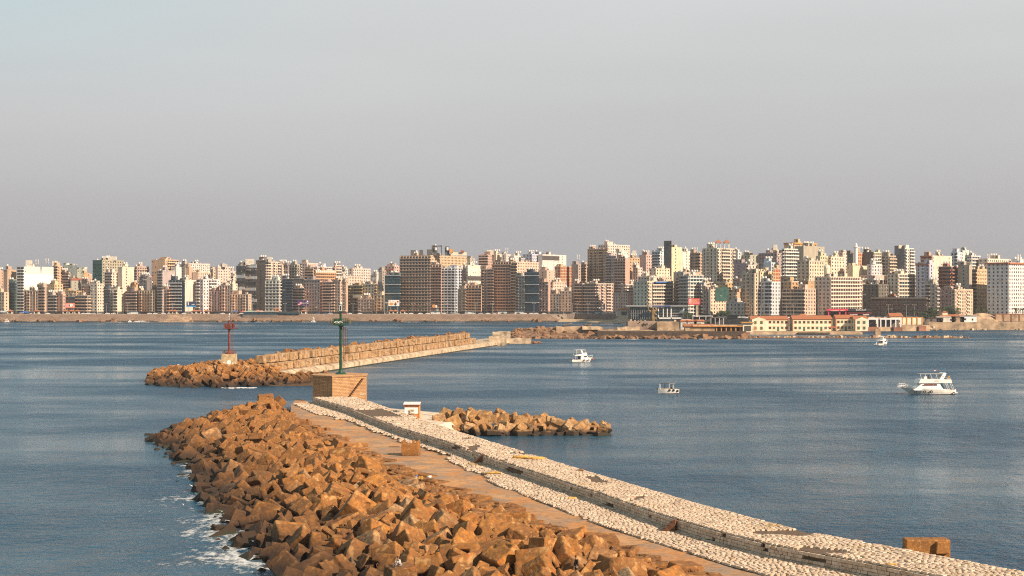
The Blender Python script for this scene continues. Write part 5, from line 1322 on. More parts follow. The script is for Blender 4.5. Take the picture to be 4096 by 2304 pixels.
# ---------------------------------------------------------------- waterside buildings on the right
random.seed(55)
def win_part(root, x, y, z, w_, h_, m=None, ny=-1, name='window', frame=m_ochre):
    mb = MB(); mb.box((x, y - .06, z), (w_ + .3, .12, h_ + .3), frame); mb.box((x, y - .10, z), (w_, .14, h_), m or m_win); return wl(mb.build(name), root)
def house(px0, px1, Y, z0, h, label, gable_px=None, dark_side=None, rows=2, nwin=8, roofh=2.6, depth=12, shade=0):
    x0, x1 = PX(px0, Y), PX(px1, Y); g = empty('beach_house', ((x0 + x1) / 2, Y + depth / 2, z0)); tag(g, label, 'house', 'cream houses with orange roofs on the harbour quay')
    mb = MB(); mb.box(((x0 + x1) / 2, Y + depth / 2, z0 + h / 2), (x1 - x0, depth, h), m_yellow); wl(mb.build('wall'), g)
    zt = z0 + h; mb = MB(); e_ = .7
    mb.add([(x0 - e_, Y - e_, zt), (x1 + e_, Y - e_, zt), (x1 + e_, Y + depth + e_, zt), (x0 - e_, Y + depth + e_, zt), (x0 - .4, Y + depth / 2, zt + roofh), (x1 + .4, Y + depth / 2, zt + roofh)],
           [(0, 1, 5, 4), (2, 3, 4, 5), (1, 2, 5), (3, 0, 4), (3, 2, 1, 0)], m_redroof); wl(mb.build('roof'), g)
    mb = MB()
    for x in (x0, x1): mb.box((x, Y - .05, z0 + h / 2), (.45, .35, h), m_ochre)
    mb.box(((x0 + x1) / 2, Y - .1, zt - .2), (x1 - x0, .3, .4), m_ochre); wl(mb.build('trim'), g)
    if gable_px:
        a, b_ = PX(gable_px[0], Y), PX(gable_px[1], Y); mb = MB()
        vs_ = [(a, Y - 2.5, z0), (b_, Y - 2.5, z0), (b_, Y - 2.5, zt), ((a + b_) / 2, Y - 2.5, zt + 1.7), (a, Y - 2.5, zt)]
        vs_ += [(v[0], Y + 4, v[2]) for v in vs_]
        mb.add(vs_, [(0, 1, 2, 3, 4), (9, 8, 7, 6, 5), (0, 4, 9, 5), (1, 6, 7, 2), (0, 5, 6, 1)], m_yellow); mb.add(vs_, [(4, 3, 8, 9), (3, 2, 7, 8)], m_redroof)
        wl(mb.build('gable_front', fix=True), g)
        for fx_ in (.25, .7):
            for r_ in range(2): win_part(g, a + (b_ - a) * fx_, Y - 2.6, z0 + 2.2 + r_ * 4.0, 1.5, 1.9, m_shut)
    for r_ in range(rows):
        for i in range(nwin):
            x = x0 + (x1 - x0) * (i + .6) / nwin
            if gable_px and PX(gable_px[0], Y) - 1 < x < PX(gable_px[1], Y) + 1: continue
            if r_ == 0 and i % 4 == 2: win_part(g, x, Y, z0 + 1.6, 1.3, 3.0, m_shut, name='door')
            else: win_part(g, x, Y, z0 + 2.3 + r_ * 4.1, 1.5, 1.6 if roofh > 1 else 1.1, m_shut if i % 2 else m_win)
    return g
m_shut = M('green_shutters', (.03, .13, .09), .6, .3, .5)
house(3005, 3152, 1115, 1.9, 8.3, 'left cream house with orange roof and a gabled wing at its left end', gable_px=(3006, 3060), nwin=9)
house(3172, 3327, 1112, 1.9, 8.6, 'middle cream house with orange roof and two rows of tiny windows', nwin=9)
house(3345, 3418, 1112, 2.2, 8.8, 'right cream house part with shaded front and large dark windows', nwin=5)
house(3418, 3470, 1106, 2.2, 8.2, 'gabled cream end house right of the large dark windows', gable_px=(3419, 3469), nwin=3)
def bar_house(px0, px1, Y, z0, h, label):
    x0, x1 = PX(px0, Y), PX(px1, Y); g = empty('beach_building', ((x0 + x1) / 2, Y + 4, z0)); tag(g, label, 'building'); return g, x0, x1
g, x0, x1 = bar_house(2775, 2985, 1012, 3.5, 5, 'low flat-roofed beach club with an orange colonnade on the dark quay')
mb = MB(); mb.box(((x0 + x1) / 2 + 5, 1020, 6.1), (x1 - x0 - 10, 10, 3.4), m_yellow); wl(mb.build('wall'), g)
mb = MB(); mb.box(((x0 + x1) / 2, 1017, 8.15), (x1 - x0 + 2, 16, .5), m_palestone); mb.box(((x0 + x1) / 2, 1008.9, 7.75), (x1 - x0 + 2, .5, .6), m_ochre); wl(mb.build('roof'), g)
for i in range(9):
    x = PX(2865, 1012) + i * 1.95 * 1.6; mb = MB(); mb.box((x, 1010, 6), (.6, .6, 3.4), m_ochre); wl(mb.build('column'), g)
    if i < 8: mb = MB(); mb.box((x + 1.56, 1014.6, 5.9), (2.3, .5, 2.8), m_dark); wl(mb.build('doorway'), g)
mb = MB(); mb.add([(PX(2733, 1014), 1009, 7.6), (PX(2860, 1014), 1009, 7.6), (PX(2860, 1014), 1019, 9.0), (PX(2733, 1014), 1019, 9.0)], [(0, 1, 2, 3)], m_redroof); mb.box((PX(2797, 1014), 1014, 6), (PX(2855, 1014) - PX(2738, 1014), 8, 3.2), m_ruin); wl(mb.build('tiled_wing'), g)
mb = MB(); xx = PX(2990, 1010); mb.box((xx, 1012, 7), (6.4, 7, 6), m_yellow); mb.box((xx, 1008.3, 6.4), (4, .4, 3.2), m_dark); mb.box((xx, 1011.5, 10.2), (8.4, 9, .5), m_ochre); wl(mb.build('corner_pavilion'), g)
for i, (px, w_) in enumerate(((2735, 6), (2765, 9), (2795, 9))):
    Y = 1090; g = empty('beach_hut', (PX(px, Y), Y, 3)); tag(g, 'small white beach hut with red tiled roof behind the club, %s from left' % ORD[i], 'hut', 'red-roofed huts behind the beach club')
    mb = MB(); mb.box((0, 0, 3.2), (w_ * .8, 5, 6.4), m_trim); mb.build('wall', g); mb = MB(); mb.box((0, 0, 7), (w_, 6.4, 1.2), m_redroof, top=(.7, .4)); mb.build('roof', g)
    mb = MB(); mb.box((0, -2.6, 3.6), (w_ * .3, .2, 2.6), m_glass); mb.build('window', g)
# white portal frames and boundary walls
for i, (a, b_) in enumerate(((3466, 3508), (3516, 3600))):
    Y = 1150; x0, x1 = PX(a, Y), PX(b_, Y); g = empty('white_shelter', ((x0 + x1) / 2, Y, 4)); tag(g, ('narrow', 'wide')[i] + ' open white concrete shelter with dark bays beside the yellow houses', 'shelter')
    mb = MB(); mb.box((0, 0, 6.0), (x1 - x0, 8, 1.0), m_white); mb.build('roof', g)
    n = 2 if i == 0 else 5
    for k in range(n): mb = MB(); mb.box((-(x1 - x0) / 2 + .4 + k * (x1 - x0 - .8) / (n - 1), -3.7, 2.7), (.8, .6, 5.6), m_white); mb.build('post', g)
    mb = MB(); mb.box((0, 3.5, 2.7), (x1 - x0, .5, 5.4), m_gw); mb.build('back_wall', g)
def pier_wall(px0, px1, Y, z0, z1, step, m, mp_, label, roof=None):
    x0, x1 = PX(px0, Y), PX(px1, Y); g = empty('boundary_wall', ((x0 + x1) / 2, Y, z0)); tag(g, label, 'wall')
    mb = MB(); mb.box((0, 0, (z1 - z0) / 2), (x1 - x0, .6, z1 - z0), m); mb.build('wall_panel', g)
    mb = MB(); mb.box((0, 0, z1 - z0 + .2), (x1 - x0, .9, .5), mp_); mb.build('coping', g)
    n = int((x1 - x0) / step)
    for i in range(n + 1): mb = MB(); mb.box((-(x1 - x0) / 2 + i * (x1 - x0) / n, -.2, (z1 - z0) / 2), (.7, 1.0, z1 - z0 + .5), mp_); mb.build('pier', g)
pier_wall(3358, 3562, 1205, 5.2, 9.6, 4, m_yellow, m_ochre, 'cream boundary wall with ochre piers behind the white shelters'); pier_wall(3606, 3690, 1206, 4.5, 10.0, 4, m_yellow, m_ochre, 'cream boundary wall with ochre piers left of the dark trees')
pier_wall(3982, 4300, 1240, 6.5, 12.0, 6, m_ruin, m_brick, 'tan boundary wall with red-brown piers at the right edge')
g = house(3562, 3610, 1200, 5, 6.0, 'small cream gatehouse with orange roof in the boundary wall', nwin=2, rows=1)
g = house(3757, 3860, 1232, 6.2, 4.0, 'low cream waterfront house with brown roof and a small roof turret', nwin=6, rows=1, roofh=1.8)
mb = MB(); xx = PX(3783, 1234); mb.box((xx, 1238, 12.2), (4, 4, 3), m_yellow); mb.box((xx, 1238, 14.1), (5, 5, 1), m_redroof, top=(.3, .3)); wl(mb.build('roof_turret'), g)
for i, (px, w_, h_) in enumerate(((3735, 13, 3.2), (3781, 15, 4.2), (3828, 10, 4.2), (3870, 13, 4.6))):
    Y = 1226; g = empty('boat_shed', (PX(px, Y), Y, 6.1)); tag(g, '%s flat-roofed shed on top of the tan sea wall, %s from left' % (('grey', 'pale', 'brown', 'white')[i], ORD[i]), 'shed', 'flat-roofed sheds on the tan sea wall')
    mb = MB(); mb.box((0, 0, h_ / 2), (w_, 5, h_), (m_gw, m_trim, m_ruin, m_white)[i]); mb.build('wall', g); mb = MB(); mb.box((0, 0, h_ + .15), (w_ + 1, 6, .3), (m_gw, m_trim, m_gw, m_white)[i]); mb.build('roof', g)
    mb = MB(); mb.box((-w_ * .2, -2.55, h_ * .5), (1.6, .1, 1.6), m_win); mb.box((w_ * .25, -2.55, h_ * .45), (1.2, .1, 1.5), m_win); mb.build('window', g)
mb = MB(); n = 14; vs_ = []
for i in range(n + 1):
    px = 3860 + i * 10; t = i / n; h_ = 6.3 + 6.4 * (1 - abs(t * 2 - .95)) ** .7 if 0 < t < 1 else 6.3
    h_ = 6.3 + 6.6 * max(0, math.sin(math.pi * min(1, max(0, t)))) ** .6
    vs_ += [(PX(px, 1236), 1236, 6), (PX(px, 1240), 1240 + 3, h_), (PX(px, 1252), 1254, h_)]
mb.add(vs_, [(3 * i + k, 3 * i + 3 + k, 3 * i + 4 + k, 3 * i + 1 + k) for i in range(n) for k in range(2)], m_ruin); o = mb.build('rubble_bank', fix=True); struct(o)
# glass restaurant
Y = 1330; g = empty('glass_restaurant', (PX(2625, Y), Y, 6.5)); tag(g, 'low modern glass restaurant with white frames behind the golden statue', 'building')
def gbox(px0, px1, y0, y1, Y_, m, name, dep=3., par=None):
    mb = MB(); x0, x1 = PX(px0, Y_), PX(px1, Y_); za, zb = ZZ(y1, Y_), ZZ(y0, Y_)
    mb.box(((x0 + x1) / 2, Y_ + dep / 2, (za + zb) / 2), (x1 - x0, dep, zb - za), m); return wl(mb.build(name), par or g)
m_paleglass = M('pale_glass', (.16, .21, .22), .15, .4, .12)
gbox(2520, 2600, 1228, 1277, 1330, m_glass, 'glass_wing', 20); gbox(2600, 2735, 1230, 1274, 1334, m_paleglass, 'glass_hall', 20)
gbox(2505, 2750, 1222, 1226, 1326, m_metal, 'roof_canopy', 26)
gbox(2612, 2682, 1222, 1227, 1320, M('blue_fascia', (.04, .07, .22), .6), 'blue_fascia', 3)
for a, b_, c, d_ in ((2683, 2738, 1223, 1228), (2683, 2687, 1223, 1275), (2733, 2738, 1223, 1275), (2632, 2738, 1270, 1275), (2632, 2636, 1230, 1275), (2652, 2655, 1230, 1272), (2668, 2671, 1230, 1272)): gbox(a, b_, c, d_, 1328, m_white, 'white_frame', 2)
for i in range(9): gbox(2524 + i * 9, 2525.5 + i * 9, 1228, 1276, 1329, m_metal, 'mullion', 1)
for yy in (1240, 1252, 1263): gbox(2520, 2600, yy, yy + 1.2, 1329.3, m_metal, 'transom', .6); gbox(2632, 2735, yy, yy + 1.2, 1331, m_white, 'transom', .6)
for i in range(11): gbox(2638 + i * 9, 2642 + i * 9, 1254, 1262, 1332, m_dark, 'window', 1.5)
# beach cafe canopies and stairs
for i, (px0, px1, py, Y_) in enumerate(((2768, 2850, 1264, 1230), (2725, 2764, 1278, 1200), (2840, 2895, 1270, 1225))):
    g = empty('beach_canopy', (PX((px0 + px1) / 2, Y_), Y_, 3)); z = ZZ(py, Y_) - 3; wd = (px1 - px0) / F * Y_
    tag(g, ('long white cafe canopy on posts', 'small white cafe building', 'grey flat-roofed kiosk')[i] + ' on the beach below the pink billboard', 'canopy')
    mb = MB(); mb.box((0, 0, z), (wd, 6, .4), m_white if i < 2 else m_gw); mb.build('roof', g)
    for k in range(4): mb = MB(); mb.box((-wd / 2 + .4 + k * (wd - .8) / 3, -2.5, z / 2), (.35, .35, z), m_white); mb.build('post', g)
    mb = MB(); mb.box((0, 2.5, z * .45), (wd * .9, .5, z * .9), m_dark); mb.build('back_wall', g)
g = empty('beach_stair', (PX(2480, 1475), 1475, .5)); tag(g, 'broad sloping concrete stair down to the little beach', 'stairs')
mb = MB(); mb.add([(-12, -12, 0), (6, -12, 0), (10, 8, 7), (2, 8, 7)], [(0, 1, 2, 3)], m_palestone); mb.add([(6, -12, 0), (12, -9, 0), (10, 8, 7)], [(0, 1, 2)], m_ruin); mb.build('flight', g)
g = empty('white_gatehouse', (PX(2495, 1500), 1500, 6.5)); tag(g, 'small white pavilion with red roof left of the glass restaurant', 'pavilion')
mb = MB(); mb.box((0, 0, 3), (14, 8, 6), m_trim); mb.build('wall', g); mb = MB(); mb.box((0, 0, 7), (16, 10, 2.2), m_redroof, top=(.1, .6)); mb.build('roof', g); mb = MB(); mb.box((0, -4.1, 2.4), (5, .3, 4), m_dark); mb.build('arch', g)
g = empty('petrol_station', (PX(3390, 1258), 1258, 8.3)); tag(g, 'red and pink fuel station canopy in front of the large cream block', 'fuel station')
m_pinkred = M('pink_red_fascia', (.62, .04, .09), .5, .1)
mb = MB(); mb.box((-9, 0, 7.2), (17, 9, 1.3), m_pinkred); mb.build('canopy', g); mb = MB(); mb.box((9, 0, 7.0), (19, 9, 1.8), M('black_fascia', (.02, .02, .02), .5), ); mb.box((9, -4.55, 4.6), (19, .1, .9), M('maroon_band', (.16, .02, .03), .6)); mb.build('shop_fascia', g)
for x in (-16, -7, -2): mb = MB(); mb.box((x, -3, 3.3), (.9, .9, 6.6), m_pinkred); mb.build('column', g)
mb = MB(); mb.box((0, 4, 3), (36, .6, 6), m_dark); mb.build('shop_wall', g)
mb = MB(); mb.box((-6, -4.7, 2), (3, .3, .7), m_white); mb.box((4, -4.7, 3.2), (6, .3, .5), m_white); mb.box((14, -4.7, 3.2), (5, .3, .5), m_white); mb.build('lit_sign', g)
def text(s, size, loc, mat, parent, name='lettering', rz=0.):
    c = D.curves.new(name, 'FONT'); c.body = s; c.size = size; c.extrude = .02; c.align_x = 'CENTER'; c.align_y = 'CENTER'
    o = D.objects.new(name, c); me = None
    COL.objects.link(o); bpy.context.view_layer.update()
    dg = bpy.context.evaluated_depsgraph_get(); me = D.meshes.new_from_object(o.evaluated_get(dg)); D.objects.remove(o)
    me.materials.clear(); me.materials.append(mat)
    o = link(name, me, parent); o.location = loc; o.rotation_euler = (rad(90), 0, rz); return o
text('BARAKAT', 1.9, (10, -4.6, 7.05), m_white, g)
g = empty('watch_hut', (PX(3210, 1180), 1180, 4.0)); tag(g, 'small white raised lookout hut with red roof behind the middle yellow house', 'hut')
mb = MB(); mb.box((0, 0, 5.2), (5, 5, 5.6), m_white, top=(1.25, 1.25)); mb.build('wall', g); mb = MB(); mb.box((0, 0, 8.6), (8, 8, 1.4), m_redroof, top=(.3, .3)); mb.build('roof', g); mb = MB(); mb.box((0, 0, 1.4), (2, 2, 3), m_white); mb.build('leg', g)
mb = MB()
for x in (-1.6, 0, 1.6): mb.box((x, -2.9, 6.4), (.9, .3, 1.6), m_dark)
mb.build('window', g)
g = empty('red_tent', (PX(3330, 1096), 1096, 2.0)); tag(g, 'small dark red canopy beside the landing stage of the yellow houses', 'canopy')
mb = MB(); mb.box((0, 0, 3.2), (7, 4, 1.1), m_brick, top=(.3, .2)); mb.build('roof', g)
for a in (-2.8, 2.8): mb = MB(); mb.box((a, -1.6, 1.4), (.2, .2, 2.8), m_rust); mb.build('post', g)

# ---------------------------------------------------------------- billboards
def board(px0, px1, py0, py1, Y, label, col, foot=None, m_leg=m_metal):
    x0, x1 = PX(px0, Y), PX(px1, Y); z0, z1 = ZZ(py1, Y), ZZ(py0, Y); xc = (x0 + x1) / 2; zr = roadZ((px0 + px1) / 2)
    g = empty('billboard', (xc, Y, zr)); tag(g, label, 'billboard'); wd, hh = x1 - x0, z1 - z0; zc = (z0 + z1) / 2 - zr
    m = M('board_' + label[:8], col, .5, .03); mb = MB(); mb.box((0, 0, zc), (wd, .8, hh), m); pn = mb.build('panel', g)
    mb = MB()
    if foot == 'pillar': mb.box((wd * .25, .6, zc / 2), (2.0, 1.4, zc), m_leg)
    else:
        for a in (-.35, .35): mb.cyl((wd * a, .5, 0), (wd * a, .5, zc), .25, .25, m_leg, 6)
    mb.build('leg', g)
    return g, pn, wd, hh, zc
def disc(g, x, z, r, m, y=-.46, name='picture', sx_=1.):
    mb = MB(); mb.add([(x + r * sx_ * math.cos(t), y, z + r * math.sin(t)) for t in [i * math.pi / 8 for i in range(16)]], [tuple(range(16))], m); return mb.build(name, g)
g, pn, wd, hh, zc = board(1554, 1597, 1200, 1224, 1566, 'white food billboard with red numbers before the dark teal glass tower', (.78, .76, .72))
m_rd = M('sign_red', (.55, .03, .02), .6, .05); m_pk = M('sign_pink', (.72, .32, .30), .6, .05)
text('79', 2.3, (-wd * .38, -.45, zc + hh * .27), m_rd, pn); text('New\nRizo', .9, (-wd * .06, -.45, zc + hh * .27), m_rd, pn); disc(pn, wd * .36, zc + hh * .22, 1.0, m_rd); disc(pn, -wd * .22, zc - hh * .15, 1.5, m_ochre, sx_=1.5); disc(pn, wd * .15, zc - hh * .22, 1.4, M('sign_blue_black', (.03, .04, .08), .6), sx_=.9); disc(pn, wd * .15, zc + hh * .08, .8, m_ochre)
g, pn, wd, hh, zc = board(1188, 1235, 1201, 1222, 1566, 'dark purple billboard with pale arabic text before the brown blocks', (.05, .025, .10))
text('ﻛﻞ ﻋﺎﺋﻠﺔ', 2.1, (wd * .2, -.45, zc), m_white, pn); disc(pn, wd * .4, zc + hh * .28, .75, m_white); disc(pn, -wd * .18, zc - hh * .05, 1.2, m_pk, sx_=.9); disc(pn, -wd * .32, zc - hh * .3, .7, m_pk, sx_=2)
g, pn, wd, hh, zc = board(263, 299, 1212, 1232, 1566, 'orange and white picture billboard before the dark netted block', (.62, .20, .10))
disc(pn, -wd * .25, zc, 2.0, m_pk); disc(pn, wd * .1, zc + .3, 1.5, m_white, sx_=1.6); disc(pn, wd * .35, zc - 1, 1.1, m_pk)
g, pn, wd, hh, zc = board(746, 784, 1206, 1227, 1566, 'dark blue billboard with a bright blue lower edge beside the cream slab', (.03, .045, .09))
mb = MB(); mb.box((0, -.5, zc - hh * .42), (wd, .3, 1.1), M('bright_blue', (.03, .30, .62), .5)); mb.build('blue_edge', pn); mb = MB(); mb.box((-wd * .3, -.5, zc + .6), (.9, .1, 3), m_white); mb.box((wd * .2, -.5, zc - .3), (3, .1, .5), m_white); mb.build('picture', pn)
g, pn, wd, hh, zc = board(1728, 1757, 1217, 1234, 1566, 'small dark billboard with an orange and white picture by the blue-white tower', (.08, .04, .03), 'pillar')
disc(pn, -wd * .25, zc + .2, 1.7, m_ochre); disc(pn, wd * .05, zc, 1.3, m_white); text('FOOD', 1.0, (wd * .25, -.45, zc - 1.2), m_white, pn)
g, pn, wd, hh, zc = board(2752, 2801, 1193, 1219, 1290, 'pink burger billboard on a grey pillar before the banded office', (.66, .20, .20), 'pillar', m_palestone)
mb = MB()
for a, b_, c, d_ in ((0, hh / 2 - .3, wd, .5), (0, -hh / 2 + .3, wd, .5), (-wd / 2 + .2, 0, .4, hh), (wd / 2 - .2, 0, .4, hh)): mb.box((a, -.5, zc + b_), (c, .2, d_), m_rd)
mb.build('border', pn); text('99', 2.3, (wd * .33, -.45, zc + hh * .08), m_rd, pn); disc(pn, wd * .08, zc + hh * .2, 1.0, m_ochre); disc(pn, -wd * .06, zc - hh * .1, 1.1, m_ochre)
mb = MB()
for i in range(4): mb.box((-wd * .33, -.5, zc + hh * .3 - i * .95), (2.0 - .3 * (i % 2), .1, .4), m_white)
mb.build('lettering', pn)
g, pn, wd, hh, zc = board(2413, 2421, 1215, 1239, 1545, 'tall slim blue and white fuel price sign above the little beach', (.72, .72, .70))
mb = MB(); mb.box((-.2, -.5, zc), (wd * .5, .15, hh * .75), M('sign_navy', (.03, .06, .25), .5)); mb.build('blue_letters', pn)

# ---------------------------------------------------------------- promenade: kiosks, lamps, cars, people-sized detail
def kiosk0():
    g = empty('promenade_kiosk', (0, 0, 0)); mb = MB()
    for a, b_ in ((-1.9, -1.9), (1.9, -1.9), (1.9, 1.9), (-1.9, 1.9)): mb.box((a, b_, 1.7), (.7, .7, 3.4), m_trim)
    mb.box((0, 0, .5), (3.4, 3.4, 1.0), m_trim); mb.build('frame', g)
    mb = MB(); mb.box((0, 0, 4.1), (5.8, 5.8, 1.6), m_redroof, top=(.1, .1)); mb.build('roof', g)
    mb = MB(); mb.box((0, 1.0, 2.1), (3.0, .2, 2.2), m_dark); mb.build('shutter', g); return g
k0 = kiosk0(); first = True
for i, px in enumerate((41, 147, 262, 286, 309, 685, 699, 777, 796, 827, 1110, 1215, 1565, 1582, 1611)):
    k = k0 if i == 0 else dup_tree(k0)
    k.location = (PX(px, 1559), 1559, 7.1); tag(k, 'promenade shelter with red pyramid roof, %s from the left' % ORD[i], 'kiosk', 'red-roofed shelters along the promenade')
def lamp0():
    g = empty('street_lamp', (0, 0, 0)); mb = MB(); mb.cyl((0, 0, 0), (0, 0, 11), .2, .12, m_metal, 6); mb.build('pole', g)
    mb = MB(); mb.box((0, 0, 11.1), (2.6, .15, .15), m_metal); mb.box((-1.5, 0, 11.1), (.9, .35, .2), m_trim); mb.box((1.5, 0, 11.1), (.9, .35, .2), m_trim); mb.build('lamp_head', g); return g
l0 = lamp0(); i = 0
LPX = [425, 460, 492, 511, 690, 835, 925, 943, 1010, 1140, 1225, 1318, 1412, 1505, 1550, 1592, 1652, 1711, 1790, 1823, 1902, 1970, 2136, 2236, 2254, 2290, 2308, 2352] + [2867, 2900, 3006, 3042, 3078, 3147, 3175, 3281, 3325, 3416, 3426, 3554, 3626, 3657, 3712, 3760]
for i, px in enumerate(LPX):
    k = l0 if i == 0 else dup_tree(l0)
    Y = 1562 if px < 2200 else (1572 if px < 2400 else roadY(px) + 3); k.location = (PX(px, Y), Y, roadZ(px)); k.rotation_euler[2] = U(-.3, .3)
    tag(k, 'tall thin street lamp, waterfront road, %s' % acrossx(px), 'street lamp', 'street lamps on the waterfront road')
def car0(col, van=False):
    g = empty('parked_car', (0, 0, 0)); m = M('car_' + col[0], col[1], .3, .05)
    L_, w_, h_ = (4.4, 1.8, .8) if not van else (9.5, 2.4, 1.6)
    mb = MB(); mb.box((0, 0, .35 + h_ / 2), (L_, w_, h_), m, top=(.97, .93)); mb.build('body', g)
    mb = MB(); mb.box((-.1, 0, .35 + h_ + .3 * (1 + van)), (L_ * (.58 if not van else .96), w_ * .9, .62 * (1 + van)), m_glass, top=(.75 if not van else .97, .85)); mb.box((-.1, 0, .35 + h_ + .64 * (1 + van)), (L_ * (.42 if not van else .92), w_ * .75, .08), m); mb.build('cabin', g)
    mb0 = None
    for x in (-L_ * .32, L_ * .32):
        for y in (-w_ / 2, w_ / 2 - .22): mb = MB(); mb.cyl((x, y, .34), (x, y + .22, .34), .34 * (1 + .4 * van), .34 * (1 + .4 * van), m_black, 10); mb.build('wheel', g)
    return g
protos = [car0(('white', (.72, .71, .68))), car0(('silver', (.40, .40, .40))), car0(('dark', (.04, .045, .05))), car0(('red', (.35, .03, .02))), car0(('blue', (.04, .09, .2)))]
bus = car0(('pale', (.66, .66, .62)), True); used = [False] * 6
random.seed(31); n_ = 0
def park(k, px, Y, z, rz, what):
    p = protos[k] if k < 5 else bus
    c = p if not used[k] else dup_tree(p); used[k] = True
    c.location = (PX(px, Y), Y, z); c.rotation_euler[2] = rz
    if k == 5: c.name = 'minibus'
    tag(c, '%s %s %s, %s' % (('white', 'silver', 'dark', 'red', 'blue', 'pale')[k], 'bus' if k == 5 else 'car', what, acrossx(px)), 'bus' if k == 5 else 'car', 'vehicles on the waterfront road')
px = 12
while px < 2290:
    park(random.choices(range(5), (6, 4, 4, 1, 1))[0], px, 1560.5 + U(0, 7), 7.2, U(-.1, .1) + (3.14 if R() < .5 else 0), 'on the left promenade road'); px += U(18, 44)
for px in (534, 1742, 1878, 2010, 2077): park(5, px, 1566, 7.2, 0, 'on the left promenade road')
px = 2300
while px < 2500: park(random.choices(range(5), (7, 4, 3, 1, 1))[0], px, roadY(px) + 3, 7.3, U(-.2, .2), 'behind the little beach'); px += U(9, 16)
for px in (2395, 2480): park(5, px, roadY(px) + 8, 7.3, 0, 'behind the little beach')
px = 2770
while px < 3700:
    park(random.choices(range(5), (7, 4, 4, 1, 1))[0], px, roadY(px) + U(2, 5), 8.35, U(-.1, .1), 'on the right waterfront road'); px += U(10, 22)
for i in range(16): px = 2790 + i * 30 + U(-8, 8); park(random.choices(range(5), (7, 4, 4, 1, 1))[0], px, roadY(px) + 12 + U(0, 3), 8.4, U(-.1, .1), 'in the far lane of the right road')
# awnings and tents on the left promenade
for i, (px, wd, h_, c) in enumerate(((100, 9, 2.6, (.03, .13, .42)), (12, 9, 3, (.4, .45, .45)), (940, 5, 3.4, (.05, .12, .35)), (972, 5, 3.4, (.4, .06, .06)), (1000, 8, 3.6, (.14, .3, .2)), (1032, 5, 4, (.42, .2, .14)), (1046, 5, 3.6, (.42, .25, .2)), (1106, 7, 6, (.38, .12, .06)))):
    Y = 1558; g = empty('awning', (PX(px, Y), Y, 7.1)); tag(g, ('blue tarpaulin tent', 'grey tarpaulin tent', 'blue cafe parasol', 'red cafe parasol', 'green cafe awning', 'red-brown cafe parasol', 'pinkish cafe parasol', 'red pavilion roof')[i] + ' on the left promenade, ' + acrossx(px), 'awning')
    mb = MB(); mb.box((0, 0, h_), (wd, 4, 1.3), M('awn%d' % i, c, .7), top=(.3, .3)); mb.build('cover', g)
    mb = MB()
    for a in (-wd * .4, wd * .4): mb.box((a, -1.5, h_ / 2), (.15, .15, h_), m_trim)
    mb.build('post', g)
g = empty('seafront_terrace', (PX(1050, 1550), 1550, 3.5)); tag(g, 'dark glazed seafront cafe terrace built out over the shore slope', 'terrace')
mb = MB(); mb.box((-2, 0, 1.8), (34, 9, 3.6), m_gw); mb.build('base', g); mb = MB(); mb.box((-2, 0, 5), (33, 8, 2.6), m_glass); mb.box((26, 2, 5), (22, 5, 2.2), m_glass); mb.build('glazing', g); mb = MB(); mb.box((-2, -.2, 6.5), (35, 9, .3), m_trim); mb.box((26, 1.8, 6.2), (23, 6, .25), m_metal); mb.build('roof', g)
for i in range(60):
    px = U(10, 2290); g = None
# low promenade parapet
swall([(-100 + i * 60, 1553.5) for i in range(40)], 6.6, 7.85, .5, M('parapet_stone', (.30, .235, .18), .9, .3, .4), 'promenade_parapet', 'long low promenade parapet on top of the shore slope')

# ---------------------------------------------------------------- trees
def foliage(mb, c, r, n, size, mat=m_leaf):
    for i in range(n):
        d = Vector((U(-1, 1), U(-1, 1), U(-1, 1)))
        if d.length > 1: continue
        p = Vector(c) + Vector((d.x * r[0], d.y * r[1], d.z * r[2])); s = size * U(.5, 1.2)
        a = Vector((U(-1, 1), U(-1, 1), U(-.6, .6))).normalized(); b_ = a.orthogonal().normalized()
        mb.add([p - a * s, p - b_ * s * .6, p + a * s, p + b_ * s * .6], [(0, 1, 2, 3)], mat)
def tree(px, Y, z, h, w_, label):
    g = empty('tree', (PX(px, Y), Y, z)); tag(g, label, 'tree', 'trees by the waterfront')
    mb = MB(); mb.cyl((0, 0, 0), (.2, 0, h * .55), .35, .2, m_bark, 6)
    for k in range(4): mb.cyl((.1, 0, h * .35), (U(-w_, w_) * .4, U(-1, 1), h * .7), .15, .06, m_bark, 5)
    mb.build('trunk', g); mb = MB()
    for k in range(7): foliage(mb, (U(-w_, w_) * .32, U(-w_, w_) * .25, h * U(.45, .85)), (w_ * .3, w_ * .25, h * .2), 150, .55)
    mb.build('crown', g)
for i, (px, Y, z, h, w_) in enumerate(((3712, 1226, 6, 12, 9), (3735, 1230, 6, 13, 9), (3790, 1245, 6, 13, 11), (3818, 1245, 6, 13, 10), (2752, 1250, 5, 9, 9), (2905, 1262, 8, 8, 9), (2880, 1270, 8, 7, 8), (3700, 1222, 6, 8, 6), (3772, 1240, 6, 10, 8))):
    tree(px, Y, z, h, w_, 'dense dark green tree near the waterfront road, ' + acrossx(px))
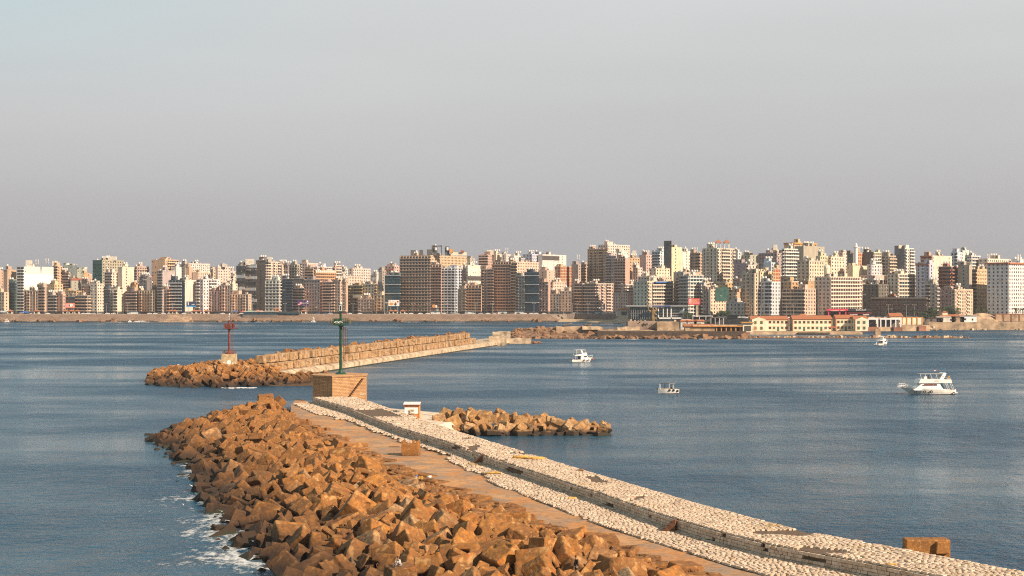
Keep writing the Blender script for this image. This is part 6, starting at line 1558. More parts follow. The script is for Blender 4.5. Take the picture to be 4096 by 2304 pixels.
def palm(px, Y, z, h, label, r=3.4):
    g = empty('palm_tree', (PX(px, Y), Y, z)); tag(g, label, 'palm tree', 'palms by the waterfront')
    mb = MB(); mb.tube([(0, 0, 0), (.2, 0, h * .5), (.1, 0, h)], .32, m_bark); mb.build('trunk', g)
    mb = MB()
    for k in range(20):
        a = k * 2.4; el = U(-.2, 1.1); pts = []
        for j in range(6):
            t = j / 5; pts.append(Vector((math.cos(a) * r * t * math.cos(el * .7), math.sin(a) * r * t * math.cos(el * .7), h + r * (math.sin(el) * t - .75 * t * t))))
        sd_ = Vector((-math.sin(a), math.cos(a), 0))
        for j in range(5):
            w0, w1 = .55 * (1 - j / 5.5), .55 * (1 - (j + 1) / 5.5)
            mb.add([pts[j] - sd_ * w0 - Vector((0, 0, .3 * w0)), pts[j + 1] - sd_ * w1 - Vector((0, 0, .3 * w1)), pts[j + 1], pts[j]], [(0, 1, 2, 3)], m_palm)
            mb.add([pts[j] + sd_ * w0 - Vector((0, 0, .3 * w0)), pts[j + 1] + sd_ * w1 - Vector((0, 0, .3 * w1)), pts[j + 1], pts[j]], [(3, 2, 1, 0)], m_palm)
    mb.build('crown', g)
for px, Y, z, h, r in ((1634, 1568, 7, 7, 3.2), (1681, 1568, 7, 8, 3.6), (2833, 1180, 2, 5, 4.2), (2748, 1240, 5, 8, 3.5), (3655, 1226, 5, 10, 4), (3664, 1222, 5, 9, 3.6), (3730, 1224, 6, 11, 4), (3757, 1230, 6, 11, 4), (3905, 1256, 9, 7, 4.5), (3925, 1256, 9, 7, 4.5), (3945, 1258, 9, 6, 4), (4062, 1256, 9, 7, 5), (4090, 1256, 9, 7, 5)):
    palm(px, Y, z, h, 'palm tree by the waterfront road, ' + acrossx(px), r)

# ---------------------------------------------------------------- kiosk on the small quay, quay platform
mb = MB()
pl = [(-37, 368), (-30, 359.5), (-15, 346), (-11.2, 336), (-12.5, 322), (-14, 300), (-20, 300), (-28, 330)]
vs_ = [(x, y, -.5) for x, y in pl] + [(x, y, z) for (x, y), z in zip(pl, (3.6, 3.5, 3.3, 2.6, .8, .8, 3.4, 3.4))]
n_ = len(pl); mb.add(vs_, [(i, (i + 1) % n_, n_ + (i + 1) % n_, n_ + i) for i in range(n_)] + [(8, 9, 10, 11), (8, 11, 15), (11, 14, 15), (11, 12, 14), (12, 13, 14)], M('quay_whitestone', (.68, .56, .42), .95, .35, .6, bmp=.7))
o = mb.build('stone_quay', fix=True); tag(o, 'pale sloping stone quay behind the wall, between the kiosk and the block jetty', 'quay')
g = empty('fishing_kiosk', (PX(1648, 329), 329, 3.3)); tag(g, 'small white and orange painted kiosk with a pale roof beside the pale wall', 'kiosk')
m_or = M('orange_paint', (.52, .17, .03), .7, .25, 2.)
mb = MB(); mb.box((0, 1.5, 1.5), (3.15, 3, 3.0), m_white); bd = mb.build('cabin', g)
mb = MB(); mb.box((0, 1.5, .45), (3.19, 3.04, 1.5), m_or); mb.box((0, 1.5, 2.8), (3.19, 3.04, .5), m_or); mb.box((1.5, 1.4, 1.5), (.2, 3.05, 3.0), m_ochre); mb.build('orange_band', bd)
mb = MB(); mb.add([(-1.9, -.4, 3.1), (1.75, -.4, 3.1), (1.75, 3.4, 3.5), (-1.9, 3.4, 3.5)], [(0, 1, 2, 3)], m_white); mb.add([(-1.9, -.4, 3.04), (1.75, -.4, 3.04), (1.75, 3.4, 3.44), (-1.9, 3.4, 3.44)], [(3, 2, 1, 0)], m_white)
mb.tube([(-2, -.5, 3.12), (1.9, -.5, 3.12), (1.9, 3.5, 3.5)], .06, m_rust); mb.build('roof', g)
mb = MB()
for dx, dz, a in ((-.05, 1.9, .1), (.05, 1.2, -.2), (0, .8, .15), (-.35, 1.5, 1.4)): mb.tube([(dx - .55 * math.cos(a), -.12, dz - .3 * math.sin(a)), (dx, -.2, dz + .1), (dx + .55 * math.cos(a), -.12, dz + .3 * math.sin(a))], .16, m_palestone, 7)
mb.build('hanging_net', g)
text('ﺗﺮﺳﻢ ﺑﺤﺮ', .42, (0, -.05, 2.8), m_white, bd); text('ﻗﺎﺭﺏ', .42, (-.75, -.05, .75), m_white, bd); text('ﻋﺎﻳﺪ', .42, (.9, -.05, .75), m_white, bd)

# ---------------------------------------------------------------- things on the path and wall
bm = profile_block([(-.5, -.5), (.5, -.5), (.5, .5), (-.5, .5)], .9, .98, .04, .01)
def merlon_block():
    mb = MB(); mb.box((0, 0, 1.0), (2.95, 2.6, 2.0), m_block, top=(.98, .98))
    for a, b_ in ((-1.2, -1.0), (1.2, -1.0), (-1.2, 1.0), (1.2, 1.0), (.35, 1.0)): mb.box((a, b_, 2.2), (.5, .5, .6), m_block, top=(.8, .8))
    return mb
g = empty('crowned_block', (P(1642, 1824, 3.0).x, P(1642, 1824, 3.0).y + 1.2, 3.0)); tag(g, 'orange concrete block with four corner stubs standing alone on the path', 'concrete block')
o = merlon_block().build('body', g); g.rotation_euler[2] = rad(-3)
bv = o.modifiers.new('b', 'BEVEL'); bv.width = .08; bv.segments = 2
c = P(3700, 2225, 4.2); bm2 = None
g = empty('wall_block', (PX(3705, 150) , 152, 3.4)); g.location = (PX(3705, 155.5), 155.5, 3.2); tag(g, 'large T-shaped orange concrete block resting on the wall near the lower right corner', 'concrete block')
mb = MB(); mb.box((0, 0, 1.55), (4.4, 1.7, 1.9), m_block); mb.box((1.3, -.9, 1.75), (1.4, .9, 1.2), m_block, top=(.8, .9)); mb.box((-.2, 0, .4), (2.9, 1.6, 1.0), m_block)
o = mb.build('body', g); bv = o.modifiers.new('b', 'BEVEL'); bv.width = .1; bv.segments = 2
mb = MB()
for x in (-.6, .55): mb.cyl((x, 0, 2.5), (x, 0, 2.62), .04, .04, m_rust, 6)
mb.build('lifting_hook', g)
for i, (px, py, ns) in enumerate(((1903, 1850, 5), (2660, 2122, 4))):
    c = P(px, py, 3.4); g = empty('block_steps', (c.x, c.y, 3.3), rad(-20)); tag(g, ('farther', 'nearer')[i] + ' stack of dark brown steps against the shaded face of the wall', 'steps', 'dark steps against the wall')
    for k in range(4): mb = MB(); mb.box((.5 + k * .22, 0, .18 + k * .36), (1.5 - .4 * k, 1.0, .34), M('dark_step_block', (.17, .075, .035), .9, .4, 2.)); mb.build('step', g)
m_yrock = M('yellow_stone', (.60, .36, .09), .95, .55, 1.6, bmp=.8)
for i, (px, py, z, s, sc3, lb) in enumerate(((2086, 1830, 4.95, 1.6, (2.1, .7, .45), 'yellow weathered slab on top of the wall, left of a pair'), (2143, 1833, 4.95, 1.6, (2.4, .6, .5), 'yellow weathered slab on top of the wall, right of a pair'), (1970, 1893, 3.4, 1.6, (1.9, .8, .45), 'yellow-brown rock on the cobbled apron below the wall'), (2296, 1994, 3.4, 1.1, (1.7, .9, .45), 'dark yellow flat rock lying at the foot of the wall'),
     (1770, 1795, 3.4, 1.2, (1.6, .8, .45), 'brown flat rock at the foot of the wall near the lone block'), (2325, 1882, 4.85, 1.2, (1.4, .6, .4), 'orange wedge stone on the far edge of the wall top'), (3570, 2257, 4.85, 1.0, (1.3, 1.0, .2), 'ochre lichen slab on the wall near the large T-shaped block'), (1615, 1770, 3.1, 1.1, (1.5, .7, .4), 'dark flat rock on the apron left of the lone block'))):
    c = P(px, py, z); me = bm_mesh(rock_bm(22, sc3), 'flat_rock', m_yrock if 'yell' in lb or 'och' in lb else m_rock); o = link('flat_rock', me); o.location = c; o.scale = (s, s, s); o.rotation_euler = (0, 0, rad(U(-8, 8))); tag(o, lb, 'rock')
for px, py, z, s, lb in ((1585, 1970, 4.2, 1.9, 'pale angular boulder among the blocks below the path bags'), (1690, 2045, 4.1, 2.0, 'pale yellowish boulder wedged between blocks in the middle of the pile')):
    me = bm_mesh(rock_bm(18, (1.1, 1, .8)), 'pale_boulder', m_palestone); o = link('pale_boulder', me); o.location = P(px, py, z); o.scale = (s, s, s); tag(o, lb, 'rock')
def thing_mesh(name, label, cat, px, py, z, fn, rz=0.):
    g = empty(name, P(px, py, z), rz); tag(g, label, cat); fn(g); return g
m_blue = M('blue_cloth', (.02, .10, .30), .8, .3, 8.); m_yel = M('yellow_crate', (.62, .33, .03), .6, .1, 3.)
def f_bag(g): mb = MB(); mb.ball((0, 0, .28), .32, m_blue, 10, (1, .8, 1.25)); mb.build('bag_body', g, True); mb = MB(); mb.torus((0, 0, .68), .1, .02, (0, 1, 0), m_blue); mb.build('handle', g)
thing_mesh('blue_bag', 'blue cloth bag set down on a block edge beside the path', 'bag', 1665, 1918, 3.5, f_bag)
def f_crate(g):
    mb = MB(); mb.box((0, 0, .2), (.6, .4, .4), m_yel); mb.build('crate_box', g); mb = MB(); mb.box((0, -.21, .2), (.05, .02, .42), m_black); mb.box((0, 0, .41), (.5, .32, .03), m_black); mb.build('strap', g)
thing_mesh('yellow_crate', 'small yellow crate with dark strap between the two bags', 'crate', 1684, 1915, 3.5, f_crate)
def f_wb(g): mb = MB(); mb.ball((0, 0, .16), .26, m_white, 10, (1.2, .9, .8)); mb.build('bag_body', g, True); mb = MB(); mb.cyl((.15, 0, .3), (.3, 0, .42), .05, .02, m_white, 6); mb.build('knot', g)
thing_mesh('white_bag', 'white plastic bag lying at the edge of the path', 'bag', 1718, 1912, 3.4, f_wb)
def f_rod(g): mb = MB(); mb.tube([(0, 0, .05), (1.3, -.3, .1)], .03, m_black); mb.build('pole', g); mb = MB(); mb.cyl((.5, -.1, .05), (.6, -.12, .15), .07, .07, m_rust, 6); mb.build('reel', g)
thing_mesh('fishing_rod', 'dark fishing rod lying between the crate and the white bag', 'fishing rod', 1694, 1920, 3.5, f_rod)
def f_board(g): mb = MB(); mb.box((0, 0, .1), (2.2, .25, .08), m_rust, rz=-.5); mb.build('plank_body', g)
o = thing_mesh('plank', 'dark wooden plank lying on the path left of the lone block', 'plank', 1578, 1788, 3.1, f_board)

# ---------------------------------------------------------------- people
def skin_mesh(name, parent, verts, edges, radii, mat, lvl=1):
    me = D.meshes.new(name); me.from_pydata(verts, edges, []); me.materials.append(mat)
    o = link(name, me, parent); md = o.modifiers.new('s', 'SKIN'); md.use_smooth_shade = True
    for i, r in enumerate(radii):
        rr = r if isinstance(r, tuple) else (r, r); me.skin_vertices[0].data[i].radius = rr
    me.skin_vertices[0].data[0].use_root = True
    s = o.modifiers.new('u', 'SUBSURF'); s.levels = lvl; s.render_levels = lvl; return o
def person(loc, rz, label, shirt, trousers, pose='stand', hair=(.02, .015, .01), lean=0., scale=1., lookdown=.0):
    g = empty('person', loc, rz); g.scale = (scale,) * 3; tag(g, label, 'person')
    # facing local -Y.  joints: pelvis, chest, neck, head, arms, legs
    ly = -lean
    if pose == 'stand':
        pel = (0, 0, .93); ch = (0, ly * .6, 1.30); nk = (0, ly, 1.48); hd = (0, ly - .03 - lookdown, 1.66)
        hips = [(.10, 0, .90), (-.10, 0, .90)]; kn = [(.12, -.04, .50), (-.12, .02, .50)]; an = [(.12, 0, .09), (-.13, .04, .09)]; toe = [(.13, -.15, .04), (-.14, -.11, .04)]
        el = [(.26, ly + .02, 1.14), (-.26, ly + .02, 1.14)]; wr = [(.24, ly - .12, .90), (-.24, ly - .12, .90)]
    else:
        pel = (0, .1, .12); ch = (0, -.05, .48); nk = (0, -.14, .64); hd = (0, -.24, .80)
        hips = [(.10, .08, .12), (-.10, .08, .12)]; kn = [(.16, -.38, .42), (-.16, -.38, .40)]; an = [(.14, -.55, .04), (-.14, -.58, .02)]; toe = [(.14, -.72, 0), (-.14, -.75, 0)]
        el = [(.27, -.22, .36), (-.27, -.22, .36)]; wr = [(.12, -.42, .46), (-.10, -.42, .45)]
    sh = [(.19, nk[1] + .03, nk[2] - .06), (-.19, nk[1] + .03, nk[2] - .06)]
    V_ = [pel, ch, nk, hd, (hd[0], hd[1] - .01, hd[2] + .10)]; E_ = [(0, 1), (1, 2), (2, 3), (3, 4)]; Rr = [(.13, .10), (.15, .10), .055, (.085, .10), .06]
    def ch_(pts, rs, root):
        prev = root
        for p, r in zip(pts, rs):
            V_.append(p); Rr.append(r); E_.append((prev, len(V_) - 1)); prev = len(V_) - 1
        return prev
    for s_ in (0, 1):
        ch_([hips[s_], kn[s_], an[s_], toe[s_]], [.085, .058, .038, .035], 0)
        k = ch_([sh[s_], el[s_], wr[s_]], [.055, .042, .028], 1)
        hand = Vector(wr[s_]) + Vector((0, -.03, -.07)); V_.append(tuple(hand)); Rr.append((.032, .016)); E_.append((k, len(V_) - 1)); hk = len(V_) - 1
        for fi, fx_ in enumerate((-.027, -.009, .009, .027)):
            ch_([hand + Vector((fx_, -.01, -.04)), hand + Vector((fx_, -.03, -.075 + .008 * abs(fi - 1.5)))], [.009, .008], hk)
        ch_([hand + Vector((.03 * (1 if s_ else -1), -.02, .0)), hand + Vector((.045 * (1 if s_ else -1), -.035, -.03))], [.010, .009], hk)
    skin_mesh('body', g, V_, E_, Rr, m_skin)
    fm = MB(); hx, hy, hz = hd
    fm.cyl((hx, hy - .08, hz + .02), (hx, hy - .125, hz - .015), .012, .018, m_skin, 6)
    for a in (-.035, .035): fm.ball((hx + a, hy - .088, hz + .035), .011, m_black, 6)
    fm.box((hx, hy - .09, hz - .05), (.045, .015, .008), m_rust)
    for a in (-.088, .088): fm.ball((hx + a, hy, hz), .022, m_skin, 6)
    fm.build('face', g)
    hm = MB(); hm.ball((hx, hy + .02, hz + .07), .112, M('hair%s' % (hair,), hair, .8), 10, (.95, 1.02, .82)); hm.build('hair', g, True)
    mS = M('shirt%s' % (shirt,), shirt, .85, .2, 6.); mT = M('trouser%s' % (trousers,), trousers, .85, .2, 6.)
    V2 = [pel, ch, (nk[0], nk[1] + .01, nk[2] - .03)]; E2 = [(0, 1), (1, 2)]; R2 = [(.155, .125), (.175, .125), (.09, .08)]
    for s_ in (0, 1):
        b_ = len(V2); V2 += [sh[s_], el[s_], tuple(Vector(wr[s_]) * .9 + Vector(el[s_]) * .1)]; E2 += [(1, b_), (b_, b_ + 1), (b_ + 1, b_ + 2)]; R2 += [.075, .060, .045]
    skin_mesh('shirt', g, V2, E2, R2, mS)
    V3_ = [pel]; E3 = []; R3 = [(.15, .12)]
    for s_ in (0, 1):
        b_ = len(V3_); V3_ += [hips[s_], kn[s_], an[s_]]; E3 += [(0, b_), (b_, b_ + 1), (b_ + 1, b_ + 2)]; R3 += [.105, .078, .06]
    skin_mesh('trousers', g, V3_, E3, R3, mT)
    sm = MB()
    for s_ in (0, 1): t_ = Vector(toe[s_]); a_ = Vector(an[s_]); c_ = (t_ + a_) / 2; sm.box((c_.x, c_.y, c_.z - .03), (.10, .27, .09), m_black, top=(.8, .8))
    sm.build('shoes', g); return g
g = person(P(2305, 2297, 3.55), rad(-60), 'person in black jacket and shorts with head bowed, standing among the near blocks', (.012, .014, .012), (.015, .017, .016), lookdown=.05)
mb = MB()
for a in (-.12, .12): mb.box((a, -.02, .72), (.19, .2, .03), m_white)
mb.build('white_hem_stripe', g)
g = person(P(1598, 2262, 3.75), rad(-50), 'person in white top and grey trousers sitting on a block and bending over', (.62, .56, .48), (.28, .28, .29), 'sit', hair=(.03, .012, .008))
# a block for the sitter to sit on
o = place(V1, 0, P(1598, 2262, 3.75) + Vector((.1, .3, -1.22)), 2.4, (rad(4), rad(-3), rad(25)), (1.2, 1, 1)); COL.objects.link(o); o.name = 'seat_block'; tag(o, 'tan block under the person sitting near the bottom edge', 'concrete block')
o = place(V1, 0, P(2305, 2297, 3.55) + Vector((.1, .2, -1.2)), 2.3, (rad(3), rad(2), rad(15)), (1.2, 1, 1)); COL.objects.link(o); o.name = 'seat_block'; tag(o, 'tan block carrying the person in black near the bottom edge', 'concrete block')
person(P(1973, 1720, 1.25) + Vector((0, 0, .0)), rad(20), 'person in dark blue clothes leaning forward on the low slabs of the block jetty', (.03, .07, .12), (.02, .035, .06), lean=.12, lookdown=.08, scale=1.0)
o = place(V2, 9, P(1973, 1720, 1.25) + Vector((0, 0, -.5)), 2.8, (0, 0, rad(10)), (1, 1, 1)); COL.objects.link(o); o.name = 'standing_slab'; tag(o, 'flat wet slab under the person in dark blue on the jetty', 'concrete block')
o = thing_mesh('fishing_platform', 'small white tray on a dark metal frame at the water edge of the jetty', 'frame', 2320, 1722, .6, lambda g: (lambda mb: (mb.box((0, 0, 1.3), (1.2, .5, .2), m_white), mb.box((0, 0, .9), (2.2, .8, .12), m_black), [mb.cyl((a, 0, 0), (a, 0, .9), .05, .05, m_black, 5) for a in (-.9, 0, .9)], mb.build('tray_frame', g)))(MB()))

# ---------------------------------------------------------------- boats
m_hull = M('hull_white', (.74, .70, .63), .4, .14, 1.2, use='obj'); m_hull2 = M('superstructure_white', (.80, .77, .72), .35, .06, 1., use='obj'); m_boot = M('dark_bootline', (.05, .02, .015), .5, .2)
def hull(g, L_, B_, fb0, fb1, m, name='hull', rake=.12, stern=.85):
    """bow at +x; fb0 freeboard at the stern, fb1 at the bow"""
    mb = MB(); n = 14; vs_ = []; k = 5
    for i in range(n + 1):
        t = i / n; w_ = B_ / 2 * (stern + (1 - stern) * math.sin(min(1, t * 2.2) * math.pi / 2)) * (1 - max(0, (t - .45) / .55) ** 2.3); w_ = max(w_, .03)
        fb = fb0 + (fb1 - fb0) * t ** 1.8
        xt = -L_ / 2 + L_ * t; xb = -L_ / 2 * .97 + L_ * t * (1 - rake)
        wl_ = w_ * (.92 - .35 * t)
        half = [(xt, w_, fb), (xt * .5 + xb * .5, w_ * .5 + wl_ * .5 + .03, fb * .5), (xb, wl_, .06), (xb, wl_ * .7, -.3)]
        vs_ += half + [(x, -y, z) for x, y, z in half[::-1]]
    K = 8
    mb.add(vs_, [(i * K + j, i * K + K + j, i * K + K + j + 1, i * K + j + 1) for i in range(n) for j in range(K - 1)] + [tuple(range(K))], m)
    o = mb.build(name, g, fix=True)
    mb = MB(); dk = [vs_[i * K] for i in range(n + 1)] + [vs_[i * K + K - 1] for i in range(n, -1, -1)]
    mb.add([(x, y * .96, z - .12) for x, y, z in dk], [tuple(range(len(dk)))], M('deck_cream', (.55, .45, .33), .7, .2)); mb.build('deck', g)
    mb = MB(); st_ = []
    for i in range(n + 1): st_ += [vs_[i * K + 2], vs_[i * K + 5]]
    mb.add([(x * 1.002, y * 1.02, z + dz) for (x, y, z) in st_ for dz in (-.02, .12)], [(4 * i + a, 4 * i + 4 + a, 4 * i + 5 + a, 4 * i + 1 + a) for i in range(n) for a in (0, 2)], m_boot); mb.build('waterline_stripe', g)
    return vs_
def sideprism(g, prof, w0, w1, m, name):
    """profile (x,z) extruded over the beam; w0 half width at the bottom, w1 at the top"""
    zs = [p[1] for p in prof]; za, zb = min(zs), max(zs); vs_ = []
    for sg in (1, -1):
        for x, z in prof: t = (z - za) / (zb - za); vs_.append((x, sg * (w0 + (w1 - w0) * t), z))
    n = len(prof); mb = MB()
    mb.add(vs_, [tuple(range(n)), tuple(range(2 * n - 1, n - 1, -1))] + [(i, n + i, n + (i + 1) % n, (i + 1) % n) for i in range(n)], m); return mb.build(name, g, fix=True)
def sidepanel(g, prof, w0, w1, za, zb, m, name, off=.02):
    for sg in (1, -1):
        mb = MB(); vs_ = [(x, sg * (w0 + (w1 - w0) * (z - za) / (zb - za) + off), z) for x, z in prof]
        mb.add(vs_, [tuple(range(len(prof)))], m); mb.build(name, g, fix=False)
def fender(g, x, y, z, r=.33):
    mb = MB(); mb.torus((x, y, z), r, .12, (0, 1, 0), m_black); mb.build('tyre_fender', g)
# large motor yacht, bow to the left
c = P(3704, 1577, 0)
g = empty('motor_yacht', c, rad(180 + 6)); tag(g, 'large white flybridge motor yacht with red window frames heading left on the right side', 'boat')
L_ = 16.3; vs_ = hull(g, L_, 4.6, 1.35, 2.3, m_hull, rake=.22)
cab = [(3.9, 1.55), (2.9, 2.1), (2.2, 2.9), (1.6, 3.5), (-6.6, 3.5), (-7.0, 2.4), (-6.2, 1.3), (3.6, 1.3)]
sideprism(g, [(4.6, 1.5), (3.6, 2.0), (2.3, 3.0), (1.7, 3.45), (-4.3, 3.45), (-5.3, 1.3), (4.2, 1.3)], 2.05, 1.75, m_hull2, 'cabin')
sidepanel(g, [(2.1, 2.55), (1.4, 2.95), (.6, 3.2), (-2.3, 3.2), (-2.75, 2.95), (-2.65, 2.6)], 2.05, 1.75, 1.3, 3.45, M('red_frame', (.55, .06, .04), .5), 'window_frame', .03)
for a, b_ in ((1.95, 1.42), (1.3, .1), (-.05, -1.55), (-1.7, -2.6)): sidepanel(g, [(a, 2.63), (a, 2.78 if a > 1.5 else 3.12), (b_, 2.98 if a > 1.5 else 3.12), (b_, 2.63)], 2.05, 1.75, 1.3, 3.45, m_dark, 'window', .05)
sidepanel(g, [(-3.6, 3.3), (-4.3, 3.3), (-5.1, 1.7), (-4.5, 1.7), (-3.9, 2.6)], 2.05, 1.75, 1.3, 3.45, m_glass, 'side_opening', .04)
sideprism(g, [(3.0, 3.4), (2.5, 4.5), (1.8, 4.65), (-6.9, 4.45), (-7.2, 3.5), (-6.9, 3.4)], 2.1, 2.2, m_hull2, 'flybridge')
for i in range(3): sidepanel(g, [(-1.6 - .1 * i, 3.75 + i * .2), (-3.0, 3.75 + i * .2), (-3.0, 3.83 + i * .2), (-1.7 - .1 * i, 3.83 + i * .2)], 2.1, 2.2, 3.4, 4.65, m_pk, 'stripe', .02)
sideprism(g, [(-3.2, 4.4), (-4.7, 6.3), (-5.2, 6.45), (-5.6, 6.3), (-5.2, 5.6), (-4.4, 4.4)], 2.25, 1.7, m_hull2, 'radar_arch')
sidepanel(g, [(-3.9, 5.15), (-4.4, 5.55), (-4.95, 5.55), (-4.6, 5.15)], 2.25, 1.7, 4.4, 6.45, m_pk, 'stripe', .03)
mb = MB(); mb.box((-.9, 0, 6.1), (6.6, 3.2, .1), M('canopy_grey', (.35, .34, .33), .7)); mb.build('canopy', g)
mb = MB()
for x, dx in ((2.2, .5), (.7, .6), (-1.0, .7), (-2.6, .5)):
    for y in (-1.6, 1.6): mb.cyl((x - .2, y * 1.2, 4.5), (x + dx * .4, y, 6.1), .05, .05, m_white, 6)
mb.build('canopy_frame', g)
mb = MB(); mb.box((.4, .3, 4.9), (.9, 1.2, .8), m_hull2); mb.box((-6.3, 0, 4.75), (1.2, 3.6, .4), m_metal); mb.build('seat', g)
mb = MB()
for x in (-7.3, -6.8): mb.cyl((x - .6, 1.9, 1.4), (x + .3, 1.9, 3.5), .06, .06, m_white, 6); mb.cyl((x - .6, -1.9, 1.4), (x + .3, -1.9, 3.5), .06, .06, m_white, 6)
mb.build('stern_post', g)
mb = MB()
for z in (2.6, 3.1): mb.tube([(6.0, 1.1, z), (8.4, .5, z), (8.4, -.5, z), (6.0, -1.1, z)], .045, m_white)
for x, y in ((6.0, 1.1), (7.2, .8), (8.4, .5), (8.4, -.5), (7.2, -.8), (6.0, -1.1)): mb.cyl((x, y, 2.2), (x, y, 3.1), .04, .04, m_white, 5)
mb.box((8.0, 0, 2.25), (1.8, 1.0, .12), m_hull2); mb.tube([(6, 1.2, 2.9), (4.4, 1.75, 2.4), (1, 2.1, 1.9), (-4, 2.2, 1.7)], .03, m_white); mb.tube([(6, -1.2, 2.9), (4.4, -1.75, 2.4), (1, -2.1, 1.9), (-4, -2.2, 1.7)], .03, m_white); mb.build('bow_pulpit', g)
for sy in (1, -1):
    for x in (4.0, 1.4, -.7, -7.6): fender(g, x, 2.38 * sy if x < 3 else 1.95 * sy, .85 if x > -5 else .35, .34)
mb = MB(); mb.box((-8.4, 0, .45), (1.5, 3.4, .2), m_hull2); mb.ball((-8.3, .6, .9), .6, m_hull2, 8, (1.2, .7, .8)); mb.cyl((-9.0, 0, .3), (-9.0, 0, 1.4), .25, .2, m_hull2, 8); mb.build('swim_platform', g)
mb = MB(); mb.cyl((-2.4, 0, 6.1), (-2.4, 0, 7.2), .03, .03, m_metal, 5); mb.build('flag_pole', g)
mb = MB()
for i, m_ in enumerate((m_rd, m_white, m_black)): mb.box((-2.75, 0, 7.1 - i * .17), (.7, .03, .17), m_)
mb.build('flag', g)
text('', .1, (0, 0, 0), m_white, g) if False else None
gw = g.matrix_basis
def on_boat(g, v): return Matrix.LocRotScale(g.location, g.rotation_euler, None) @ Vector(v)
person(on_boat(g, (-6.6, .9, 4.75)), rad(150), 'person in bright yellow jacket sitting at the aft end of the yacht flybridge', (.75, .35, .01), (.04, .04, .05), 'sit')
person(on_boat(g, (-.7, .6, 4.6)), rad(-90), 'person in brown jacket at the yacht flybridge seat under the canopy', (.12, .07, .02), (.03, .03, .03), 'sit', scale=1.15)
person(on_boat(g, (-4.6, -.4, 4.5)), rad(90), 'person in black sitting below the radar arch of the large yacht', (.02, .02, .02), (.02, .02, .03), 'sit')
# two smaller flybridge boats seen from the stern quarter
def cruiser(px, py, rz, L_, label, awning=True):
    c = P(px, py, 0); g = empty('cabin_cruiser', c, rz); tag(g, label, 'boat', 'white cabin cruisers heading away')
    s = L_ / 10.; hull(g, L_, 3.6 * s, .95 * s, 1.9 * s, m_hull, rake=.12)
    sc2 = lambda pr: [(x * s, z * s) for x, z in pr]
    sideprism(g, sc2([(2.9, 1.35), (2.5, 2.0), (1.7, 3.0), (-.7, 3.0), (-.9, .9), (2.9, .9)]), 1.55 * s, 1.35 * s, m_hull2, 'cabin')
    sidepanel(g, sc2([(2.3, 1.95), (1.75, 2.6), (.8, 2.6), (.3, 2.2), (.2, 1.9)]), 1.55 * s, 1.35 * s, .9 * s, 3.0 * s, m_glass, 'window', .03)
    mb = MB(); mb.box((-.93 * s, .3 * s, 1.9 * s), (.06, 1.5 * s, 1.7 * s), m_dark); mb.build('door', g)
    sideprism(g, sc2([(2.1, 2.9), (1.7, 3.9), (1.2, 4.0), (.9, 3.5), (-1.6, 3.3), (-2.2, 2.9)]), 1.5 * s, 1.5 * s, m_hull2, 'flybridge')
    mb = MB(); mb.box((-2.0 * s, 0, 2.85 * s), (3.4 * s, 3.5 * s, .14), m_hull2)
    if awning:
        for i in range(11): mb.box((-3.7 * s, (-1.6 + .32 * i) * s, 2.7 * s), (.06, .2, .25), m_ochre if i % 2 else m_white); mb.box((-3.6 * s + i * .3 * s, -1.76 * s, 2.68 * s), (.18, .05, .24), m_ochre if i % 2 else m_white)
    mb.build('awning', g)
    sideprism(g, sc2([(-.2, 3.1), (-.9, 4.9), (-.6, 5.0), (.3, 3.8), (.7, 3.1)]), 1.55 * s, 1.35 * s, m_hull2, 'radar_arch')
    mb = MB(); mb.box((-.9 * s, 0, 5.05 * s), (4.4 * s, 2.7 * s, .1), m_hull2)
    for x, y in ((-2.9, -1.3), (-2.9, 1.3), (1.2, -1.2), (1.2, 1.2)): mb.cyl((x * s, y * s, 3.0 * s), (x * s * .98, y * s, 5.0 * s), .05, .05, m_hull2, 6)
    mb.tube([(-2.9 * s, -1.3 * s, 4.2 * s), (0, -1.3 * s, 4.2 * s)], .04, m_hull2); mb.build('canopy', g)
    mb = MB()
    for y in (-1.4, 1.4): mb.cyl((-3.3 * s, y * s, .9 * s), (-3.3 * s, y * s, 2.8 * s), .05, .05, m_hull2, 6)
    mb.box((-2.6 * s, .5 * s, 1.25 * s), (.9 * s, .9 * s, .6 * s), M('blue_cooler', (.05, .08, .25), .6)); mb.box((-4.2 * s, 0, 1.15 * s), (.9 * s, 2.4 * s, .45 * s), m_metal); mb.build('cockpit_seat', g)
    mb = MB(); pts = [(2.9 * s, y * 1.3 * s, 2.4 * s) for y in (-1,)] + [(5.1 * s, -.2, 2.9 * s), (5.1 * s, .2, 2.9 * s), (2.9 * s, 1.3 * s, 2.4 * s)]; mb.tube(pts, .04, m_white)
    for p_ in pts: mb.cyl((p_[0], p_[1], 1.5 * s), p_, .04, .04, m_white, 5)
    mb.build('bow_rail', g)
    for x in (.4, 2.6): fender(g, x * s, -1.83 * s if x < 2 else -1.55 * s, .75 * s, .3)
    return g
g1 = cruiser(2325, 1448, rad(24), 10.4, 'white cabin cruiser with striped awning and orange buoy, heading right near the far pier')
mb = MB(); mb.ball((5.35, -.25, 1.2), .34, M('orange_buoy', (.7, .10, .03), .5), 10); mb.build('buoy', g1, True)
g2 = cruiser(3528, 1381, rad(38), 9.6, 'small distant white cabin cruiser in front of the low rock line', False)
person(on_boat(g2, (4.0, -.1, 1.75)), rad(38 + 90), 'person in white shirt and dark trousers standing on the bow of the distant cruiser', (.75, .73, .72), (.03, .03, .04))
mb = MB(); mb.ball((-5.2, .6, .55), .55, m_hull2, 10, (1.6, .9, .9)); mb.cyl((-5.3, -.4, .5), (-5.3, -.4, 1.8), .3, .22, m_hull2, 8); mb.build('outboard_motor', g2)
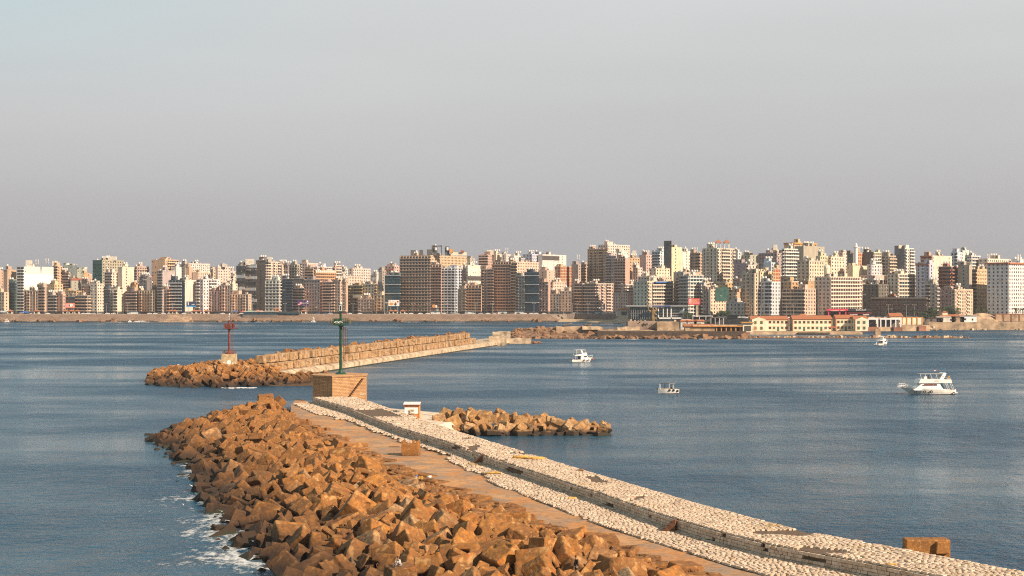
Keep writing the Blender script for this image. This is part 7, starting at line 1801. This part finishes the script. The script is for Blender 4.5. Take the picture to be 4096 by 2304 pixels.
# small open boat
c = P(2672, 1574, 0); g = empty('open_boat', c, rad(180 + 3)); tag(g, 'small open white fishing boat with a thin canopy frame in the middle of the harbour', 'boat')
hull(g, 6.5, 2.3, 1.3, 1.65, m_hull, rake=.07)
mb = MB(); mb.box((.6, 0, 1.42), (1.6, 1.9, .1), m_yel); mb.build('thwart', g)
mb = MB()
for x in (2.4, 1.0, -.3, -1.6):
    for y in (-.8, .8): mb.cyl((x, y, 1.1), (x, y, 2.95), .05, .05, m_white if x > 2 or x < 0 else m_black, 6)
mb.build('canopy_post', g)
mb = MB(); mb.tube([(2.4, -.85, 2.9), (1.3, -.85, 3.05), (-.4, -.85, 2.95), (-2.1, -.85, 2.9)], .05, m_dark); mb.tube([(2.4, .85, 2.9), (1.3, .85, 3.05), (-.4, .85, 2.95), (-2.1, .85, 2.9)], .05, m_dark)
for x in (2.4, 1.3, -.4, -2.1): mb.cyl((x, -.85, 2.95), (x, .85, 2.95), .04, .04, m_dark, 5)
mb.box((-1.2, 0, 3.0), (2.0, 1.7, .05), m_metal); mb.build('canopy_frame', g)
for x, z in ((-.3, 1.05), (-1.5, 1.05), (-2.7, .85)): fender(g, x, 1.2 if x > -2 else 1.12, z, .24)
mb = MB(); mb.torus((3.25, 0, 1.5), .25, .13, (1, 0, 0), m_black); mb.build('bow_tyre', g)
person(on_boat(g, (-1.2, .1, 1.2)), rad(-80), 'person in dark clothes sitting at the helm of the small open boat', (.015, .02, .018), (.02, .02, .02), 'sit', scale=1.25)

# ---------------------------------------------------------------- gulls
def gull(px, py, z, flying, label, s=1.):
    g = empty('seagull', P(px, py, z), rad(U(0, 360))); g.scale = (s,) * 3; tag(g, label, 'seagull', 'white gulls near the breakwater')
    V_ = [(0, 0, .12), (0, -.16, .16), (0, -.24, .22), (0, .2, .1)]; skin_mesh('body', g, V_, [(0, 1), (1, 2), (0, 3)], [.085, .06, .045, .02], m_white)
    mb = MB(); mb.cyl((0, -.28, .22), (0, -.36, .2), .015, .004, m_ochre, 5); mb.build('beak', g)
    if flying:
        mb = MB()
        for sg in (-1, 1): mb.add([(0, -.08, .15), (sg * .35, -.12, .32), (sg * .75, .02, .24), (sg * .35, .06, .3), (0, .1, .14)], [(0, 1, 2, 3, 4)], m_white)
        mb.build('wing', g)
    else:
        mb = MB(); mb.cyl((-.03, 0, 0), (-.03, 0, .08), .01, .01, m_ochre, 4); mb.cyl((.03, 0, 0), (.03, 0, .08), .01, .01, m_ochre, 4); mb.build('leg', g)
for px, py, z, fl, lb in ((768, 1948, 1.0, True, 'white gull flying low beside the wet blocks, upper one'), (887, 2050, .8, True, 'white gull flying low beside the wet blocks, lower one'), (733, 2023, .1, False, 'white gull on the water left of the pile'), (1102, 2292, .1, False, 'white gull on the foam at the bottom edge'), (714, 1462, 5.2, False, 'white gull perched on the far pier head'), (1178, 1483, 2.6, False, 'white gull on the quay below the stacked cubes'), (2397, 1236, 25, True, 'white gull flying before the seafront blocks by the little beach'), (1112, 1021, 60, True, 'tiny dark gull flying above the skyline')):
    gull(px, py, z, fl, lb, 1.15 if py > 1500 else 1.8)

# ---------------------------------------------------------------- foam along the pile and splashes on the far shore
def foam_mat():
    m, t, b = new_mat('sea_foam'); p = wpos(t)
    at = N(t, 'ShaderNodeAttribute'); at.attribute_name = 'edge'
    n1 = noi(t, mapv(t, p, (.75, .42, 1)), 1, 7, .78); n2 = noi(t, mapv(t, p, (.07, .05, 1)), 1, 2)
    v = mth(t, 'ADD', mth(t, 'ADD', n1, mth(t, 'MULTIPLY', n2, .8)), mth(t, 'MULTIPLY', at.outputs['Fac'], .36))
    a = rng(t, v, 1.13, 1.30, 0, .85)
    b.inputs['Base Color'].default_value = (.72, .74, .72, 1); b.inputs['Roughness'].default_value = .8
    t.links.new(a, b.inputs['Alpha']); return m
m_foam = foam_mat()
mb = MB(); vs_ = []; att = []
ny = 70; nx = 9
for j in range(ny):
    Y = 112 + j * 3.4; a = lerp_tab(XL, Y) + 5; wd_ = 22 * (1 if Y < 200 else max(.3, 1 - (Y - 200) / 150))
    for i in range(nx):
        f = i / (nx - 1); vs_.append((a - wd_ * f, Y + f * 2, .05)); att.append((1 - f) * (1 if Y < 200 else .85) * (1.0 if Y < 330 else .4) if f < 1 else -1.)
mb.add(vs_, [(j * nx + i, (j + 1) * nx + i, (j + 1) * nx + i + 1, j * nx + i + 1) for j in range(ny - 1) for i in range(nx - 1)], m_foam)
o = mb.build('sea_foam', fix=True); o['kind'] = 'stuff'; tag(o, 'white foam washing along the seaward foot of the near block pile', 'foam')
at = o.data.attributes.new('edge', 'FLOAT', 'POINT'); at.data.foreach_set('value', att)
def splash(px, w_, h_, label, Y=1530):
    mb = MB()
    if h_ > 1.6:
        for i in range(90): x = (R() + R() - 1) * w_ / 2; mb.ball((x, U(-.8, .8), U(0, h_) * max(0, 1 - abs(2 * x / w_)) ** 1.3 * R()), U(.12, .38), m_white, 6, (1, 1, 1.1))
    for i in range(int(6 + w_ * 2)): mb.ball((U(-w_, w_) / 2, U(-1.5, 1.5), 0), U(.2, .5), m_white, 6, (U(1.5, 3.5), U(1, 2.5), U(.1, .45)))
    o = mb.build('wave_splash'); o.location = (PX(px, Y), Y, .1); o['kind'] = 'stuff'; tag(o, label, 'splash')
for px, w_, h_ in ((27, 6, 5), (455, 14, 1.5), (518, 4, 3), (562, 16, 2.5), (1253, 5, 8), (980, 5, 1), (1045, 14, .8), (1650, 16, .8), (1830, 14, .8), (1220, 6, 1)):
    splash(px, w_, h_, 'white wave breaking at the far shore, ' + acrossx(px))
for px, w_ in ((2530, 8), (2700, 5), (2990, 6), (2810, 5), (950, 10)): splash(px, w_, .5, 'low white foam at the foot of the rocks, ' + acrossx(px), 985 if px > 2000 else 488)
# ---------------------------------------------------------------- haze
HZD = 0.00008
if HZD:
    mb = MB(); mb.box((0, 1500, 84), (5200, 3400, 172), None) if False else None
    m = D.materials.new('haze'); m.use_nodes = True; t = m.node_tree; t.nodes.clear()
    out = N(t, 'ShaderNodeOutputMaterial'); v = N(t, 'ShaderNodeVolumePrincipled'); v.inputs['Color'].default_value = (.72, .74, .80, 1); v.inputs['Density'].default_value = HZD; v.inputs['Anisotropy'].default_value = .2
    t.links.new(v.outputs[0], out.inputs['Volume'])
    mb = MB(); mb.box((0, 4500, 60), (13000, 10000, 122), m); o = mb.build('haze'); o['kind'] = 'stuff'; tag(o, 'thin pale haze over the harbour and the city', 'haze')
